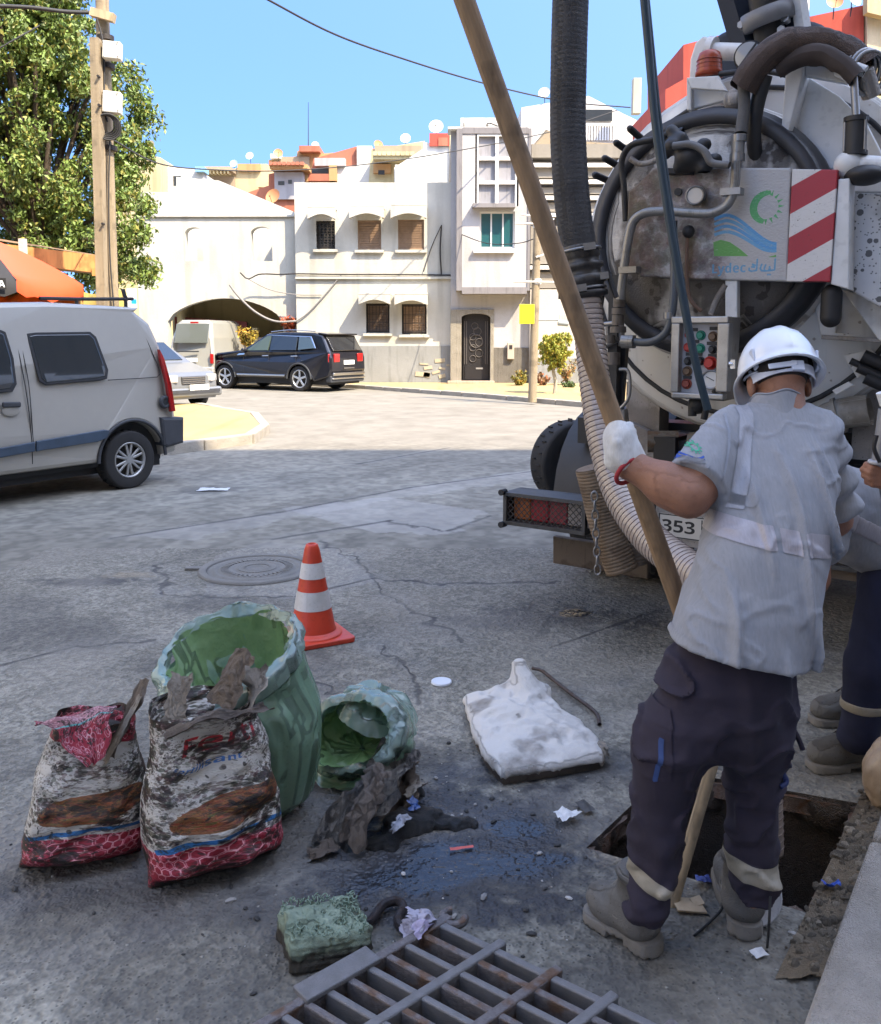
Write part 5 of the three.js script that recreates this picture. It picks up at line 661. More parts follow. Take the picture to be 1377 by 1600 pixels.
    const ht = canvasTex(256, 600, (cx, w, h) => { const U = (px, py) => { const q = T(px, py, z + .012); return [(q.x - hx0) / (hx1 - hx0) * w, (hy1 - q.y) / (hy1 - hy0) * h]; }, rn = rngOf(5); cx.fillStyle = '#c9c6c2'; cx.fillRect(0, 0, w, h); cx.fillStyle = '#9c2430'; for (const [a, b] of [[272, 336], [350, 412], [430, 492]]) { cx.beginPath(); [[1225, a + 26], [1318, a - 26], [1318, b - 48], [1225, b + 4]].forEach(([x, y], i) => { const [u, v] = U(x, y); i ? cx.lineTo(u, v) : cx.moveTo(u, v); }); cx.fill(); }
      for (let i = 0; i < 260; i++) { cx.fillStyle = `rgba(50,40,35,${.1 + .5 * rn() * rn()})`; const x = rn() * w, y = rn() * h, s = .6 + rn() * rn() * 5; cx.beginPath(); cx.ellipse(x, y, s, s * (.6 + rn() * .5), 0, 0, 7); cx.fill(); } for (let i = 0; i < 500; i++) { cx.fillStyle = `rgba(90,80,72,${.04 + .06 * rn()})`; cx.fillRect(rn() * w, rn() * h, 1 + rn() * 30, 2); } });
    const hg = plate(hp.slice().reverse(), .07, [], .004), q = hg.attributes.position, hu = hg.attributes.uv; for (let i = 0; i < q.count; i++) hu.setXY(i, (q.getX(i) - hx0) / (hx1 - hx0), (q.getY(i) - hy0) / (hy1 - hy0)); hg.translate(0, 0, z + .012);
    part('hazard_panel', hg, new THREE.MeshStandardMaterial({ map: ht, roughness: .45, side: THREE.DoubleSide }), bp, { uv: true });
    parts('plate_bracket', [Pl([[1310, 280], [1328, 278], [1326, 452], [1298, 444]], z - .0, .12), Pl([[1133, 438], [1152, 438], [1152, 512], [1133, 512]], z - .01, .05)], tankClean, bp);
    for (const [x, y] of [[1030, 330], [1060, 300]]) { const h = T(x, y, z + .004); part('bolt_hole', xf(new THREE.CylinderGeometry(.018, .018, .012, 16).rotateX(Math.PI / 2), h.x, h.y, h.z), blackM, bp); }
    const gp = T(1088, 306, z + .03), ga = part('pressure_gauge', xf(lathe([[.0, .012], [.036, .012], [.038, .022], [.044, .022], [.046, 0], [.03, -.03]], 24).rotateX(Math.PI / 2), gp.x, gp.y, gp.z), steelM, bp); part('gauge_face', xf(new THREE.CylinderGeometry(.035, .035, .004, 24).rotateX(Math.PI / 2), gp.x, gp.y, gp.z + .015), mat([.6, .56, .5], .5), ga);
  }
  { // speckled side of the locker at the right, and the gusset below it
    const sp = tex(512, 512, (u, v, o) => { const a = fbm(u * 6, v * 6, 4, 6, 14), q = cells(u * 22, v * 22, 22, 6), f = cells(u * 60, v * 60, 60, 8); let k = q[2] > .45 && q[0] < .42 * (q[2] - .38) + .16 * a ? .9 : 0; if (f[2] > .6 && f[0] < .3 * a + .05) k = Math.max(k, .8); k = Math.max(k, .35 * sst(.5, .75, a)); gray(o, lerp(1, .07, k)); });
    parts('locker_side', [plate([...TP([[1326, 300], [1420, 305], [1420, 505], [1312, 445]], .40)].reverse(), .5, [], .01).translate(0, 0, .40)], mat([.46, .46, .46], .5, { map: sp }), t);
    parts('gusset_plate', [Pl([[1315, 452], [1420, 478], [1420, 560], [1372, 530]], .30, .3), Pl([[1268, 452], [1310, 446], [1306, 520], [1372, 526], [1282, 524]], .2, .03)], tankWhite, t);
    part('rubber_stop', xf(new THREE.CapsuleGeometry(.045, .1, 6, 14), ...T(1299, 478, .45).toArray()), blackM, t);
    part('crossbar', [Pl([[1283, 523], [1378, 529], [1378, 536], [1283, 530]], .28, .05)], dirtyM, t);
  }
  // upper right: rib, big bracket plate, cylinder
  part('bracket_plate', [Pl([[1227, 250], [1260, 118], [1312, 150], [1352, 190], [1378, 240], [1420, 300], [1310, 300], [1300, 264], [1227, 262]], .22, .06)], tankClean, t);
  parts('bracket_rib', [Pl([[1229, 92], [1256, 86], [1254, 118], [1224, 238], [1218, 240]], .34, .14), Pl([[1258, 86], [1282, 82], [1326, 122], [1322, 130], [1258, 118]], .30, .05)], tankClean, t);
  part('top_edge', tube([[1105, 118], [1160, 112], [1200, 112], [1240, 120]].map(([x, y]) => T(x, y, .2)), .014, 20, 6), blackM, t);
  { const a = T(1334, 112, .42), b = T(1338, 186, .46), e = T(1336, 240, .46), f = T(1326, 258, .46), cy = part('door_cylinder', [bar(b, e, .044, .044, 18), bar(b.clone().lerp(e, -.06), b.clone().lerp(e, .08), .05, .05, 18), bar(e.clone().lerp(b, .06), e.clone().lerp(b, -.06), .05, .05, 18)], blackM, t); part('piston_rod', bar(a, b, .016), steelM, cy); parts('tie_rod', [-1, 1].map((k) => bar(b.clone().add(V(k * .04, 0, .02)), e.clone().add(V(k * .04, 0, .02)), .006)), steelM, cy); part('knuckle', [xf(new THREE.SphereGeometry(.06, 16, 12), f.x, f.y, f.z), bar(f, T(1390, 262, .42), .045)], tankClean, cy); part('rubber_boot', xf(new THREE.SphereGeometry(.085, 18, 12).scale(1, .5, 1), ...T(1352, 274, .46).toArray()), blackM, cy); parts('fork', [bar(T(1308, 112, .4), T(1330, 124, .42), .018), bar(T(1322, 100, .4), T(1352, 112, .4), .025)], tankClean, cy); }
  // beacon on its bracket, arm, round lamp, boom
  { const bz = .28, br = part('beacon_bracket', [Pl([[1073, 121], [1122, 118], [1136, 142], [1080, 138]], bz, .03), Pl([[1078, 138], [1136, 142], [1136, 156], [1078, 172]], bz - .06, .03), Pl([[1073, 121], [1080, 136], [1080, 172], [1073, 172]], bz - .02, .1)], tankClean, t); const b = T(1108, 118, bz - .1), bc = part('beacon', xf(lathe([[0, .1], [.03, .097], [.05, .085], [.058, .06], [.062, .0], [.066, -.005], [.066, -.03], [0, -.03]], 24), b.x, b.y + .02, b.z), mat([.34, .05, .012], .35, { map: 'grime', s: .2 }), br); parts('beacon_rib', [0, 1, 2].map((i) => xf(new THREE.TorusGeometry(.0605, .002, 5, 24).rotateX(Math.PI / 2), b.x, b.y + .03 + i * .02, b.z)), mat([.22, .04, .015], .5), bc);
    part('round_knob', xf(new THREE.SphereGeometry(.055, 16, 12), ...T(1149, 157, .26).toArray()), dirtyM, t); }
  part('swing_arm', Pl([[1076, 128], [1078, 92], [1086, 66], [1098, 56], [1112, 58], [1112, 66], [1100, 80], [1096, 124]], .1, .12, .012), tankClean, t);
  part('cross_cylinder', [bar(T(1112, 80, .06), T(1172, 82, .06), .042, .042, 18), bar(T(1106, 78, .06), T(1116, 79, .06), .065, .065, 18)], tankClean, t);
  { const l = T(1171, 88, .22), w = part('work_lamp', xf(lathe([[0, .02], [.05, .018], [.062, .01], [.07, .015], [.072, -.02], [.05, -.06], [0, -.07]], 24).rotateX(Math.PI / 2), l.x, l.y, l.z), blackM, t); part('lamp_glass', xf(new THREE.CylinderGeometry(.06, .06, .006, 24).rotateX(Math.PI / 2), l.x, l.y, l.z + .022), mat([.25, .25, .24], .2, { phys: { clearcoat: 1 } }), w); part('lamp_bar', [box(.12, .006, .006, l.x, l.y, l.z + .028, [0, 0, .9])], blackM, w); }
  { const z = -.15, bm = parts('boom', [beam(T(1140, -60, z), T(1178, 72, z - .1), .16, .16), beam(T(1234, -60, z), T(1222, 62, z - .1), .11, .18)], navyM, t); part('boom_ram', [bar(T(1186, -60, z + .1), T(1206, 78, z), .075, .075, 20)], blackM, bm); part('ram_collar', xf(lathe([[.078, -.04], [.125, -.04], [.13, 0], [.125, .04], [.078, .04]], 28), ...T(1200, 26, z + .06).toArray(), [.25, 0, .2]), mat([.18, .18, .185], .5, { map: 'grime', s: .3 }), bm); part('boom_rail', [beam(T(1240, -60, z + .1), T(1256, 52, z), .05, .06)], tankClean, bm); parts('pivot_bolt', [[1228, 30], [1222, 48], [1160, 40]].map(([x, y]) => xf(new THREE.CylinderGeometry(.02, .02, .05, 6).rotateX(Math.PI / 2), ...T(x, y, z + .09).toArray())), steelM, bm); part('turret', [lz([[.3, .1], [.34, .06], [.34, -.2], [.5, -.3]], 28).rotateX(-Math.PI / 2).translate(T(1200, 90, -.6).x, T(1200, 90, -.6).y, -.6)], navyM, bm); }
  // leather sleeved hose over the top and the pipes below it
  { const sl = [[1160, 140, .5], [1178, 108, .5], [1214, 76, .46], [1262, 63, .4], [1305, 72, .36], [1335, 92, .34], [1352, 108, .34]].map(([x, y, z]) => T(x, y, z)), g = tube(sl, .064, 90, 18); warp(g, (v) => { const q = fbm3(v.x * 9, v.y * 9, v.z * 9, 3, 6) - .5; v.y += q * .05; v.x += q * .03; }); const hs = part('sleeved_hose', g, leatherM, t); part('sleeve_flap', warp(tube([[1215, 108], [1250, 88], [1285, 84], [1316, 100], [1340, 122]].map(([x, y]) => T(x, y, .44)), .04, 60, 12), (v) => { v.y += (fbm3(v.x * 12, v.y * 12, v.z * 12, 3, 7) - .5) * .05; }), mat([.05, .036, .03], .85, { map: 'grime', s: .2 }), hs); parts('hose_clamp', [0, 1, 2].map((i) => xf(new THREE.TorusGeometry(.072 + .008 * i, .011, 8, 24), ...T(1346 + i * 6, 104 + i * 5, .34).toArray(), [.3, .9, .5])), steelM, hs); part('hose_end', [bar(T(1350, 110, .36), T(1362, 150, .3), .04)], dirtyM, hs); }
  part('rubber_hose', tube([[1162, 132, .5], [1163, 165, .5], [1158, 208, .52]].map(([x, y, z]) => T(x, y, z)), .027, 30, 12), mat([.1, .095, .09], .7, { map: 'grime', s: .2 }), t); part('rubber_hose', tube([[1196, 118, .46], [1183, 165, .45], [1178, 210, .42], [1182, 256, .36]].map(([x, y, z]) => T(x, y, z)), .033, 40, 12), blackM, t);
  const hex = (x, y, z, r, h, m = steelM, tilt = 0) => part('hex_fitting', xf(new THREE.CylinderGeometry(r, r, h, 6), ...T(x, y, z).toArray(), [0, 0, tilt]), m, t);
  hex(1155, 216, .53, .034, .03); hex(1153, 230, .53, .03, .05, galvM); hex(1152, 246, .53, .034, .035);
  part('steel_pipe', tube([[1150, 252], [1148, 290], [1138, 318], [1116, 332], [1085, 333], [1040, 330], [1005, 334], [990, 346], [982, 375], [974, 430], [970, 468]].map(([x, y]) => T(x, y, .6)), .0215, 120, 12), galvM, t);
  parts('pipe_clamp', [[984, 422], [1144, 300]].map(([x, y]) => xf(new THREE.BoxGeometry(.09, .03, .06), ...T(x, y, .6).toArray())), steelM, t);
  part('steel_pipe', tube([[1052, 355], [1054, 420], [1050, 490], [1040, 520], [1018, 534], [985, 534]].map(([x, y]) => T(x, y, .62)), .019, 80, 12), mat([.1, .11, .12], .45, { metal: .4 }), t); hex(982, 534, .62, .036, .06, galvM, 1.57); hex(1046, 493, .62, .028, .03);
  part('thin_pipe', [tube([[1074, 365], [1074, 440], [1080, 470], [1096, 486]].map(([x, y]) => T(x, y, .56)), .009, 40, 8)], mat([.14, .08, .05], .7), t); part('thin_pipe', [tube([[1135, 445], [1120, 470], [1112, 492]].map(([x, y]) => T(x, y, .5)), .017, 30, 8)], dirtyM, t); parts('valve_knob', [xf(new THREE.SphereGeometry(.03, 10, 8), ...T(1076, 362, .56).toArray()), xf(new THREE.CylinderGeometry(.02, .02, .04, 8), ...T(1052, 352, .62).toArray())], blackM, t);
  part('valve_body', nets(uni([ell(T(1078, 246, .58), .07, .055, .06), ell(T(1054, 228, .58), .05, .04, .05), cap(T(1050, 205, .56), T(1100, 262, .58), .03, .035), cap(T(1060, 262, .58), T(1118, 250, .56), .025, .03), cap(T(1040, 240, .56), T(1066, 214, .58), .028, .022), ell(T(1100, 226, .55), .035, .03, .03)], .02), T(1020, 290, .4).setZ(.42), T(1150, 170, .7).setZ(.72), .008), blackM, t);
  part('curved_hose', tube([[978, 345], [975, 290], [972, 250], [985, 228], [1020, 218], [1050, 208], [1068, 204]].map(([x, y]) => T(x, y, .5)), .016, 60, 8), blackM, t); part('curved_hose', tube([[1052, 228], [1080, 226], [1100, 236], [1112, 254], [1140, 258]].map(([x, y]) => T(x, y, .64)), .017, 40, 8), mat([.13, .125, .12], .5, { map: 'grime', s: .2 }), t); part('curved_hose', tube([[985, 248], [1000, 256], [1025, 250], [1040, 236]].map(([x, y]) => T(x, y, .52)), .014, 40, 8), dirtyM, t); part('valve_stand', [Pl([[1040, 262], [1082, 262], [1080, 272], [1042, 272]], .56, .05)], blackM, t);
  // control box
  { const z = .74, bx = part('control_box', [Pl([[1049, 495], [1138, 495], [1130, 627], [1049, 622]], z - .06, .2, .012)], mat([.36, .34, .31], .35, { metal: .6, map: 'dirt', s: .5 }), t), f = TP([[1060, 506], [1122, 508], [1117, 617], [1058, 612]], z - .05);
    part('box_frame', [[1049, 495, 1138, 505], [1049, 613, 1130, 625]].map(([a, b, cc, d]) => { const p = T(a, b, z), q = T(cc, d, z); return span(p.x, q.x, p.y, q.y, z - .06, z, .006); }).concat([[1049, 505, 1059, 613], [1121, 505, 1136, 613]].map(([a, b, cc, d]) => { const p = T(a, b, z), q = T(cc, d, z); return span(p.x, q.x, p.y, q.y, z - .06, z - .002, .006); })), mat([.42, .40, .37], .3, { metal: .7, map: 'grime', s: .3 }), bx);
    part('face_plate', plate(f.slice().reverse(), .012).translate(0, 0, z - .046), mat([.42, .42, .44], .4, { map: 'grime', s: .3 }), bx);
    const bt = (zx, zy, r, col, h = .018) => { const p = T(850 + zx / 2.613, 300 + zy / 2.613, z - .04); part('button', [xf(new THREE.CylinderGeometry(r * .8, r, h, 16).rotateX(Math.PI / 2), p.x, p.y, z - .046 + h / 2), xf(new THREE.TorusGeometry(r * 1.15, .004, 6, 18), p.x, p.y, z - .042)], mat(col, .4), bx); };
    const red = [.42, .03, .02], green = [.015, .2, .13], br = [.14, .08, .04], bk = [.02, .02, .02];
    bt(590, 582, .013, red); bt(640, 585, .016, green); bt(690, 590, .017, br); bt(587, 634, .015, red); bt(638, 638, .016, green); bt(688, 643, .014, bk, .03); bt(588, 690, .014, bk, .03); bt(640, 690, .014, bk, .03); bt(679, 698, .024, red, .03); bt(585, 732, .017, br); bt(582, 783, .018, [.25, .05, .03]);
    for (const [a, b, w] of [[605, 562, .05], [697, 557, .045], [610, 610, .05], [692, 618, .06], [612, 662, .075], [690, 668, .045], [585, 757, .04]]) { const p = T(850 + a / 2.613, 300 + b / 2.613, z - .04); part('label_strip', box(w, .015, .006, p.x, p.y, z - .043), mat(bk, .5), bx); }
    const p = T(1112, 593, z - .04), gg = part('gauge', xf(lathe([[0, .01], [.036, .01], [.038, .02], [.045, .02], [.046, 0]], 28).rotateX(Math.PI / 2), p.x, p.y, z - .046), steelM, bx); part('gauge_dial', xf(new THREE.CylinderGeometry(.036, .036, .003, 28).rotateX(Math.PI / 2), p.x, p.y, z - .034), mat([.62, .61, .58], .5), gg); part('gauge_needle', box(.04, .003, .002, p.x - .004, p.y + .004, z - .031, [0, 0, -.45]), mat(bk, .5), gg);
    parts('face_screw', [[1062, 511], [1119, 513], [1115, 612], [1061, 607]].map(([a, b]) => xf(new THREE.CylinderGeometry(.008, .008, .008, 8).rotateX(Math.PI / 2), T(a, b, z - .04).x, T(a, b, z - .04).y, z - .042)), blackM, bx);
    part('box_latch', [bar(T(1133, 568, z - .02), T(1146, 569, z - .02), .012), box(.02, .04, .02, ...T(1146, 569, z - .02).toArray())], chromeM, bx); part('cable_gland', [xf(new THREE.SphereGeometry(.045, 12, 8), ...T(1090, 632, z - .12).toArray()), bar(T(1082, 636, z - .1), T(1082, 650, z - .1), .02), bar(T(1104, 636, z - .1), T(1100, 655, z - .1), .016)], blackM, bx); }
  // left edge: mast with fittings, grab handle
  parts('side_mast', [beam(T(962, 430, .45), T(958, 660, .45), .05, .05), beam(T(975, 540, .4), T(966, 660, .4), .04, .04), beam(T(942, 440, .3), T(926, 540, .3), .035, .035)], blackM, t); parts('valve_stack', [[968, 470, .03, .06], [967, 486, .034, .03], [966, 500, .03, .05], [966, 515, .04, .03], [958, 560, .035, .06], [952, 530, .03, .04]].map(([x, y, r, h]) => xf(new THREE.CylinderGeometry(r, r, h, 12), ...T(x, y, .56).toArray())), mat([.16, .14, .12], .6, { metal: .3, map: 'dirt', s: .2 }), t); parts('lever', [bar(T(934, 508, .5), T(968, 504, .52), .012), bar(T(935, 545, .5), T(965, 530, .52), .016)], steelM, t); parts('mast_bracket', [Pl([[945, 510], [970, 505], [972, 540], [948, 545]], .46, .05), Pl([[962, 640], [975, 640], [978, 690], [960, 690]], .45, .06)], dirtyM, t);
  part('grab_handle', tube([[966, 640], [972, 636], [982, 622], [984, 590], [980, 578], [968, 577]].map(([x, y]) => T(x, y, .56)), .009, 40, 8), steelM, t);
  // chassis, bumper, lights, wheels
  parts('chassis', [span(-.45, -.33, .78, 1.02, .1, -6.4), span(.33, .45, .78, 1.02, .1, -6.4), span(-.33, .33, .8, 1, .05, -.05), span(-1.1, 1.1, .9, 1.06, -.3, -.5), span(-.9, .9, .55, .8, -.9, -2.3)], blackM, t); parts('saddle', [Pl([[985, 660], [1010, 672], [1030, 690], [1060, 700], [1060, 760], [985, 760]], -.02, .06), span(-.7, -.5, .95, 1.3, -.1, -.25), span(.5, .7, .95, 1.3, -.1, -.25)], dirtyM, t); parts('drain_pipe', [bar(T(1012, 690, .06), T(1060, 690, .0), .06, .06, 16), bar(T(1078, 690, .06), T(1110, 690, .06), .05, .05, 16)], mat([.2, .18, .14], .6, { map: 'rust', s: .3 }), t);
  const bz = .34; parts('bumper_beam', [beam(V(T(919, 800, bz).x, .585, bz - .06), V(1.22, .585, bz - .06), .13, .12), span(.85, 1.0, .6, .95, bz - .1, bz - .2)], mat([.10, .09, .085], .6, { map: 'dirt', s: .4 }), t); part('step_board', span(.4, 1.24, .44, .52, bz - .02, bz - .2), brownM, t);
  { const p = T(1075, 824, bz + .02), w = .3, tm = canvasTex(256, 128, (g) => { g.fillStyle = '#bdb9b0'; g.fillRect(0, 0, 256, 128); g.strokeStyle = '#222'; g.lineWidth = 6; g.strokeRect(4, 4, 248, 120); g.fillStyle = '#161616'; g.font = 'bold 92px sans-serif'; g.textAlign = 'left'; g.fillText('353', 14, 96); g.fillRect(190, 14, 5, 100); }); part('number_plate', box(w, .12, .008, p.x, p.y + .0, p.z + .01), new THREE.MeshStandardMaterial({ map: tm, roughness: .5 }), t, { uv: true }); part('plate_holder', box(w + .04, .2, .02, p.x, p.y, p.z - .006, null, .005), dirtyM, t); }
  function lampUnit(px0, py0, px1, py1, flip) {
    const a = T(px0, py0, bz), b = T(px1, py1, bz), x0 = a.x, x1 = b.x, y1 = a.y, y0 = b.y, h = part('lamp_housing', [span(x0, x1, y0, y0 + .02, bz - .16, bz + .02), span(x0, x1, y1 - .02, y1, bz - .16, bz + .02), span(x0, x0 + .02, y0 + .02, y1 - .02, bz - .16, bz + .018), span(x1 - .02, x1, y0 + .02, y1 - .02, bz - .16, bz + .018), span(x0, x1, y0, y1, bz - .18, bz - .162)], mat([.055, .055, .055], .6, { map: 'dirt', s: .3 }), t), cols = [[.5, .14, .03], [.42, .03, .04], [.36, .06, .07], [.4, .36, .33]]; if (flip) cols.reverse();
    cols.forEach((cc, i) => part('lamp_lens', span(lerp(x0 + .025, x1 - .025, i / 4) + .002, lerp(x0 + .025, x1 - .025, (i + 1) / 4) - .002, y0 + .025, y1 - .025, bz - .1, bz - .05, .01), mat(cc, .3, { map: 'grime', s: .2 }), h));
    const m = [], W = x1 - x0 - .04, H = y1 - y0 - .04; for (let k = -H; k < W; k += .036) for (const d of [1, -1]) { const u0 = Math.max(0, k), u1 = Math.min(W, k + H); if (u1 <= u0) continue; const v0 = (u0 - k), v1 = (u1 - k); m.push(bar(V(x0 + .02 + u0, d > 0 ? y0 + .02 + v0 : y1 - .02 - v0, bz - .005 + d * .003), V(x0 + .02 + u1, d > 0 ? y0 + .02 + v1 : y1 - .02 - v1, bz - .005 + d * .003), .0028, .0028, 5)); } part('mesh_guard', m, mat([.07, .065, .06], .6, { metal: .3 }), h, { kind: 'stuff' });
    parts('rubber_stop', [[x0, y0], [x0, y1], ].map(([x, y]) => xf(new THREE.CylinderGeometry(.018, .018, .05, 12).rotateX(Math.PI / 2), x, y, bz + .02)), rubberM, h);
  }
  lampUnit(789, 768, 916, 836, false); { const a = T(1262, 862, bz), yy = a.y; lampUnit(1262, 838, 1420, 905, true); }
  part('mudflap', [Pl([[864, 838], [1012, 860], [1012, 905], [864, 880]], .12, .05)], brownM, t);
  for (const s of [-1, 1]) { for (const k of [0, .32]) { const w = wheel(t, s * (1.08 - k), .5, -.85, .5, .27, { rim: .5, style: 0, face: s, m: mat([.2, .19, .18], .7, { map: 'rust', s: .3 }) }); w.rotation.y = s > 0 ? Math.PI / 2 : -Math.PI / 2; } const w = wheel(t, s * 1.05, .5, -5.3, .5, .28, { rim: .5, style: 0 }); w.rotation.y = s > 0 ? Math.PI / 2 : -Math.PI / 2; part('mudguard', loft(Array.from({ length: 13 }, (_, i) => { const a = Math.PI * (i / 12) * .9 + .15; return [V(s * .6, .5 + .6 * Math.sin(a), -.85 + .6 * Math.cos(a)), V(s * 1.24, .5 + .6 * Math.sin(a), -.85 + .6 * Math.cos(a))]; }), { closed: false }), blackM, t); }
  { const w = wheel(t, 0, 0, 0, .30, .2, { rim: .62, style: 0, m: mat([.03, .035, .045], .5) }), p = T(894, 722, -1.0); w.position.copy(p); w.rotation.y = 1.05; part('wheel_carrier', bar(p, p.clone().add(V(.5, .05, .1)), .05), blackM, t); }
  // right hand underside: pipe, dark housings
  parts('outlet_pipe', [tube([[1272, 690], [1285, 660], [1310, 648], [1360, 640]].map(([x, y]) => T(x, y, .05)), .075, 30, 16), bar(T(1308, 650, .05), T(1314, 648, .05), .09, .09, 18)], mat([.35, .33, .29], .55, { map: 'dirt', s: .5 }), t);
  parts('locker', [span(.75, 1.25, .62, 1.28, -.1, -1.4), span(1.0, 1.26, 1.1, 1.5, .0, -1.2)], mat([.035, .033, .032], .7, { map: 'dirt', s: .5 }), t); parts('tool_mount', [[1372, 566, .03], [1364, 584, .024], [1376, 600, .03], [1352, 574, .016]].map(([x, y, r]) => xf(new THREE.CylinderGeometry(r, r, .14, 12), ...T(x, y, .2).toArray(), [.4, 0, 1.1])), blackM, t); parts('tool_bracket', [Pl([[1318, 556], [1360, 545], [1378, 562], [1340, 592]], .16, .02), Pl([[1300, 610], [1326, 596], [1335, 602], [1306, 618]], .16, .02)], tankWhite, t);
  parts('cab', [box(2.3, 2.1, 1.9, 0, 1.75, -7.2, null, .12), box(2.2, .5, 1.9, 0, .65, -7.2)], tankWhite, t); part('rear_window', box(1.4, .6, .02, 0, 2.2, -6.24), mGlassD, t);
}
{ // suction hose hanging from the boom
  const t = thing('suction_hose', 'black suction hose hanging from the boom with a clear ribbed lower length', 'hose', [0, 0, 0]);
  part('black_hose', ribbed([[893, -40, 4.0], [889, 90, 4.0], [888, 220, 4.0], [896, 330, 3.98], [905, 392, 3.97]].map((p) => P(...p)), .0785, .022, .0005, { seg: 24 }), mat([.035, .033, .032], .6, { map: 'dirt', s: .4, bump: 'fine', bs: .2, bsc: .004 }), t);
  const A = P(905, 385, 3.96), B = P(921, 500, 3.94), d = B.clone().sub(A), L = d.length(), q = new THREE.Quaternion().setFromUnitVectors(V(0, -1, 0), d.clone().normalize()), put = (g) => g.applyQuaternion(q).translate(A.x, A.y, A.z);
  part('coupling', put(lathe([[.08, 0], [.086, -.01], [.086, -.05], [.078, -.055], [.078, -.075], [.095, -.08], [.095, -.1], [.08, -.105], [.078, -.13], [.1, -.135], [.1, -.165], [.085, -.17], [.085, -.2], [.098, -.205], [.098, -.225], [.07, -.23], [.066, -.33]], 28)), mat([.07, .066, .062], .45, { metal: .5, map: 'dirt', s: .2 }), t);
  for (const [y, a] of [[-.02, .3], [-.15, .9], [-.19, -.4]]) parts('clamp', [put(xf(new THREE.BoxGeometry(.05, .03, .05), Math.sin(a) * .09, y, Math.cos(a) * .09)), put(xf(new THREE.TorusGeometry(.09, .007, 6, 28).rotateX(Math.PI / 2), 0, y, 0))], steelM, t); parts('cam_lever', [put(bar(V(.1, -.14, .05), V(.12, -.25, .06), .012)), put(bar(V(-.1, -.13, .05), V(-.12, -.22, .06), .012))], blackM, t);
  part('clear_hose', ribbed([[916, 470, 3.93], [921, 520, 3.9], [930, 600, 3.82], [944, 690, 3.7], [968, 770, 3.55], [1010, 835, 3.35], [1070, 885, 3.1], [1140, 940, 2.85], [1178, 1040, 2.72], [1186, 1180, 2.64], [1190, 1330, 2.6]].map((p) => P(...p)), .066, .0235, .001, { seg: 24 }), mat([.42, .34, .28], .28, { map: 'grime', s: .3, phys: { clearcoat: .5, clearcoatRoughness: .2, transmission: .15, thickness: 0 } }), t);
  const cv = new THREE.CatmullRomCurve3([[916, 470, 3.93], [921, 520, 3.9], [930, 600, 3.82], [944, 690, 3.7], [968, 770, 3.55], [1010, 835, 3.35], [1070, 885, 3.1], [1140, 940, 2.85], [1178, 1040, 2.72], [1186, 1180, 2.64], [1190, 1330, 2.6]].map((p) => P(...p)), false, 'centripetal'), n = Math.round(cv.getLength() / .0235), sp = []; for (let i = 1; i < n; i++) { const u = i / n, g = new THREE.TorusGeometry(.0668, .0019, 5, 20); g.applyQuaternion(new THREE.Quaternion().setFromUnitVectors(V(0, 0, 1), cv.getTangentAt(u))); const p = cv.getPointAt(u); sp.push(g.translate(p.x, p.y, p.z)); } part('hose_spiral', sp, mat([.12, .085, .07], .5), t, { kind: 'stuff' });
}
single('pendant_cable', 'dark blue hose hanging from the boom in front of the control box', 'cable', [tube([[1004, -30, 3.72], [1014, 80, 3.72], [1024, 190, 3.7], [1042, 320, 3.68], [1064, 450, 3.66], [1088, 570, 3.64], [1106, 640, 3.64]].map((p) => P(...p)), .0165, 120, 10), tube([[1008, -30, 3.74], [1019, 80, 3.74], [1030, 190, 3.72], [1047, 320, 3.7], [1067, 450, 3.68], [1089, 570, 3.66], [1105, 640, 3.66]].map((p) => P(...p)), .012, 120, 10)], mat([.016, .035, .05], .5));
{ const t = thing('old_hose', 'short worn brown hose length hanging at the bumper beside the chain', 'hose'); part('hose', ribbed([[924, 730, 4.5], [934, 770, 4.5], [946, 820, 4.49], [972, 892, 4.46]].map((p) => P(...p)), .083, .018, .002, { seg: 24 }), mat([.2, .145, .095], .8, { map: 'dirt', s: .3 }), t); part('hose_cuff', ribbed([[985, 850, 4.55], [994, 884, 4.53]].map((p) => P(...p)), .06, .018, .002), brownM, t); }
{ const t = thing('chain', 'steel chain hanging from the bumper beside the brown hose', 'chain', P(929, 770, 4.38)), o = t.position; for (let i = 0; i < 9; i++) { const g = new THREE.TorusGeometry(.021, .0055, 6, 14); g.scale(.75, 1.25, 1); g.rotateY(i % 2 ? 1.2 : -.3); part('link', g.translate(.003 * i, -.02 - i * .047, .002 * (i % 2)), steelM, t); } }
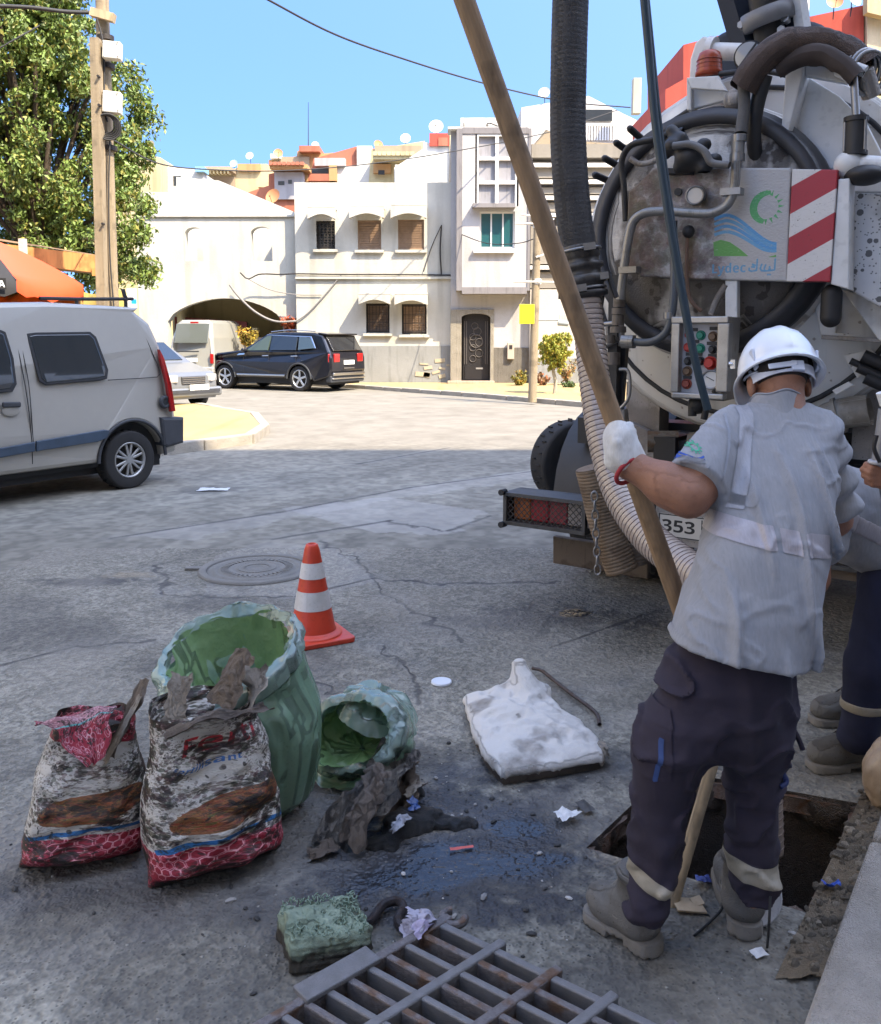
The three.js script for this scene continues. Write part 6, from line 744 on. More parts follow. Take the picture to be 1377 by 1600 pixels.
// ---------------------------------------------------------------- the crew
const ST = (row, L, R, d, b) => { const p = P((L + R) / 2, row, d), q = P(R, row, d); return [p.y, p.x, p.z, q.x - p.x, b]; };
const shirtM = mat([.285, .288, .30], .88, { map: 'cloth', s: .35, bump: 'cloth', bs: .12, bsc: .0006, phys: { sheen: .3, sheenRoughness: .7, sheenColor: new THREE.Color(.5, .5, .55) } }), shirtTrim = mat([.30, .315, .345], .85, { map: 'cloth', s: .35 }), tapeFaint = mat([.325, .325, .345], .5, { map: 'cloth', s: .25 }), tapeM = mat([.37, .345, .36], .42, { map: 'cloth', s: .25, metal: .15 }), trouserM = mat([.024, .0175, .030], .9, { map: 'grime', s: .5, bump: 'cloth', bs: .15, bsc: .0008 }), trouserBlue = mat([.012, .015, .042], .9, { map: 'grime', s: .5, bump: 'cloth', bs: .15, bsc: .0008 }), bandM = mat([.30, .265, .20], .5, { map: 'grime', s: .2 }), skinM = mat([.30, .135, .075], .48, { map: 'grime', s: .25, bump: 'fine', bs: .05, bsc: .0012, phys: { sheen: .15 } }), hairM = mat([.022, .016, .013], .8, { bump: 'fine', bs: .03, bsc: .002 }), helmetM = mat([.68, .70, .72], .28, { phys: { clearcoat: .5, clearcoatRoughness: .15 } }), gloveM = mat([.62, .61, .58], .9, { map: 'cloth', s: .2, bump: 'cloth', bs: .06, bsc: .0012 }), bootM = mat([.135, .13, .12], .75, { map: 'dirt', s: .5, bump: 'fine', bs: .15, bsc: .004 }), soleM = mat([.24, .22, .19], .85, { map: 'grime', s: .2, bump: 'fine', bs: .1, bsc: .003 }), laceM = mat([.02, .02, .02], .8);
const fold = (f, amp, fx, fy, fz, s) => (x, y, z) => { const d = f(x, y, z); return d > .05 || d < -.05 ? d : d + amp * (fbm3(x * fx, y * fy, z * fz, 2, s) - .5); };
const box3 = (a, pad) => [V(Math.min(...a.map((p) => p.x)) - pad, Math.min(...a.map((p) => p.y)) - pad, Math.min(...a.map((p) => p.z)) - pad), V(Math.max(...a.map((p) => p.x)) + pad, Math.max(...a.map((p) => p.y)) + pad, Math.max(...a.map((p) => p.z)) + pad)];
const mv = (a, b, t) => a.clone().lerp(b, t);
// a body as one skin: joints and their thickness
function bodySkin(j) { // head, neck, chest, pelvis, shoulders, elbows, wrists, hips, knees, ankles
  const l = [cap(j.neck, j.head, .052, .055), cap(j.chest, j.neck, .065, .05), cap(j.pelvis, j.chest, .085, .08)];
  for (const s of ['l', 'r']) { if (j[s + 'sh']) l.push(cap(j.chest, j[s + 'sh'], .05, .042), cap(j[s + 'sh'], j[s + 'el'], .045, .04), cap(mv(j[s + 'el'], j[s + 'wr'], 0), mv(j[s + 'el'], j[s + 'wr'], .35), .042, .045), cap(mv(j[s + 'el'], j[s + 'wr'], .3), j[s + 'wr'], .046, .028)); if (j[s + 'hip']) l.push(cap(j.pelvis, j[s + 'hip'], .09, .075), cap(j[s + 'hip'], j[s + 'kn'], .065, .045), cap(j[s + 'kn'], j[s + 'an'], .043, .03)); }
  return uni(l, .025);
}
function headGeo(c, yaw, pitch, roll = 0, s = 1) { // head with face and ears, facing -z before turning
  const f = uni([ell(V(0, .035, .012), .074 * s, .088 * s, .092 * s), ell(V(0, -.035, -.03), .054 * s, .07 * s, .062 * s), cap(V(0, -.05, .03), V(0, -.1, .03), .05, .052)], .03), ear = (k) => ell(V(k * .077 * s, -.005, .01), .011, .032, .02), nose = cap(V(0, .02, -.088), V(0, -.018, -.105), .008, .013), lips = cap(V(-.018, -.055, -.083), V(.018, -.055, -.083), .006, .006), brow = cap(V(-.034, .035, -.075), V(.034, .035, -.075), .012, .012);
  const eyeL = ell(V(.03, .018, -.086), .014, .009, .01), eyeR = ell(V(-.03, .018, -.086), .014, .009, .01), e1 = ear(1), e2 = ear(-1), sub = (x, y, z) => { let d = smin(f(x, y, z), brow(x, y, z), .02); d = smin(d, nose(x, y, z), .012); d = smin(d, lips(x, y, z), .008); d = smin(d, Math.min(e1(x, y, z), e2(x, y, z)), .008); return Math.max(d, -smin(eyeL(x, y, z), eyeR(x, y, z), .002) - .004); };
  const g = nets(sub, V(-.11, -.14, -.13), V(.11, .14, .12), .0045); g.applyMatrix4(new THREE.Matrix4().makeRotationFromEuler(new THREE.Euler(pitch, yaw, roll, 'YXZ'))); return g.translate(c.x, c.y, c.z);
}
function handSDF(palm, dirU, nrm, thumbSide, curl, r = .0095) { // palm centre, direction to the fingers, palm normal, thumb direction; fingers curl toward the normal
  const l = [], side = thumbSide.clone().normalize(), u = dirU.clone().normalize(), n = nrm.clone().normalize(), at = (a, b, c) => palm.clone().addScaledVector(u, a).addScaledVector(side, b).addScaledVector(n, c);
  for (const b of [-.024, -.008, .008, .024]) l.push(cap(at(-.04, b * .8, 0), at(.04, b, 0), .014, .012));
  [[.03, .034], [.011, .040], [-.009, .037], [-.028, .030]].forEach(([b, L]) => { let p = at(.042, b * .95, 0), a = curl[0]; for (let k = 0; k < 3; k++) { const q = p.clone().addScaledVector(u, Math.cos(a) * L * (1 - k * .2)).addScaledVector(n, Math.sin(a) * L * (1 - k * .2)); l.push(cap(p, q, r * (1 - k * .06), r * (.95 - k * .06))); p = q; a += curl[1]; } });
  let p = at(-.02, .026, .004), q = at(.012, .05, .022), s = at(.034, .046, .046); l.push(cap(p, q, .0135, .0115), cap(q, s, .0115, .0095)); return uni(l, .007);
}
function boot(parent, heel, toe, { tilt = 0, dark = 1, h = .2 } = {}) { // work boot from the heel to the toe on the ground, sole and laces as pieces of it
  const d = toe.clone().sub(heel).setY(0), g = new THREE.Group(); g.name = 'boot'; g.position.copy(heel); g.rotation.set(tilt, Math.atan2(d.x, d.z), 0, 'YXZ'); parent.add(g); const L = d.length();
  const up = fold(uni([cap(V(0, .075, .06), V(0, h, .065), .052, .056), cap(V(0, .07, .08), V(0, .06, L - .1), .05, .046), ell(V(0, .062, L - .065), .052, .05, .066), cap(V(0, .12, .1), V(0, .08, L * .6), .042, .038)], .03), .007, 26, 40, 26, 5), floor = (x, y, z) => Math.max(up(x, y, z), .026 - y, y - h - .01);
  part('upper', nets(floor, V(-.09, 0, -.02), V(.09, h + .03, L + .02), .006), bootM, g);
  const so = (x, y, z) => { const hw = z < .09 ? .043 + .003 * Math.sin(z * 60) : lerp(.041, .054, sst(.09, L * .68, z)); const kx = Math.abs(x) - hw, kz = Math.abs(z - L / 2) - L / 2; const r = .04, e = Math.min(Math.max(kx + r, kz + r), 0) + Math.hypot(Math.max(kx + r, 0), Math.max(kz + r, 0)) - r, arch = z > .085 && z < .13 ? .012 : .0, tread = (Math.abs((z * 50) % 1 - .5) < .12 ? .006 : 0); return Math.max(e, arch + tread - y, y - .034 - .006 * sst(.1, 0, z)); };
  part('sole', nets(so, V(-.08, -.006, -.02), V(.08, .055, L + .02), .0045), soleM, g); part('ankle_collar', xf(new THREE.TorusGeometry(.05, .013, 8, 24).rotateX(Math.PI / 2), 0, h - .005, .065), bootM, g);
  for (let i = 0; i < 4; i++) part('lace', tube([V(-.034, .112 + i * .018, L * .60 - i * .022), V(0, .142 + i * .017, L * .58 - i * .022), V(.034, .112 + i * .018, L * .6 - i * .022)], .0032, 8, 5), laceM, g); part('seam_welt', tube([V(-.048, .1, .05), V(-.05, .075, L * .45), V(-.03, .095, L * .62), V(.03, .095, L * .62), V(.05, .075, L * .45), V(.048, .1, .05)], .0028, 50, 5), soleM, g);
  return g;
}
function helmet(parent, pos, tilt, yaw, roll = 0) {
  const g = new THREE.Group(); g.name = 'safety_helmet'; g.position.copy(pos); g.rotation.set(tilt, yaw, roll, 'YXZ'); parent.add(g); const prof = [], N = 20; for (let i = 0; i <= N; i++) { const a = Math.PI / 2 * i / N; prof.push([.104 * Math.pow(Math.sin(a), .92), .128 * Math.cos(a)]); } prof.push([.107, -.012], [.118, -.02], [.12, -.026], [.114, -.027], [.101, -.016], [.098, .0]); for (let i = N - 1; i >= 0; i--) { const a = Math.PI / 2 * i / N; prof.push([.099 * Math.pow(Math.sin(a), .92), .123 * Math.cos(a)]); }
  const s = lathe(prof, 56); warp(s, (v) => { v.z *= 1.2; const f = sst(-.06, -.15, v.z); if (v.y < .02) { v.z -= .035 * f * sst(.02, -.02, v.y); v.y -= .01 * f; } const ridge = Math.exp(-((v.x / .014) ** 2)) * .005 + Math.exp(-(((Math.abs(v.x) - .04) / .009) ** 2)) * .0035; if (v.y > .05) { v.y += ridge; } }); part('shell', s, helmetM, g);
  const wM = mat([.50, .53, .60], .5), dk = mat([.03, .028, .028], .8); part('harness_band', [tube(Array.from({ length: 17 }, (_, i) => { const a = -.35 + (Math.PI + .7) * i / 16; return V(.088 * Math.cos(a), -.014 - .028 * Math.sin(a), .102 * Math.sin(a)); }), .004, 60, 6)].map((q) => warp(q, (v) => { v.y = -.02 + (v.y + .02) * 1 + Math.sign(v.y + .035) * 0; })), wM, g);
  const strap = loft(Array.from({ length: 25 }, (_, i) => { const a = .12 + (Math.PI - .24) * i / 24, w = .013 + .010 * Math.pow(Math.abs(Math.cos(a)), 2), x = .089 * Math.cos(a), z = .103 * Math.sin(a) + .004, y = -.028 - .016 * Math.sin(a); return [V(x, y - w, z), V(x, y + w, z), V(x * .965, y + w, z * .965), V(x * .965, y - w, z * .965)]; })); part('nape_strap', strap, wM, g);
  part('strap_buckle', [xf(new RoundedBoxGeometry(.034, .03, .009, 2, .003), .008, -.043, .112), xf(new RoundedBoxGeometry(.075, .016, .006, 2, .003), -.03, -.039, .108, [0, -.22, .06])], mat([.58, .62, .70], .4), g); part('liner', lathe(Array.from({ length: 12 }, (_, i) => { const a = Math.PI / 2 * i / 11; return [.092 * Math.sin(a), .10 * Math.cos(a)]; }), 32).scale(1, 1, 1.15), dk, g);
  for (const k of [-1, 1]) part('harness_tab', xf(new RoundedBoxGeometry(.008, .06, .022, 2, .003), k * .086, .005, .06, [0, 0, k * -.12]), wM, g);
  return g;
}

{ // ---- worker seen from behind, holding the long pole
  const t = thing('person', 'person in white helmet and grey shirt seen from behind, holding a long pole', 'person', [0, 0, 0]);
  const sh = { l: P(1138, 682, 2.36), r: P(1284, 690, 2.36) }, el = P(1076, 775, 2.2), wr = P(984, 726, 2.31), hand = P(968, 690, 2.345);
  const J = { head: P(1215, 600, 2.46), neck: P(1214, 640, 2.40), chest: P(1208, 720, 2.34), pelvis: P(1150, 1010, 2.16), lsh: sh.l, lel: el, lwr: wr, rsh: sh.r, rel: P(1306, 812, 2.46), rwr: P(1190, 900, 2.62), lhip: P(1080, 1080, 2.15), lkn: P(1040, 1230, 2.12), lan: P(1010, 1425, 2.06), rhip: P(1190, 1080, 2.17), rkn: P(1178, 1240, 2.16), ran: P(1176, 1400, 2.12) };
  const f0 = bodySkin(J), arm = uni([cap(sh.l, mv(sh.l, el, .5), .05, .056), cap(mv(sh.l, el, .45), el, .056, .05), ell(mv(sh.l, el, .78).add(V(.005, -.01, .008)), .05, .048, .05), cap(el, mv(el, wr, .35), .05, .052), cap(mv(el, wr, .3), wr, .053, .034), cap(wr, hand, .036, .035)], .025), fb = (x, y, z) => smin(f0(x, y, z), arm(x, y, z), .02);
  const bb = box3(Object.values(J), .13); const hg = headGeo(P(1215, 604, 2.455), .02, -.5), bg = nets(fb, bb[0], bb[1], .0105); part('body', [bg, hg], skinM, t);
  // short hair as a cap over the back of the skull
  { const h = ell(V(0, .04, .016), .0785, .092, .0965), hf = (x, y, z) => Math.max(h(x, y, z), y - .075, z < -.03 ? 1 : -.008 - y + .45 * Math.max(0, -z), Math.abs(x) > .068 && y < .0 ? .01 : -1), g = nets(hf, V(-.1, -.06, -.12), V(.1, .15, .13), .005); g.applyMatrix4(new THREE.Matrix4().makeRotationFromEuler(new THREE.Euler(-.5, .02, 0, 'YXZ'))); const c = P(1215, 604, 2.455); part('hair', g.translate(c.x, c.y, c.z), hairM, t); }
  helmet(t, P(1215, 583, 2.48), -.58, .02, -.03);
  // shirt: one field for torso and sleeves
  const torso = column([ST(632, 1180, 1262, 2.40, .06), ST(655, 1140, 1284, 2.385, .085), ST(690, 1122, 1303, 2.345, .108), ST(740, 1116, 1308, 2.29, .125), ST(800, 1108, 1302, 2.23, .132), ST(850, 1092, 1291, 2.185, .134), ST(900, 1074, 1285, 2.15, .134), ST(950, 1054, 1281, 2.12, .136), ST(1000, 1038, 1270, 2.10, .138), ST(1060, 1026, 1256, 2.08, .14)], 2.25);
  const slL0 = mv(sh.l, el, .0), slL1 = mv(sh.l, el, .86), slR1 = P(1313, 800, 2.42), sleeveL = cap(sh.l, mv(sh.l, el, 1.0), .076, .086), sleeveR = cap(P(1278, 694, 2.36), P(1316, 830, 2.44), .078, .064), shoulders = cap(P(1150, 668, 2.385), P(1272, 676, 2.385), .07, .07), collarB = cap(P(1214, 655, 2.40), P(1212, 634, 2.41), .074, .066);
  const axL = el.clone().sub(sh.l).normalize(), axR = P(1316, 830, 2.44).sub(P(1278, 694, 2.36)).normalize();
  const inner = smin, sl1 = (x, y, z) => Math.max(sleeveL(x, y, z), (x - slL1.x) * axL.x + (y - slL1.y) * axL.y + (z - slL1.z) * axL.z), sl2 = (x, y, z) => { const q = (x - slR1.x) * axR.x + (y - slR1.y) * axR.y + (z - slR1.z) * axR.z; return Math.max(sleeveR(x, y, z) + .012 * Math.sin(q * 75), q); };
  const hemA = P(1031, 993, 2.1), hemB = P(1257, 1036, 2.09), hemS = (hemB.y - hemA.y) / (hemB.x - hemA.x);
  const crease = (x, y, z) => { const q = (px, py, d) => P(px, py, d); let a = 0; a += .010 * Math.exp(-(((x - .93 - (1.15 - y) * .0) / .016) ** 2)) * 0; // long pulled folds down the back
    const u = x - .80, v = 1.36 - y; for (const [x0, k, w, s0, s1, am] of [[.055, .06, .017, .04, .55, .013], [.13, .16, .014, .04, .5, .014], [.195, .12, .012, .2, .85, .013], [-.01, -.02, .015, .1, .42, .010], [.10, .0, .02, .45, .95, .012], [-.055, -.13, .018, .35, .9, .012], [.03, -.03, .02, .5, .95, .010], [.155, .26, .012, .02, .22, .012]]) a += am * Math.exp(-(((u - x0 - k * v + .008 * Math.sin(v * 13 + x0 * 40)) / (w * .62)) ** 2)) * sst(s0, s0 + .12, v) * sst(s1, s1 - .15, v); return a; };
  const shirtRaw = (x, y, z) => { let d = torso(x, y, z); d = smin(d, shoulders(x, y, z), .05); d = smin(d, sl1(x, y, z), .03); d = smin(d, sl2(x, y, z), .03); return smin(d, collarB(x, y, z), .03); };
  const shirtFold = (x, y, z) => { const d = shirtRaw(x, y, z); if (d > .05 || d < -.05) return d; const dg = Math.abs(fbm3(x * 8 + y * 9, y * 8 - x * 9, z * 6, 2, 24) - .5); return d + .006 - 1.7 * crease(x, y, z) + .014 * (fbm3(x * 9 + y * 3, y * 3.5, z * 9, 2, 4) - .5) - .075 * Math.max(0, .07 - dg) + .004 * (fbm3(x * 30, y * 14, z * 30, 2, 9) - .5); };
  const shirtF = (x, y, z) => Math.max(shirtFold(x, y, z), hemA.y + (x - hemA.x) * hemS - y, y - P(1214, 628, 2.42).y);
  const sb = [V(.50, .70, -2.62), V(1.22, 1.47, -1.86)], shirt = part('polo_shirt', nets(shirtF, sb[0], sb[1], .006), shirtM, t);
  const offs = (o, clip) => skinPatch(shirt, clip, o);
  // tape round the back with its breaks, tape over the left shoulder
  const b0 = P(1095, 820, 2.1), b1 = P(1292, 852, 2.12), bsl = (b1.y - b0.y) / (b1.x - b0.x), slab = (x, y) => Math.abs(y - b0.y - (x - b0.x) * bsl) - .027;
  for (const [a, b] of [[1080, 1208], [1216, 1246], [1252, 1300]]) { const x0 = P(a, 830, 2.1).x, x1 = P(b, 830, 2.1).x; part('reflective_tape', offs(.0022, (x, y, z) => Math.max(slab(x, y), x0 - x, x - x1), V(.5, .92, -2.4), V(1.1, 1.2, -1.9)), tapeM, shirt); }
  { const a = P(1172, 650, 2.3), c = P(1158, 800, 2.12); part('reflective_tape', offs(.0022, (x, y, z) => { const u = clamp((a.y - y) / (a.y - c.y)); return Math.max(Math.abs(x - lerp(a.x, c.x, u)) - .019, y - a.y - .03, c.y - .0 - y, z < -2.38 ? 1 : -1); }, V(.66, 1.02, -2.5), V(.92, 1.42, -2.0)), tapeFaint, shirt); }
  { const hemT = (x, y, z) => Math.abs(y - hemA.y - (x - hemA.x) * hemS - .011) - .013; part('hem', offs(.0022, hemT, V(.48, .68, -2.4), V(1.1, .9, -1.86)), shirtM, shirt); const cuf = (x, y, z) => { const q = (x - slL1.x) * axL.x + (y - slL1.y) * axL.y + (z - slL1.z) * axL.z; return Math.max(Math.abs(q + .012) - .013, len3(x - slL1.x, y - slL1.y, z - slL1.z) - .16); }; part('cuff', offs(.0022, cuf, V(.5, 1.02, -2.45), V(.82, 1.36, -2.05)), shirtM, shirt);
    const sd = (x, y, z) => { const a = P(1140, 648, 2.3), c = P(1118, 768, 2.16), u = clamp((a.y - y) / (a.y - c.y)); return Math.max(Math.abs(x - lerp(a.x, c.x, u) - .012 * Math.sin(u * 3.1)) - .0035, y - a.y, c.y - y, z < -2.36 ? 1 : -1); }; part('sleeve_seam', offs(.0022, (x, y, z) => Math.max(sd(x, y, z), y < 1.2 ? 1 : -1), V(.6, 1.05, -2.5), V(.85, 1.42, -2.0)), shirtTrim, shirt); }
  // standing collar
  { const rings = [], cc = [[P(1212, 652, 2.395), .078, .08, 0], [P(1213, 634, 2.405), .071, .073, .3], [P(1214, 618, 2.415), .068, .07, .7], [P(1214, 608, 2.42), .067, .069, 1.3], [P(1214, 609, 2.42), .062, .063, 1.3], [P(1214, 632, 2.41), .064, .065, .3]]; for (const [c, a, b, k] of cc) rings.push(Array.from({ length: 40 }, (_, i) => { const w = i / 40 * 6.28319; return V(c.x + a * Math.cos(w), c.y - .018 * k * (1 - Math.sin(w)) + .004 * Math.sin(w * 5), c.z + b * Math.sin(w)); })); part('collar', loft(rings), shirtM, shirt); part('collar_edge', tube(rings[3].concat([rings[3][0]]), .0028, 120, 6), shirtTrim, shirt); }
  { // emblem on the sleeve
    const c = P(1083, 712, 2.2), lo = P(1058, 738, 2.2), hi = P(1108, 690, 2.2); const g = offs(.0022, (x, y, z) => Math.max(Math.abs(x - c.x) - .036, Math.abs(y - c.y) - .036, z < -2.38 ? 1 : -1), V(c.x - .05, c.y - .05, -2.42), V(c.x + .05, c.y + .05, -2.05)), p = g.attributes.position, uv = g.attributes.uv; for (let i = 0; i < p.count; i++) uv.setXY(i, (p.getX(i) - c.x + .036) / .072, (p.getY(i) - c.y + .036) / .072);
    const tx = canvasTex(128, 128, (q) => { q.clearRect(0, 0, 128, 128); q.lineWidth = 7; q.strokeStyle = '#2e4f9e'; for (let k = 0; k < 3; k++) { q.beginPath(); q.moveTo(10, 72 + k * 10); q.bezierCurveTo(40, 40 + k * 14, 62, 96 + k * 4, 112, 66 + k * 13); q.stroke(); } q.strokeStyle = '#3fa07c'; q.lineWidth = 5; q.beginPath(); q.moveTo(12, 100); q.lineTo(70, 104); q.stroke(); q.beginPath(); q.arc(92, 34, 13, 0, 7); q.stroke(); for (let i = 0; i < 10; i++) { const a = i * .628; q.beginPath(); q.moveTo(92 + 17 * Math.cos(a), 34 + 17 * Math.sin(a)); q.lineTo(92 + 24 * Math.cos(a), 34 + 24 * Math.sin(a)); q.stroke(); } q.fillStyle = '#2e4f9e'; q.font = 'bold 17px sans-serif'; q.fillText('Lydec', 24, 124); });
    part('sleeve_emblem', g, new THREE.MeshStandardMaterial({ map: tx, transparent: true, roughness: .85, side: THREE.DoubleSide }), shirt, { uv: true }); }
  // trousers
  const hipS = column([ST(960, 1085, 1245, 2.12, .09), ST(1005, 1058, 1242, 2.12, .105), ST(1030, 1032, 1247, 2.115, .12), ST(1060, 1022, 1250, 2.11, .128), ST(1110, 1012, 1247, 2.11, .132), ST(1140, 1010, 1240, 2.115, .13), ST(1180, 1050, 1200, 2.12, .09)], 2.2);
  const lL = column([ST(1080, 1050, 1110, 2.11, .07), ST(1120, 1005, 1115, 2.105, .115), ST(1165, 983, 1112, 2.10, .118), ST(1205, 981, 1097, 2.10, .108), ST(1250, 981, 1084, 2.10, .1), ST(1300, 979, 1072, 2.095, .092), ST(1345, 976, 1064, 2.085, .088), ST(1395, 975, 1056, 2.07, .08), ST(1430, 970, 1052, 2.055, .078), ST(1448, 975, 1048, 2.05, .07)], 2), lR = column([ST(1080, 1150, 1215, 2.13, .07), ST(1120, 1128, 1240, 2.135, .11), ST(1165, 1119, 1240, 2.14, .11), ST(1205, 1124, 1228, 2.145, .1), ST(1250, 1128, 1222, 2.145, .092), ST(1300, 1131, 1219, 2.14, .086), ST(1345, 1133, 1218, 2.135, .084), ST(1380, 1136, 1222, 2.125, .082), ST(1402, 1142, 1212, 2.12, .07)], 2);
  const trRaw = (x, y, z) => smin(smin(lL(x, y, z), lR(x, y, z), .012), hipS(x, y, z), .06), trF = (x, y, z) => { const d = trRaw(x, y, z); if (d > .05 || d < -.05) return d; const low = sst(.35, .12, y); const dg = Math.abs(fbm3(x * 6 + y * 8, y * 9 - x * 7, z * 6, 2, 27) - .5); return d + .016 + .016 * (fbm3(x * 9, y * 7 + x * 6, z * 9, 2, 14) - .5) - .15 * Math.max(0, .08 - dg) + (.006 + .022 * low) * (fbm3(x * 13, y * 32, z * 13, 2, 17) - .5) - .012 * Math.exp(-(((x - .735 - (.62 - y) * .1) / .02) ** 2)) * sst(.45, .55, y) * sst(.8, .7, y); };
  const tb = [V(.44, .06, -2.36), V(1.0, .98, -1.86)], tr = part('trousers', nets(trF, tb[0], tb[1], .0062), trouserM, t);
  const toff = (o, clip) => skinPatch(tr, clip, o);
  const bandAt = (pa, pb, h, xa, xb) => { const s = (pb.y - pa.y) / (pb.x - pa.x); return (x, y) => Math.max(Math.abs(y - pa.y - (x - pa.x) * s) - h, xa - x, x - xb); };
  { const pa = P(978, 1356, 2.05), pb = P(1056, 1392, 2.05), lo = V(.40, .1, -2.3), hi = V(.68, .34, -1.9); part('reflective_band', toff(.0022, bandAt(pa, pb, .021, .3, .645), lo, hi), bandM, tr); const qa = P(1133, 1352, 2.1), qb = P(1215, 1364, 2.1); part('reflective_band', toff(.0022, bandAt(qa, qb, .024, .68, 1.1), V(.66, .1, -2.34), V(.96, .34, -1.9)), bandM, tr); }
  { const pk = (x, y, z) => { const a = P(995, 1120, 2.02), b = P(1050, 1225, 2.0); return Math.max(a.x - .02 - x, x - b.x, y - a.y, b.y - y, z < -2.16 ? 1 : -1); }; part('cargo_pocket', toff(.004, pk, V(.4, .38, -2.3), V(.66, .68, -1.9)), trouserM, tr); const fl = (x, y, z) => { const a = P(995, 1115, 2.02), b = P(1053, 1146, 2.0); return Math.max(a.x - .02 - x, x - b.x - .004, y - a.y, b.y - y, z < -2.16 ? 1 : -1); }; part('pocket_flap', toff(.006, fl, V(.4, .44, -2.3), V(.66, .7, -1.9)), trouserM, tr); part('blue_piping', toff(.006, (x, y, z) => { const a = P(1040, 1160, 2.0), b = P(1028, 1228, 2.0), u = clamp((a.y - y) / (a.y - b.y)); return Math.max(Math.abs(x - lerp(a.x, b.x, u)) - .005, y - a.y, b.y - y); }, V(.44, .38, -2.2), V(.6, .62, -1.9)), mat([.02, .045, .14], .8), tr); }
  { const c = P(1238, 1135, 2.1); part('side_tab', tube([c, c.clone().add(V(.012, -.03, .02)), c.clone().add(V(.02, -.05, .02))], .007, 10, 6), trouserM, tr); const e = P(1222, 1206, 2.1); part('side_tab', tube([e, e.clone().add(V(.008, -.02, .01)), e.clone().add(V(-.01, -.03, .02))], .007, 10, 6), mat([.015, .025, .09], .8), tr); }
  boot(t, G(1030, 1496), G(922, 1424)); boot(t, G(1170, 1476).add(V(0, 0, -.01)), G(1178, 1476).add(V(.03, 0, -.3)));
  part('boot_lace', tube([G(1138, 1395, .06), G(1128, 1420, .02), G(1110, 1440, .008), G(1092, 1456, .006), G(1085, 1462, .006)], .0035, 30, 6), laceM, t); part('boot_lace', tube([P(1204, 1400, 2.05), P(1202, 1440, 2.03), G(1199, 1480, .006)], .0035, 20, 6), laceM, t);
  // gloved left hand round the pole, palm toward us-left, fingers wrapping behind it
  const poleA = P(735, 0, 2.3), poleB = P(968, 680, 2.36), pd = poleB.clone().sub(poleA).normalize();
  { const c = P(972, 696, 2.322), u = V(.25, .55, -.55).normalize(), back = V(-.35, .2, .9), side = pd.clone().negate(), n = V().crossVectors(side, u).normalize(); if (n.dot(poleB.clone().sub(c)) < 0) n.negate();
    const h = handSDF(c.clone().addScaledVector(n, -.012), u.clone().addScaledVector(pd, -u.dot(pd)).normalize(), n, side, [.35, .85], .0125), w = cap(P(990, 730, 2.31), P(976, 706, 2.318), .041, .04), palm = cap(P(978, 716, 2.318), P(968, 680, 2.335), .042, .040), fat = uni([cap(P(960, 722, 2.33), P(962, 676, 2.345), .026, .026), cap(P(972, 716, 2.295), P(970, 684, 2.305), .027, .025)], .02), f = fold((x, y, z) => smin(smin(smin(h(x, y, z), palm(x, y, z), .014), fat(x, y, z), .016), w(x, y, z), .018), .009, 34, 22, 34, 3); const b = box3([c, P(990, 745, 2.3)], .12); const cutp = P(984, 738, 2.3), cd = P(1040, 766, 2.2).sub(c).normalize();
    const gl = part('glove', nets((x, y, z) => Math.max(f(x, y, z), (x - cutp.x) * cd.x + (y - cutp.y) * cd.y + (z - cutp.z) * cd.z - .012), b[0], b[1], .0038), gloveM, t); const q = new THREE.Quaternion().setFromUnitVectors(V(0, 0, 1), cd), cu = new THREE.TorusGeometry(.043, .006, 8, 30).applyQuaternion(q).translate(cutp.x, cutp.y + .004, cutp.z); part('glove_cuff', cu, mat([.33, .03, .035], .8), gl); }
  { const c = J.rwr, h = handSDF(c, V(-.9, .1, -.3), V(-.2, .3, -.9), V(0, 1, 0), [.3, .9], .0125); const b = box3([c], .14); part('glove', nets(h, b[0], b[1], .005), gloveM, t); }
  // the pole itself
  const pe = P(1095, 1037, 2.43), dir = pe.clone().sub(poleB).normalize(); single('wooden_pole', 'long worn wooden pole held in the gloved hand and crossing the black hose', 'pole', warp(bar(poleB.clone().addScaledVector(dir, -1.75), poleB.clone().addScaledVector(dir, 1.2), .0255, .0265, 18).toNonIndexed(), (v) => { v.x += .006 * (fbm3(0, v.y * 5, 0, 2, 3) - .5); v.z += .006 * (fbm3(3, v.y * 5, 0, 2, 3) - .5); }), mat([.30, .20, .115], .75, { map: 'wood', s: .35, bump: 'wood', bs: .3, bsc: .0025 }));
}
{ // pale shovel handle standing in the pit between the legs
  const t = thing('shovel', 'pale wooden shovel handle standing in the open drain between the legs', 'shovel'), a = P(1122, 1165, 2.42), b = P(1061, 1376, 2.30), d = b.clone().sub(a).normalize(), e = b.clone().addScaledVector(d, .22); part('handle', bar(a.clone().addScaledVector(d, -.2), e, .0165, .018, 14), mat([.38, .30, .2], .75, { map: 'wood', s: .3, bump: 'wood', bs: .3, bsc: .002 }), t); part('blade', box(.2, .28, .012, e.x, e.y - .12, e.z - .02, [.2, .3, -.2], .005), steelM, t);
}
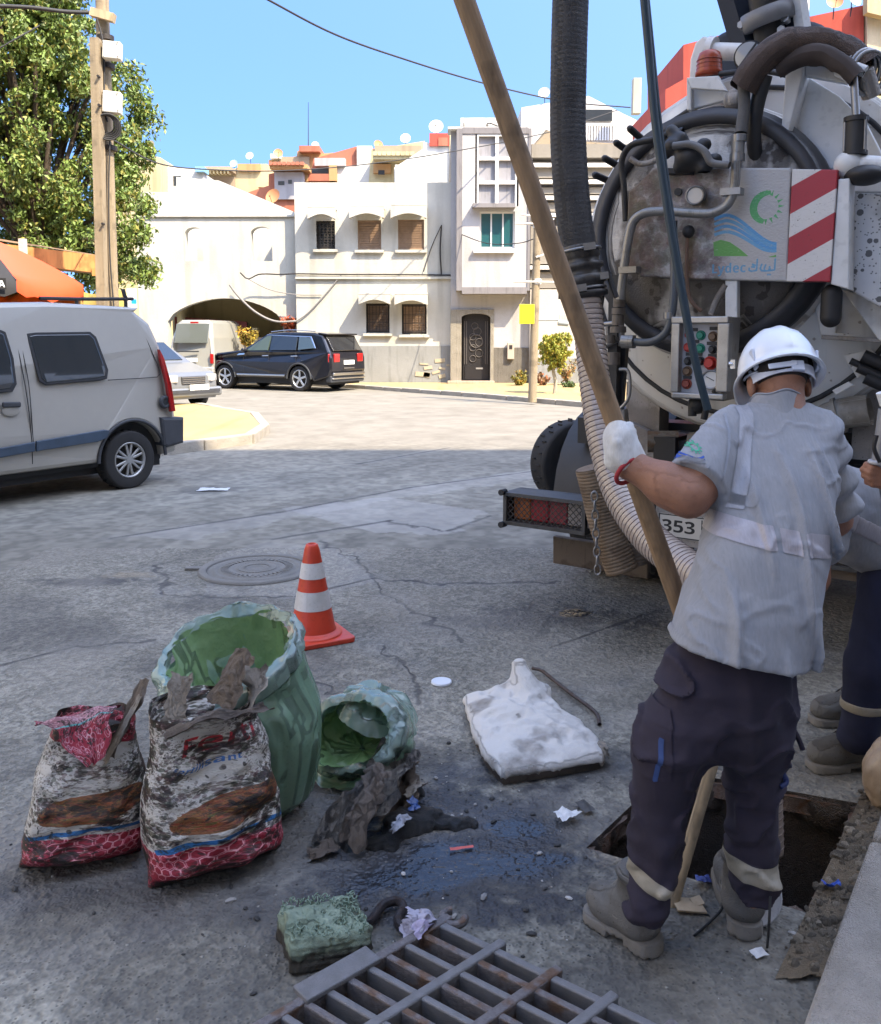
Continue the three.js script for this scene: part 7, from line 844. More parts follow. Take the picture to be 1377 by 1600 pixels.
{ // ---- second worker, bent over behind the first
  const t = thing('person', 'person in navy trousers and grey shirt bending over at the right edge', 'person'), D = 3.05;
  const J = { head: P(1205, 800, 3.15), neck: P(1245, 792, 3.12), chest: P(1300, 800, 3.1), pelvis: P(1410, 880, 3.08), lsh: P(1292, 790, 2.92), lel: P(1275, 905, 2.88), lwr: P(1215, 985, 2.86), rsh: P(1280, 780, 3.28), rel: P(1245, 880, 3.3), rwr: P(1190, 950, 3.25), lhip: P(1400, 915, 2.98), lkn: P(1362, 1040, 2.98), lan: P(1342, 1165, 3.0), rhip: P(1420, 905, 3.2), rkn: P(1385, 1010, 3.25), ran: P(1345, 1105, 3.3) };
  const f = bodySkin(J), bb = box3(Object.values(J), .13); part('body', [nets(f, bb[0], bb[1], .012), headGeo(P(1200, 800, 3.15), 1.3, -.8)], skinM, t); helmet(t, P(1192, 790, 3.15), -.8, 1.3);
  const so = uni([cap(P(1312, 792, 3.1), P(1352, 812, 3.09), .15, .155), cap(P(1352, 812, 3.09), P(1420, 846, 3.08), .155, .15), cap(P(1300, 800, 3.08), P(1370, 840, 3.05), .12, .135), cap(J.lsh, mv(J.lsh, J.lel, .5), .085, .08), cap(J.rsh, mv(J.rsh, J.rel, .5), .085, .08), cap(J.lsh, J.rsh, .09, .09)], .04), sf = (x, y, z) => { const d = so(x, y, z); return d > .05 || d < -.05 ? d : d + .018 * (fbm3(x * 7 + y * 5, y * 12 - x * 8, z * 6, 3, 31) - .5) + .01 * (fbm3(x * 24, y * 24, z * 8, 2, 35) - .5); };
  const hemN = P(1420, 870, 3.05).sub(P(1340, 840, 3.05)).normalize(); const sc = P(1398, 896, 3.0), shr = part('polo_shirt', nets((x, y, z) => Math.max(sf(x, y, z), (x - sc.x) * hemN.x + (y - sc.y) * hemN.y - .02), V(1.1, .45, -3.5), V(1.95, 1.2, -2.7), .0085), shirtM, t);
  { const a = P(1318, 800, 3), ax = V(.85, -.5, 0).normalize(); part('reflective_tape', nets((x, y, z) => Math.max(sf(x, y, z) - .004, -(sf(x, y, z) + .012), Math.abs((x - a.x) * .45 + (y - a.y) * .9 + .02) - .03, x - P(1460, 800, 3).x), V(1.1, .7, -3.5), V(1.95, 1.2, -2.7), .0085), tapeM, shr); }
  const cap2 = (a, b, ra, rb) => cap(a, b, ra, rb), tr = uni([cap2(P(1408, 885, 3.08), P(1398, 930, 3.06), .14, .125), cap2(P(1392, 925, 2.98), J.lkn, .105, .083), cap2(J.lkn, P(1342, 1148, 3.0), .083, .068), cap2(P(1415, 915, 3.2), J.rkn, .1, .082), cap2(J.rkn, P(1346, 1095, 3.3), .08, .066)], .03), tf = (x, y, z) => { const d = tr(x, y, z); return d > .05 || d < -.05 ? d : d + .018 * (fbm3(x * 10, y * 11 + x * 8, z * 10, 3, 41) - .5) + .012 * sst(.4, .15, y) * (fbm3(x * 12, y * 34, z * 12, 2, 44) - .5); };
  const tg = part('trousers', nets((x, y, z) => Math.max(tf(x, y, z), y - .86), V(1.25, .06, -3.5), V(1.95, .9, -2.78), .0085), trouserBlue, t);
  { const a = P(1305, 1118, 2.9), b = P(1362, 1116, 2.9); part('reflective_band', nets((x, y, z) => Math.max(tf(x, y, z) - .004, -(tf(x, y, z) + .012), Math.abs(y - a.y + (x - a.x) * .0) - .017, -3.12 - z), V(1.25, .15, -3.2), V(1.6, .36, -2.78), .007), bandM, tg); part('knee_patch', nets((x, y, z) => { const p = P(1318, 1000, 2.9), u = (y - p.y), w = .028 * (1 - Math.abs(u) / .075); return Math.max(tf(x, y, z) - .004, -(tf(x, y, z) + .012), Math.abs(x - p.x - u * .45) - w, Math.abs(u) - .075, -3.0 - z); }, V(1.25, .4, -3.1), V(1.6, .75, -2.78), .006), mat([.42, .42, .42], .8), tg); part('strap_tab', tube([P(1364, 1105, 2.95), P(1372, 1108, 2.95)], .008, 6, 6), rubberM, tg); }
  boot(t, G(1372, 1196), G(1257, 1196).add(V(0, 0, .03)), { h: .19 }); boot(t, G(1375, 1128), G(1266, 1130), { h: .19 });
  for (const s of ['l', 'r']) { const c = J[s + 'wr'], h = handSDF(c.clone().add(V(-.04, -.05, 0)), V(-.6, -.7, 0), V(-.7, .6, 0), V(0, 0, s === 'l' ? -1 : 1), [.3, .7]), b = box3([c], .17); part('hand', nets(h, b[0], b[1], .005), skinM, t); }
}
{ // ---- third worker, almost wholly outside the picture, whose fingers hold a hose nozzle at the right edge
  const t = thing('person', 'person at the right edge of whom only fingers on a grey nozzle show', 'person', [0, 0, 0]), h0 = P(1386, 748, 2.9), w = P(1440, 768, 2.92);
  const c = V(w.x + .42, 0, -3.15), J = { head: V(c.x, 1.66, c.z), neck: V(c.x, 1.5, c.z), chest: V(c.x, 1.34, c.z), pelvis: V(c.x, .95, c.z), lsh: V(c.x - .08, 1.4, c.z + .17), lel: V(c.x - .12, 1.12, c.z + .24), lwr: w, rsh: V(c.x + .05, 1.4, c.z - .17), rel: V(c.x - .02, 1.12, c.z - .22), rwr: V(c.x - .2, 1.05, c.z - .05), lhip: V(c.x, .9, c.z + .1), lkn: V(c.x - .02, .5, c.z + .11), lan: V(c.x, .1, c.z + .11), rhip: V(c.x, .9, c.z - .1), rkn: V(c.x, .5, c.z - .11), ran: V(c.x, .1, c.z - .11) };
  const f = bodySkin(J), bb = box3(Object.values(J), .13); part('body', [nets(f, bb[0], bb[1], .014), headGeo(V(c.x, 1.64, c.z), 1.5, -.2)], skinM, t); const hs = handSDF(h0.clone().add(V(.02, -.0, 0)), V(-1, .1, .25), V(-.1, .2, -.95), V(0, 1, 0), [.3, .95], .0105), hb = box3([h0], .13); part('hand', nets(hs, hb[0], hb[1], .005), skinM, t);
  const s = uni([cap(V(c.x, 1.38, c.z), V(c.x, .95, c.z), .17, .17), cap(J.lsh, mv(J.lsh, J.lel, .7), .08, .075), cap(J.rsh, mv(J.rsh, J.rel, .7), .08, .075)], .05); part('polo_shirt', nets((x, y, z) => Math.max(s(x, y, z), .86 - y), V(c.x - .35, .8, c.z - .45), V(c.x + .3, 1.6, c.z + .45), .014), shirtM, t); const q = uni([cap(V(c.x, .95, c.z), V(c.x, .85, c.z), .155, .15), cap(J.lhip, J.lkn, .1, .085), cap(J.lkn, J.lan, .085, .07), cap(J.rhip, J.rkn, .1, .085), cap(J.rkn, J.ran, .085, .07)], .03); part('trousers', nets((x, y, z) => Math.max(q(x, y, z), y - .98, .08 - y), V(c.x - .3, 0, c.z - .35), V(c.x + .3, 1.1, c.z + .35), .014), trouserBlue, t); boot(t, V(c.x + .06, 0, c.z + .11), V(c.x - .23, 0, c.z + .12)); boot(t, V(c.x + .06, 0, c.z - .11), V(c.x - .23, 0, c.z - .12)); helmet(t, V(c.x, 1.69, c.z), -.1, 1.5);
  const n = thing('hose_nozzle', 'grey hose nozzle gripped by fingers at the right edge', 'nozzle'), a = P(1376, 722, 2.9), b = P(1388, 640, 2.9), d = P(1388, 780, 2.9); part('nozzle_tube', [bar(a, b, .028, .03, 16), bar(a.clone().lerp(d, .0), d, .022, .022, 14)], mat([.26, .27, .29], .5, { metal: .3, map: 'grime', s: .2 }), n); part('nozzle_ring', [xf(new THREE.TorusGeometry(.032, .008, 8, 20).rotateX(Math.PI / 2), a.x, a.y, a.z)], mat([.4, .4, .41], .4), n); part('trigger', tube([P(1375, 722, 2.86), P(1366, 700, 2.86), P(1370, 680, 2.86)], .007, 14, 6), blackM, n); part('nozzle_tip', bar(P(1384, 612, 2.9), P(1388, 632, 2.9), .03, .026, 14), tankClean, n);
}
// ---------------------------------------------------------------- sacks, bags, grate and litter in the foreground
function sackPrint(seed, word) { // front print in the left half, plain back in the right
  return canvasTex(1024, 768, (g, W, H) => {
    const rn = rngOf(seed), F = W / 2; g.fillStyle = '#b9b4aa'; g.fillRect(0, 0, W, H);
    for (let i = 0; i < 1500; i++) { g.fillStyle = `rgba(${190 + rn() * 40},${185 + rn() * 40},${176 + rn() * 40},.25)`; g.fillRect(rn() * W, rn() * H, 2 + rn() * 22, 1 + rn() * 3); }
    // red panel with pale honeycomb, top and bottom
    const comb = (y0, y1, wav) => { g.save(); g.beginPath(); g.moveTo(0, H); for (let x = 0; x <= W; x += 16) g.lineTo(x, y0 + wav * Math.sin((x % F) / F * 3.14 + .2)); g.lineTo(W, y1); g.lineTo(0, y1); g.closePath(); g.clip(); g.fillStyle = '#8e1c2e'; g.fillRect(0, y0 - 80, W, y1 - y0 + 120); g.lineWidth = 3.2; const s = 34; for (let yy = y0 - 60; yy < y1 + 20; yy += s * .86) for (let xx = 0, r = Math.round((yy - y0) / (s * .86)) % 2 ? s / 2 : 0; xx < W + s; xx += s) { const fade = clamp(1 - (yy - y0) / (y1 - y0) * 1.1); if (rn() > fade * 1.3 + .12) continue; g.strokeStyle = `rgba(226,168,172,${.55 + .4 * rn()})`; g.beginPath(); for (let k = 0; k <= 6; k++) { const a = k * 1.047 + .52, q = s * .5 * (.85 + .3 * rn()); const px = xx + r + Math.cos(a) * q, py = yy + Math.sin(a) * q; k ? g.lineTo(px, py) : g.moveTo(px, py); } g.closePath(); g.stroke(); } g.restore(); };
    comb(H * .765, H, -34); if (word === '') comb(-10, H * .15, 14);
    g.strokeStyle = '#1e5f95'; g.lineWidth = 20; g.beginPath(); for (let x = F * .12; x < F * .95; x += 8) { const y = H * .72 - 40 * Math.sin((x / F - .1) * 3.3) + 18; x < F * .14 ? g.moveTo(x, y) : g.lineTo(x, y); } g.stroke();
    g.fillStyle = '#7a4b28'; g.beginPath(); g.ellipse(F * .58, H * .55, F * .34, H * .085, -.18, 0, 7); g.fill(); for (let i = 0; i < 500; i++) { const a = rn() * 6.28, q = Math.sqrt(rn()); g.fillStyle = `rgba(${70 + rn() * 90},${40 + rn() * 55},${20 + rn() * 30},.5)`; g.fillRect(F * .58 + Math.cos(a) * F * .33 * q, H * .55 + Math.sin(a) * H * .085 * q - Math.cos(a) * 14 * q, 4 + rn() * 24, 2 + rn() * 6); }
    if (word) { g.save(); g.translate(F * .30, H * .235); g.rotate(-.07); g.fillStyle = '#b3242c'; g.font = 'italic bold 104px sans-serif'; g.fillText(word, 0, 0); g.fillStyle = '#3f6aa6'; g.font = 'italic bold 38px sans-serif'; g.fillText('fertilisant', -30, 66); g.restore(); }
    // mud
    for (let i = 0; i < 15000; i++) { const x = rn() * W, y = rn() * H, n = fbm(x * .009 + seed, y * .012, 4, 0, seed), edge = Math.max(sst(.1, .0, y / H), sst(.93, 1, y / H), sst(.075, .0, (x % F) / F), sst(.94, 1, (x % F) / F)); const k = n + .085 + edge * .34; if (k < .44) continue; const s = 1 + rn() * rn() * 21 * (k - .25) * 2; g.fillStyle = `rgba(${20 + rn() * 30},${15 + rn() * 22},${11 + rn() * 15},${.16 + 1.0 * Math.max(0, k - .42)})`; g.beginPath(); g.ellipse(x, y, s, s * (.25 + .5 * rn()), (rn() - .5) * 1.2, 0, 7); g.fill(); }
    for (let i = 0; i < 2200; i++) { const x = rn() * W, y = rn() * H, n = fbm(x * .03 + 9, y * .03, 3, 0, seed + 3); if (n < .5) continue; g.fillStyle = `rgba(22,18,15,${.25 + .5 * rn()})`; const s = .8 + rn() * rn() * 6; g.beginPath(); g.ellipse(x, y, s * (1 + rn() * 2), s, rn() * 3, 0, 7); g.fill(); }
    for (let i = 0; i < 60; i++) { g.strokeStyle = `rgba(30,24,20,${.2 + .4 * rn()})`; g.lineWidth = .6 + rn() * 2.4; const x = rn() * W, y = rn() * H; g.beginPath(); g.moveTo(x, y); g.bezierCurveTo(x + rn() * 60 - 30, y + rn() * 16 - 8, x + 60 * rn(), y + rn() * 30 - 15, x + 120 * rn() - 30, y + rn() * 36 - 18); g.stroke(); }
  });
}
function sack(name, label, group, L, R, height, seed, tex_, { lean = 0, topShift = 0, top = .8, open = .03, thick = .1, slump = 0 } = {}) { // standing sack between two ground points
  const mid = L.clone().add(R).multiplyScalar(.5), d = R.clone().sub(L), W = d.length() / 2, t = thing(name, label, 'sack', mid, -Math.atan2(d.z, d.x), group), N = 96, M = 90, rings = [];
  for (let j = 0; j <= M; j++) { const v = j / M, y = height * v, a = W * (lerp(1, .97, sst(0, .3, v)) * lerp(1, top, sst(.35, 1, v)) - .012 * Math.sin(v * 19)), b = lerp(.02, thick, sst(-.02, .16, v)) * lerp(1, .55, sst(.35, .85, v)) + open * sst(.86, 1, v), ring = [];
    for (let i = 0; i < N; i++) { const w = i / N * 6.28319, cx = -Math.cos(w), sz = Math.sin(w); let x = a * Math.sign(cx) * Math.pow(Math.abs(cx), .8) + topShift * v, z = b * Math.sign(sz) * Math.pow(Math.abs(sz), .75) - lean * v, yy = y; const q = fbm3(x * 7 + seed, y * 11, z * 7 + seed, 3, seed) - .5, r2 = fbm3(x * 22, y * 40 + x * 14, z * 22 + seed, 2, seed + 4) - .5, ri = Math.abs(fbm3(x * 9 + 4, y * 26 - x * 8, seed, 2, seed + 7) - .5); const k = sst(0, .08, v); z += (q * .055 + r2 * .016 - ri * .03) * k * (.4 + Math.abs(sz)); x += q * .03 * k; yy += (fbm3(x * 8, 3, seed, 2, seed) - .5) * .09 * sst(.6, 1, v) + r2 * .01 * k - slump * sst(.5, 1, v) * (x / W); ring.push(V(x, Math.max(.004, yy), z)); } rings.push(ring); }
  const g = loft(rings, { capA: true }), m = new THREE.MeshPhysicalMaterial({ map: tex_, roughness: .62, side: THREE.DoubleSide, bumpMap: sized('fine', .35), bumpScale: .004, sheen: .1 }); const body = part('sack_body', g, m, t, { uv: true });
  part('contents', xf(new THREE.SphereGeometry(1, 24, 12).scale(W * top * .8, .03, thick * .45), topShift * .85, height * .82, -lean * .85), mat([.04, .03, .022], .7, { map: 'dirt', s: .1, bump: 'fine', bs: .1, bsc: .02 }), t); return [t, rings];
}
const mudM = mat([.13, .1, .075], .6, { map: 'dirt', s: .18, bump: 'fine', bs: .12, bsc: .008 }), mudWet = mat([.17, .15, .125], .42, { map: 'soot', s: .14, bump: 'fine', bs: .1, bsc: .008 }), mudPale = mat([.27, .24, .2], .7, { map: 'dirt', s: .16, bump: 'fine', bs: .12, bsc: .006 });
function rag(name, parent, pts, w, seed, m, amp = .05) { // crumpled strip of sacking along points
  const c = new THREE.CatmullRomCurve3(pts), n = 46, k = 22, rows = []; for (let j = 0; j <= n; j++) { const p = c.getPointAt(j / n), tg = c.getTangentAt(j / n), s = V(-tg.z, 0, tg.x).normalize(); if (s.lengthSq() < .1) s.set(1, 0, 0); const row = []; for (let i = 0; i <= k; i++) { const u = i / k - .5, ww = w * (.8 + .4 * vn3(j * .12, i * .1, seed)), q = p.clone().addScaledVector(s, u * ww); const a = fbm3(q.x * 15 + seed, q.z * 15, u * 2, 3, seed) - .5; q.y += a * amp * 2.2 + amp * .6 * Math.cos(u * 7 + seed) * .5; q.x += (fbm3(j * .2, i * .25, seed, 2, seed + 3) - .5) * amp; row.push(q); } rows.push(row); }
  return part(name, loft(rows, { closed: false }), m, parent);
}
{ // the two printed sacks
  const [t1] = sack('fertiliser_sack', 'dirty red and white printed sack with folded top, leftmost of the sacks', 'printed sacks', G(14, 1374, 0).add(V(0, 0, -.06)), G(218, 1335, 0).add(V(0, 0, -.02)), .45, 3, sackPrint(3, ''), { lean: .06, topShift: .055, top: .66, open: .0, thick: .14, slump: .03 });
  { const W = .17, rows = []; for (let j = 0; j <= 26; j++) { const v = j / 26, row = []; for (let i = 0; i <= 30; i++) { const u = i / 30, x = lerp(lerp(-.125, .03, Math.pow(v, 1.3)) + .01 * Math.sin(v * 14), lerp(.125, .10, v) + .008 * Math.sin(v * 17), u), q = fbm3(u * 4, v * 4, 7, 3, 6) - .5; row.push(V(x + q * .02, .425 + .045 * Math.sin(v * 2.6) - .12 * v * v + q * .045 + .03 * u, -.02 + .13 * v + .02 * q)); } rows.push(row); } const fm = canvasTex(256, 256, (g) => { const rn = rngOf(8); g.fillStyle = '#a8747e'; g.fillRect(0, 0, 256, 256); g.fillStyle = '#a3283c'; g.fillRect(0, 0, 256, 110); g.fillRect(0, 190, 256, 66); g.lineWidth = 2.4; for (let i = 0; i < 190; i++) { g.strokeStyle = `rgba(230,190,195,${.3 + .6 * rn()})`; g.beginPath(); g.arc(rn() * 256, rn() * 256, 6 + rn() * 6, 0, 7); g.stroke(); } g.strokeStyle = '#7cc'; g.lineWidth = 5; g.beginPath(); g.moveTo(0, 120); g.bezierCurveTo(90, 90, 150, 140, 256, 110); g.stroke(); for (let i = 0; i < 900; i++) { const x = rn() * 256, y = rn() * 256, q = fbm(x * .02, y * .02, 3, 0, 5); if (q < .42) continue; g.fillStyle = `rgba(34,26,22,${.2 + rn() * .5})`; g.beginPath(); g.ellipse(x, y, 1 + rn() * 9 * q, 1 + rn() * 4, rn(), 0, 7); g.fill(); } }); part('folded_top', loft(rows, { closed: false }), new THREE.MeshStandardMaterial({ map: fm, roughness: .6, side: THREE.DoubleSide, bumpMap: sized('fine', .35), bumpScale: .005 }), t1, { uv: true }); }
  rag('torn_flap', t1, [V(.10, .34, .06), V(.15, .44, .03), V(.2, .535, -.01)], .06, 5, mudM, .012); rag('torn_flap', t1, [V(.09, .33, .075), V(.14, .42, .05), V(.19, .5, .03)], .035, 15, mudPale, .008);
  const [t2] = sack('fertiliser_sack', 'dirty printed sack with red lettering and torn open top, second from the left', 'printed sacks', G(226, 1398, 0).add(V(0, 0, -.03)), G(436, 1330, 0).add(V(.0, 0, -.03)), .50, 9, sackPrint(9, 'Ferti'), { lean: .05, topShift: -.01, top: .80, open: .025, thick: .145, slump: -.015 });
  rag('torn_flap', t2, [V(-.12, .47, .02), V(-.10, .545, .0), V(-.08, .6, -.02)], .07, 21, mudPale, .015); rag('torn_flap', t2, [V(.03, .47, -.03), V(.08, .55, -.05), V(.12, .615, -.06)], .11, 25, mudM, .018); rag('torn_flap', t2, [V(.10, .46, .02), V(.125, .53, .02), V(.13, .585, 0)], .07, 28, mudPale, .014); rag('torn_rim', t2, [V(-.15, .47, .055), V(-.05, .5, .075), V(.06, .49, .08), V(.15, .48, .05)], .06, 33, mudM, .016);
}
// open green plastic bags
const greenM = mat([.20, .33, .225], .24, { map: 'grime', s: .4, bump: 'bump', bs: .9, bsc: .004, phys: { transmission: .16, thickness: 0, clearcoat: .6, clearcoatRoughness: .2 } }), greenIn = mat([.17, .29, .12], .4, { map: 'grime', s: .3, bump: 'bump', bs: .8, bsc: .005, phys: { transmission: .15, thickness: 0 } }), filmM = mat([.38, .52, .45], .15, { bump: 'bump', bs: .6, bsc: .004, phys: { transmission: .6, thickness: 0, clearcoat: .8, clearcoatRoughness: .12 } });
function bagRings(list, seed, n = 84, sub = 9) { // list of [centre, radius across, radius deep, tilt vector] joined smoothly
  const R = [], C = (k) => new THREE.CatmullRomCurve3(list.map(k)), c = C((q) => q[0]), r = C((q) => V(q[1], q[2], 0)), up = C((q) => q[3] || V(0, 1, 0)), M = (list.length - 1) * sub;
  for (let j = 0; j <= M; j++) { const t = j / M, p = c.getPoint(t), rad = r.getPoint(t), u = up.getPoint(t).normalize(), a = V(1, 0, 0).addScaledVector(u, -u.x).normalize(), b = V().crossVectors(a, u), ring = []; for (let i = 0; i < n; i++) { const w = i / n * 6.28319, cw = Math.cos(w), sw = Math.sin(w); const q = fbm3(cw * 1.7 + seed, sw * 1.7, j * .05, 2, seed) - .5, pl = Math.abs(fbm3(cw * 3.4 + 3, sw * 3.4 + seed, j * .03, 2, seed + 2) - .5), fi = fbm3(cw * 13, sw * 13, j * .16, 2, seed + 5) - .5, k = 1 + q * .24 - Math.max(0, .09 - pl) * .75; ring.push(p.clone().addScaledVector(a, cw * rad.x * k).addScaledVector(b, sw * rad.y * k).addScaledVector(u, (fi * .008 + q * .06))); } R.push(ring); }
  return R;
}
{ const t = thing('plastic_bag', 'tall open green plastic bag with a rolled clear rim behind the printed sacks', 'plastic bag', [0, 0, 0], 0, null), u = V(-.22, .86, .42), u0 = V(0, 1, 0);
  const out = [[P(405, 1240, 2.78).setY(.0), .10, .09, u0], [P(408, 1222, 2.78).setY(.06), .17, .14, u0], [P(412, 1160, 2.78), .19, .16, u0], [P(405, 1110, 2.78), .20, .165, V(-.08, 1, .1)], [P(384, 1070, 2.78), .215, .18, V(-.15, .95, .25)], [P(366, 1040, 2.79), .235, .205, u]], rimL = [[P(366, 1040, 2.79), .235, .205, u], [P(361, 1032, 2.79), .255, .22, u], [P(355, 1018, 2.79), .248, .212, u], [P(355, 1010, 2.80), .228, .195, u], [P(357, 1017, 2.80), .208, .178, u]], inn = [[P(357, 1017, 2.80), .208, .178, u], [P(366, 1042, 2.80), .195, .165, V(-.15, .9, .3)], [P(380, 1085, 2.79), .175, .145, u0], [P(395, 1130, 2.78), .14, .12, u0], [P(398, 1140, 2.78), .02, .02, u0]];
  part('bag_skin', loft(bagRings(out, 5), { capA: true }), greenM, t); part('clear_rim', loft(bagRings(rimL, 5)), filmM, t); part('bag_lining', loft(bagRings(inn, 5)), greenIn, t);
}
{ const t = thing('plastic_bag', 'slumped open green plastic bag with clear film beside the tall one', 'plastic bag', [0, 0, 0]), u = V(-.42, .55, .66), u0 = V(-.15, .9, .3);
  const out = [[P(562, 1205, 3.02).setY(.0), .14, .1, u0], [P(562, 1195, 3.02).setY(.05), .20, .15, u0], [P(564, 1160, 3.02), .21, .165, V(-.3, .75, .5)], [P(562, 1150, 3.0), .20, .15, u]], rimL = [[P(562, 1150, 3.0), .20, .15, u], [P(554, 1146, 2.975), .208, .152, u], [P(545, 1146, 2.95), .195, .138, u], [P(543, 1148, 2.945), .165, .11, u]], inn = [[P(543, 1148, 2.945), .165, .11, u], [P(556, 1150, 3.0), .14, .11, u], [P(566, 1165, 3.04), .09, .07, u0], [P(566, 1170, 3.05), .01, .01, u0]];
  part('bag_skin', loft(bagRings(out, 13), { capA: true }), greenM, t); part('clear_film', loft(bagRings(rimL, 13)), filmM, t); part('bag_lining', loft(bagRings(inn, 13)), greenIn, t);
  part('clear_film', warp(loft(bagRings([[P(590, 1118, 3.08), .16, .12, V(.3, .8, .3)], [P(592, 1098, 3.08), .14, .1, V(.3, .8, .3)], [P(592, 1085, 3.09), .07, .05, V(.3, .8, .3)], [P(592, 1080, 3.09), .01, .01, V(.3, .8, .3)]], 17)), () => {}), filmM, t);
}
{ const t = thing('muddy_rag', 'mud soaked torn sack lying in front of the slumped green bag', 'rag', [0, 0, 0]), g = (x, y, h) => G(x, y, h);
  rag('cloth', t, [g(638, 1172, .13), g(600, 1215, .12), g(565, 1262, .09), g(540, 1300, .04), g(528, 1325, .015)], .16, 3, mudWet, .05); rag('cloth', t, [g(590, 1200, .16), g(578, 1240, .15), g(560, 1280, .1), g(545, 1318, .04)], .09, 6, mudM, .04); rag('cloth', t, [g(625, 1185, .1), g(630, 1235, .05), g(618, 1280, .02)], .1, 9, mudM, .04); rag('cloth', t, [g(520, 1310, .03), g(500, 1328, .02), g(482, 1334, .01)], .07, 12, mudM, .02);
}
{ const t = thing('mud_heap', 'black sludge heap with scraps beside the torn rag', 'sludge heap', [0, 0, 0]), f = (x, y, z) => { let d = 9; for (const [a, b, r, h] of [[655, 1285, .075, .055], [625, 1300, .06, .06], [690, 1290, .035, .02], [640, 1240, .05, .05], [595, 1320, .05, .03], [740, 1290, .025, .012], [720, 1288, .03, .012]]) { const c = g3(a, b); d = smin(d, (len3((x - c[0]) / r, y / h, (z - c[1]) / (r * .8)) - 1) * h, .03); } return Math.max(d + .035 * (fbm3(x * 22, y * 22, z * 22, 3, 5) - .5), -y - .004); }; function g3(a, b) { const p = G(a, b); return [p.x, p.z]; } const c = G(655, 1285); part('sludge', nets(f, V(c.x - .22, -.01, c.z - .18), V(c.x + .28, .13, c.z + .18), .0065), mat([.022, .021, .02], .38, { map: 'dirt', s: .15, bump: 'fine', bs: .1, bsc: .008 }), t);
  rag('scrap', t, [G(636, 1245, .07), G(650, 1228, .08), G(664, 1222, .06)], .05, 41, mudPale, .02); rag('scrap', t, [G(612, 1300, .05), G(622, 1285, .075), G(634, 1272, .07)], .04, 43, mat([.25, .26, .3], .4, { map: 'dirt', s: .1 }), .015); }
{ const t = thing('plastic_bag', 'small blue black plastic scrap lying on the sludge heap', 'plastic scrap', [0, 0, 0]); rag('film', t, [G(640, 1250, .07), G(648, 1258, .06), G(645, 1268, .05)], .03, 47, mat([.02, .05, .16], .3), .012); }
{ // white sack lying on the road
  const t = thing('white_sack', 'stained white woven sack lying flat on the road', 'sack', [0, 0, 0]), pl = [[724, 1098], [755, 1090], [792, 1078], [850, 1090], [880, 1118], [905, 1135], [936, 1165], [944, 1192], [870, 1205], [785, 1218], [758, 1190], [738, 1150]].map(([x, y]) => { const p = G(x, y, .03); return [p.x, p.z]; }), dist = (x, z) => { let d = 9; for (let i = 0; i < pl.length; i++) d = Math.min(d, segD(x, z, pl[i], pl[(i + 1) % pl.length])); return inPoly(x, z, pl) ? d : -d; };
  const nk0 = P(812, 1040, 3.62), nk1 = G(822, 1092, .05), neck = uni([cap(nk1, nk0, .085, .03), cap(G(800, 1085, .05), G(842, 1085, .06), .05, .05)], .03), f = (x, y, z) => { const d = dist(x, z), n = fbm3(x * 8, 1, z * 8, 3, 5) - .5, n2 = fbm3(x * 26, y * 10, z * 26, 2, 8) - .5, ri = Math.abs(fbm3(x * 13, 2, z * 13 + x * 5, 2, 11) - .5), h = .058 * Math.pow(clamp(d / .10), .42) * (1 + n * .8) - ri * .05 * sst(0, .05, d); let q = d <= 0 ? Math.max(-d * .9, 0) + Math.abs(y - .04) * .3 - .002 : Math.abs(y - .045) - h; q = smin(q, neck(x, y, z), .03); return q + n2 * .016 - .05 * Math.max(0, .07 - Math.abs(fbm3(x * 15, y * 5, z * 15 - x * 7, 2, 19) - .5)); };
  const wt = tex(512, 512, (u, v, o) => { const a = fbm(u * 7, v * 7, 5, 7, 54), b = fbm(u * 30, v * 30, 3, 30, 57), w = .5 + .5 * Math.sin(u * 6.283 * 90) * Math.sin(v * 6.283 * 90); let g = .93 - .06 * w; const k = sst(.56, .72, a) * .6 * (.4 + b), q = cells(u * 30, v * 30, 30, 9); o[0] = g; o[1] = g * .985; o[2] = g * .96; const m = k; o[0] = lerp(o[0], .16, m); o[1] = lerp(o[1], .135, m); o[2] = lerp(o[2], .11, m); });
  part('sack_body', nets(f, V(-.02, -.03, -3.85), V(.78, .34, -2.85), .0085), mat([.60, .58, .55], .75, { map: wt, bump: 'fine', bs: .3, bsc: .004 }), t); rag('frayed_edge', t, [G(925, 1158, .05), G(940, 1172, .06), G(948, 1188, .03)], .07, 51, mudPale, .02); part('dirty_underside', loft([pl.map(([x, z]) => V(x, .035, z)), pl.map(([x, z]) => V(lerp(x, .3, .05), .003, lerp(z, -3.2, .05)))]), mudM, t); }
single('iron_hook', 'thin iron rod with bent ends lying beside the white sack', 'iron rod', tube([[832, 1044, .03], [845, 1047, .03], [856, 1055, .025], [890, 1082, .02], [925, 1108, .02], [934, 1118, .018], [937, 1132, .014]].map(([x, y, h]) => G(x, y, h)), .0085, 60, 8), mat([.11, .09, .08], .6, { metal: .4, map: 'rust', s: .2 }));
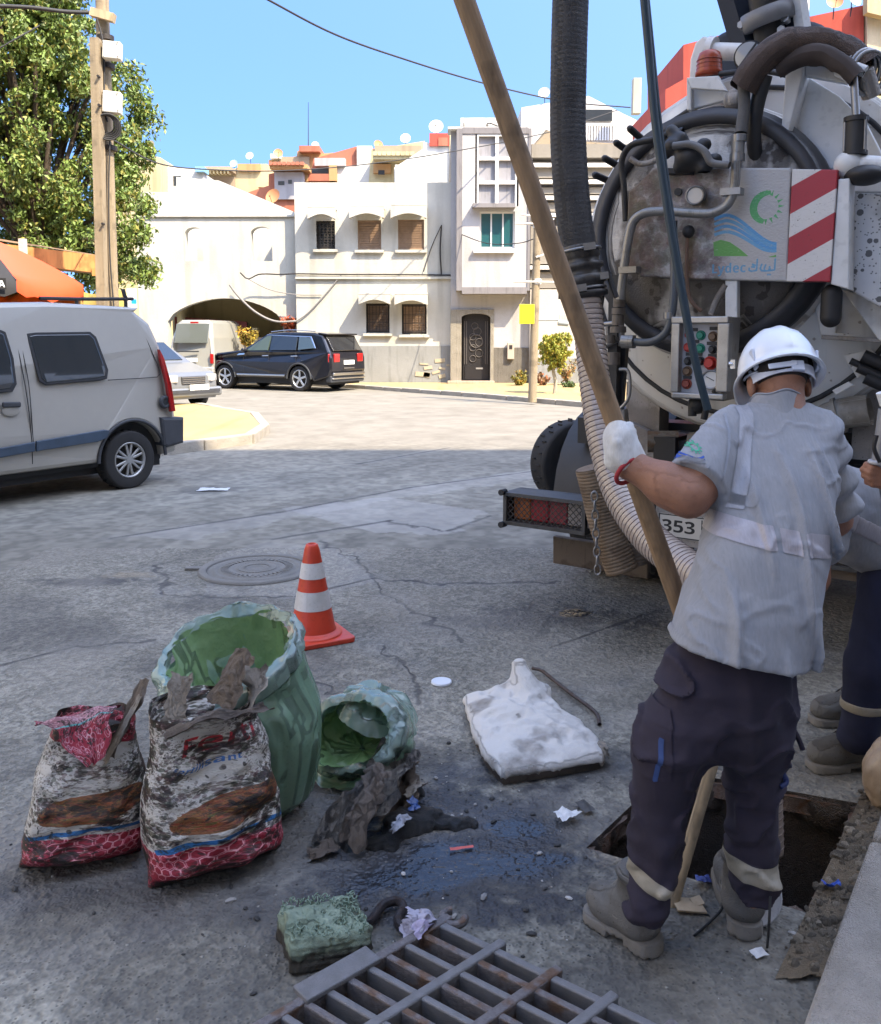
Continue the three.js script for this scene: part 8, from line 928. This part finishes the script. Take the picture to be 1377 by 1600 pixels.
{ // traffic cone
  const p = G(490, 996), t = thing('traffic_cone', 'orange traffic cone with two white bands on the road', 'traffic cone', p, .5), om = mat([.60, .055, .022], .42, { map: 'grime', s: .5 }), wm = mat([.62, .60, .57], .45, { map: 'grime', s: .3 }), R = (y) => lerp(.118, .034, (y - .035) / .465), H = .5;
  const ft = new THREE.Shape(), a = .165, r = .03; ft.moveTo(-a + r, -a); ft.lineTo(a - r, -a); ft.quadraticCurveTo(a, -a, a, -a + r); ft.lineTo(a, a - r); ft.quadraticCurveTo(a, a, a - r, a); ft.lineTo(-a + r, a); ft.quadraticCurveTo(-a, a, -a, a - r); ft.lineTo(-a, -a + r); ft.quadraticCurveTo(-a, -a, -a + r, -a);
  part('foot', [new THREE.ExtrudeGeometry(ft, { depth: .014, bevelEnabled: true, bevelSize: .006, bevelThickness: .006, bevelSegments: 3 }).rotateX(-Math.PI / 2).translate(0, .006, 0), lathe([[.15, .024], [.148, .036], [.128, .04], [.118, .048]], 40)], om, t); const seg = (y0, y1, o = 0) => [[R(y0) + o, y0], [R(y1) + o, y1]]; part('cone_body', lathe([...seg(.04, .465), [.034, .485], [.03, .496], [.022, .5], [.02, .49], [.02, .4]], 40), om, t);
  part('white_band', lathe(seg(.165, .26, .0022), 40), wm, t); part('white_band', lathe(seg(.325, .405, .0022), 40), wm, t);
}
{ // cast iron grate
  const H = .06, o = G(686, 1439, H), U = G(1017, 1597, H).sub(o), u = U.clone().normalize(), v = V(-u.z, 0, u.x); if (v.z < 0) v.negate(); const vx = G(410, 1597, H).sub(o); const vv = vx.clone().normalize(); const ribU = [0, G(785, 1464, H).sub(o).dot(u), G(869, 1508, H).sub(o).dot(u), G(958, 1545, H).sub(o).dot(u)]; ribU.push(ribU[3] + (ribU[3] - ribU[2]), ribU[3] + 2 * (ribU[3] - ribU[2]));
  const t = thing('drain_grate', 'heavy rusty cast iron drain grate lying on the ground in front', 'drain grate', [o.x, 0, o.z]), iron = [mat([.19, .185, .185], .5, { metal: .3, map: 'grime', s: .12, bump: 'fine', bs: .12, bsc: .003 }), mat([.21, .19, .18], .55, { metal: .3, map: 'rust', s: .3, bump: 'fine', bs: .15, bsc: .004 })], L = ribU[5] + .02, VN = 11, step = .0585, ang = Math.atan2(-u.z, u.x), put = (g, a, b, y = 0) => { g.rotateY(ang); return g.translate(u.x * a + vv.x * b, H / 2 + y, u.z * a + vv.z * b); };
  const tap = (g) => warp(g, (p) => { p.z *= p.y > 0 ? 1 : .62; const q = fbm3(p.x * 20, p.y * 20, p.z * 20, 2, 3) - .5; p.y += q * .003; });
  for (let i = 0; i < VN; i++) part(i ? 'grate_bar' : 'edge_bar', put(tap(new RoundedBoxGeometry(L, H - .004, i ? .019 : .022, 3, .005)), L / 2 - .01, i * step, -.002), iron[i % 2], t);
  const vl = (VN - 1) * step, vang = Math.atan2(-vv.z, vv.x); ribU.forEach((a, k) => { const g = new RoundedBoxGeometry(vl + .06, H, .026, 3, .006); warp(g, (p) => { p.z *= p.y > 0 ? 1 : .7; }); g.rotateY(vang); part('grate_rib', g.translate(u.x * a + vv.x * (vl / 2 - .008), H / 2 + .001, u.z * a + vv.z * (vl / 2 - .008)), iron[(k + 1) % 2], t); });
  { const g = new RoundedBoxGeometry(step * 3.6, .014, .062, 2, .004); g.rotateY(vang); const a = -.012, b = step * 5.2; part('hinge_plate', g.translate(u.x * a + vv.x * b, H + .001, u.z * a + vv.z * b), iron[0], t); }
  part('lifting_eye', [xf(new THREE.TorusGeometry(.03, .011, 8, 22, 4.6).rotateX(Math.PI / 2), vv.x * -.045 + u.x * .005, H - .012, vv.z * -.045)], iron[1], t);
}
single('iron_loop', 'bent dark iron loop lying behind the grate next to the green clump', 'iron loop', tube([[560, 1446], [578, 1440], [590, 1425], [602, 1412], [622, 1408], [630, 1418], [622, 1436], [626, 1448], [638, 1454]].map(([x, y]) => G(x, y, .022)), .0125, 70, 10), mat([.05, .042, .04], .5, { metal: .4, map: 'rust', s: .15, bump: 'fine', bs: .1, bsc: .003 }));
{ const t = thing('plastic_bag', 'small crumpled pale lilac plastic rag behind the grate corner', 'plastic rag', [0, 0, 0]); rag('film', t, [G(640, 1462, .05), G(650, 1440, .075), G(660, 1424, .07)], .07, 61, mat([.42, .40, .48], .4, { bump: 'fine', bs: .1, bsc: .004 }), .03); rag('film', t, [G(648, 1455, .07), G(662, 1440, .08), G(670, 1442, .05)], .035, 63, mat([.30, .26, .36], .4), .02); }
{ // clump of green netting
  const a = G(452, 1492), b = G(578, 1462), c = G(508, 1478).setY(0), d = b.clone().sub(a), ang = Math.atan2(-d.z, d.x), t = thing('netting_clump', 'green mossy clump of layered netting beside the grate', 'netting clump', c, ang), W = d.length() / 2 * 1.0, D = .085, H = .095;
  const f = (x, y, z) => { const top = H * (1 - .25 * sst(-W, W, x)) + .05 * (fbm3(x * 16, 2, z * 16, 2, 3) - .5); const w = W + .012 * (fbm3(2, y * 60, z * 8, 2, 9) - .5) + .06 * (fbm3(x * 5, y * 5, z * 14, 2, 12) - .5), dd = D + .012 * (fbm3(x * 10, y * 62, 3, 2, 10) - .5) + .002 * Math.sin(y * 420 + x * 30); const r = .02, kx = Math.abs(x) - w + r, kz = Math.abs(z) - dd + r, ky = y - top + r, e = len3(Math.max(kx, 0), Math.max(ky, 0), Math.max(kz, 0)) + Math.min(Math.max(kx, ky, kz), 0) - r; const cu = .026 * (fbm3(x * 48, y * 30, z * 48, 3, 15) - .5) * sst(H * .45, H * .8, y); return Math.max(e - cu - .01 * (fbm3(x * 110, y * 60, z * 110, 2, 17) - .5), -y); };
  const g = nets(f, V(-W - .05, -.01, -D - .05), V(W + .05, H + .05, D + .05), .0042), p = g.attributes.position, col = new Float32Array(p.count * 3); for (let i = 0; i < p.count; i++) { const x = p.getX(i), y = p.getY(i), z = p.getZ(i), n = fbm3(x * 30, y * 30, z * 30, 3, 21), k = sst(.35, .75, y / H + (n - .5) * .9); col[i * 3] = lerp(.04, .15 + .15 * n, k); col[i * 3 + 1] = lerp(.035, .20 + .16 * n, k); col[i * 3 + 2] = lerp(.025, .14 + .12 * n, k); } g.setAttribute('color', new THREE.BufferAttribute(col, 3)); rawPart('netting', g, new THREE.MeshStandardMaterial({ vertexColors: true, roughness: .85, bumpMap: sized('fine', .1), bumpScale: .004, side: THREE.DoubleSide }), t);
  const curl = []; const rn = rngOf(12); for (let i = 0; i < 260; i++) { const x = (rn() * 2 - 1) * W * .95, z = (rn() * 2 - 1) * D * .95, y = H * (1 - .25 * sst(-W, W, x)) + .004, r = .003 + .006 * rn(); curl.push(xf(new THREE.TorusGeometry(r, .0016, 4, 9, 3 + 2 * rn()), x, y, z, [rn() * 3, rn() * 3, rn() * 3])); } part('loose_strand', curl, mat([.2, .27, .2], .8), t, { kind: 'stuff' });
}
{ // round manhole cover
  const c = G(402, 890), e = G(324, 890), r = c.distanceTo(e) * .98, t = thing('manhole_cover', 'round iron manhole cover with rings set in the road behind the cone', 'manhole cover', c), m = mat([.20, .19, .17], .75, { map: 'grime', s: .5, bump: 'fine', bs: .2, bsc: .004, metal: .25 }), rg = [[0, .008]]; for (let i = 0; i < 5; i++) { const a = r * (.14 + i * .165); rg.push([a, .008], [a + .01, .015], [a + .032, .015], [a + .04, .008]); } rg.push([r * .985, .008], [r * .99, .004]);
  part('cover', lathe(rg, 56), m, t); part('frame_ring', lathe([[r, .004], [r + .005, .016], [r + .05, .016], [r + .06, .003]], 56), m, t); const st = []; for (let i = 0; i < 40; i++) for (const q of [.32, .65]) { const a = i / 40 * 6.283; st.push(box(.05, .008, .018, Math.cos(a) * r * q, .014, Math.sin(a) * r * q, [0, -a, 0])); } part('raised_stud', st, m, t, { kind: 'stuff' }); part('lug', box(.1, .015, .06, -r - .1, .009, .0), m, t);
}
// kerb-side rubble and litter
{ const rn = rngOf(77), stone = new THREE.IcosahedronGeometry(1, 0); warp(stone.toNonIndexed ? stone : stone, (v) => { const k = .75 + .5 * fbm3(v.x * 1.3, v.y * 1.3, v.z * 1.3, 2, 4); v.multiplyScalar(k); }); const m = new THREE.InstancedMesh(stone, mat([1, 1, 1], .9, { bump: 'fine', bs: .5, bsc: .01 }), 1500), q = new THREE.Object3D(), c = new THREE.Color(); const A = pitPts[2], B = pitPts[3]; m.name = 'rubble'; m.userData = { kind: 'stuff', label: 'pale grit and rubble between the open drain and the kerb', category: 'rubble' };
  for (let i = 0; i < 1500; i++) { const s = rn() * 1.5 - .15, w = Math.pow(rn(), .8) * .2, x = lerp(A[0], B[0], s) + NX.x * (w - .01) + (rn() - .5) * .02, z = lerp(A[1], B[1], s) + NX.z * (w - .01) + (rn() - .5) * .02, k = .003 + .013 * Math.pow(rn(), 3); q.position.set(x, .006 + .05 * sst(.03, .16, w) * (.5 + .5 * rn()), z); q.scale.set(k * (.7 + rn() * .9), k * (.5 + .5 * rn()), k); q.rotation.set(rn() * 6, rn() * 6, rn() * 6); q.updateMatrix(); m.setMatrixAt(i, q.matrix); const g = .16 + .5 * rn() * rn(); m.setColorAt(i, c.setRGB(g * 1.08, g * .9, g * .66)); } m.castShadow = m.receiveShadow = true; scene.add(m);
  const L = [], N = 40, K = 12; for (let j = 0; j <= N; j++) { const s = j / N * 1.6 - .2, row = [], tp = .25 + .75 * sst(-.2, .1, s) * sst(1.4, 1.05, s); for (let i = 0; i <= K; i++) { const w = (i / K * .235 - .012) * (i ? tp + (1 - tp) * .3 + (fbm(j * .4, i * .3, 2, 0, 3) - .5) * .25 : 1), x = lerp(A[0], B[0], s) + NX.x * w, z = lerp(A[1], B[1], s) + NX.z * w, sj = (fbm(i * .7 + 3, j * .02, 2, 0, 9) - .5) * .16 * (sst(.7, 1.4, s) + sst(.2, -.2, s)); row.push(V(x + (B[0] - A[0]) * sj, .004 + .055 * sst(0, .2, w) * (.4 + fbm3(x * 12, 1, z * 12, 3, 6)) + .018 * (fbm3(x * 40, 2, z * 40, 2, 7) - .3) * sst(0, .03, w), z + (B[1] - A[1]) * sj)); } L.push(row); } const bank = part('earth_bank', loft(L, { closed: false }), mat([.24, .185, .12], .95, { map: 'grime', s: .15, bump: 'fine', bs: .15, bsc: .015 }), scene); bank.userData = { kind: 'structure' }; }
{ const rn = rngOf(5), m = new THREE.InstancedMesh(new THREE.IcosahedronGeometry(1, 0), mat([1, 1, 1], .7), 420), q = new THREE.Object3D(), c = new THREE.Color(); m.name = 'grit'; m.userData = { kind: 'stuff', label: 'scattered black sludge crumbs and grit on the wet ground', category: 'grit' }; for (let i = 0; i < 420; i++) { const [px, py] = rn() < .6 ? [620 + (rn() - .5) * 520 * rn() * 1.6, 1300 + (rn() - .5) * 280] : [rn() * 1250, 1180 + rn() * 400], p = G(px, py), k = .0015 + .008 * Math.pow(rn(), 4); if (inPoly(p.x, p.z, pitPts)) continue; q.position.set(p.x, k * .4, p.z); q.scale.set(k * (1 + rn()), k * .7, k); q.rotation.set(0, rn() * 6, 0); q.updateMatrix(); m.setMatrixAt(i, q.matrix); const g = rn() < .75 ? .02 + .02 * rn() : .15 + .3 * rn(); m.setColorAt(i, c.setRGB(g, g * .95, g * .88)); } m.castShadow = m.receiveShadow = true; scene.add(m); }
const scrap = (name, label, cat, px, py, w, d, h, m, seed, turn = 0) => { const g = new THREE.PlaneGeometry(w, d, 14, 10).rotateX(-Math.PI / 2); warp(g, (v) => { v.y = h * fbm3(v.x * 40, seed, v.z * 40, 3, seed) + .004; const k = 1 + .25 * (fbm3(v.x * 30, 3, v.z * 30, 2, seed + 2) - .5); v.x *= k; v.z *= k; }); g.rotateY(turn); const p = G(px, py); return single(name, label, cat, g.translate(p.x, 0, p.z), m); };
const paperM = mat([.62, .62, .62], .7, { map: 'grime', s: .1 });
single('white_disc', 'white oval plastic disc lying alone on the road', 'disc', xf(lathe([[0, .008], [.035, .008], [.04, .011], [.046, .010], [.047, .002]], 28), ...G(690, 1067).toArray()), mat([.6, .62, .66], .4));
scrap('paper_scrap', 'crumpled white paper scrap left of the drain', 'paper scrap', 886, 1283, .075, .055, .055, paperM, 5, .5); scrap('paper_scrap', 'small white paper scrap in front of the heel of the right boot', 'paper scrap', 1186, 1494, .04, .03, .018, paperM, 8, .3); scrap('paper_scrap', 'flat white litter on the road beside the van', 'paper scrap', 334, 766, .3, .16, .015, paperM, 12); scrap('plastic_strip', 'thin red plastic strip on the wet ground', 'plastic strip', 722, 1328, .075, .014, .008, mat([.5, .08, .05], .4), 15, .25); scrap('plastic_scrap', 'crumpled blue plastic scrap in the rubble by the kerb', 'plastic scrap', 1298, 1396, .04, .035, .05, mat([.03, .09, .45], .4), 18); scrap('plastic_scrap', 'dark blue scrap at the edge of the drain beside the shovel handle', 'plastic scrap', 1098, 1382, .04, .03, .03, mat([.03, .05, .2], .5), 19); scrap('leaf', 'dark leaf of litter lying behind the crumpled paper scrap', 'leaf', 914, 1266, .04, .07, .02, mat([.05, .045, .04], .6), 22, .4);
{ const t = thing('cardboard_piece', 'flat torn piece of tan cardboard between the boots', 'cardboard', G(1076, 1419), -.1), m = mat([.42, .33, .22], .85, { map: 'grime', s: .12 }); part('sheet', warp(box(.078, .006, .06, 0, .006, 0, null, .002), (v) => { v.y += .006 * (fbm3(v.x * 40, 1, v.z * 40, 2, 4)); v.x += .012 * v.z / .06; }), m, t); part('corner_fold', warp(box(.03, .004, .03, .025, .014, -.012, [.2, .3, .15]), () => {}), m, t); }
single('round_disc', 'pale grey round disc standing behind the right boot at the drain', 'disc', xf(lathe([[0, .006], [.07, .006], [.075, .01], [.08, .008], [.081, 0], [0, 0]], 36), ...P(1174, 1396, 2.215).toArray(), [.95, 0, 0]), mat([.40, .40, .41], .5, { map: 'grime', s: .2 }));
{ const c = P(1392, 1212, 2.78), t = thing('plastic_bag', 'tan filled plastic bag cut by the right edge above the kerb', 'plastic bag', [c.x, 0, c.z]); const f = (x, y, z) => (len3(x / .085, (y - .11) / .125, z / .085) - 1) * .085 + .03 * (fbm3(x * 14, y * 9, z * 14, 3, 4) - .5) + .014 * (fbm3(x * 44, y * 18, z * 44, 2, 6) - .5); part('bag_skin', nets((x, y, z) => Math.max(f(x, y, z), .004 - y), V(-.13, 0, -.13), V(.13, .28, .13), .006), mat([.46, .33, .21], .4, { map: 'grime', s: .15, phys: { clearcoat: .3, clearcoatRoughness: .3 } }), t); part('tied_neck', rag('neck', t, [V(0, .22, 0), V(.02, .27, 0), V(.03, .3, .01)], .06, 3, mat([.46, .33, .21], .4), .01).geometry.clone(), mat([.46, .33, .21], .4), t); }
renderer.setSize(881, 1024);
renderer.render(scene, camera);
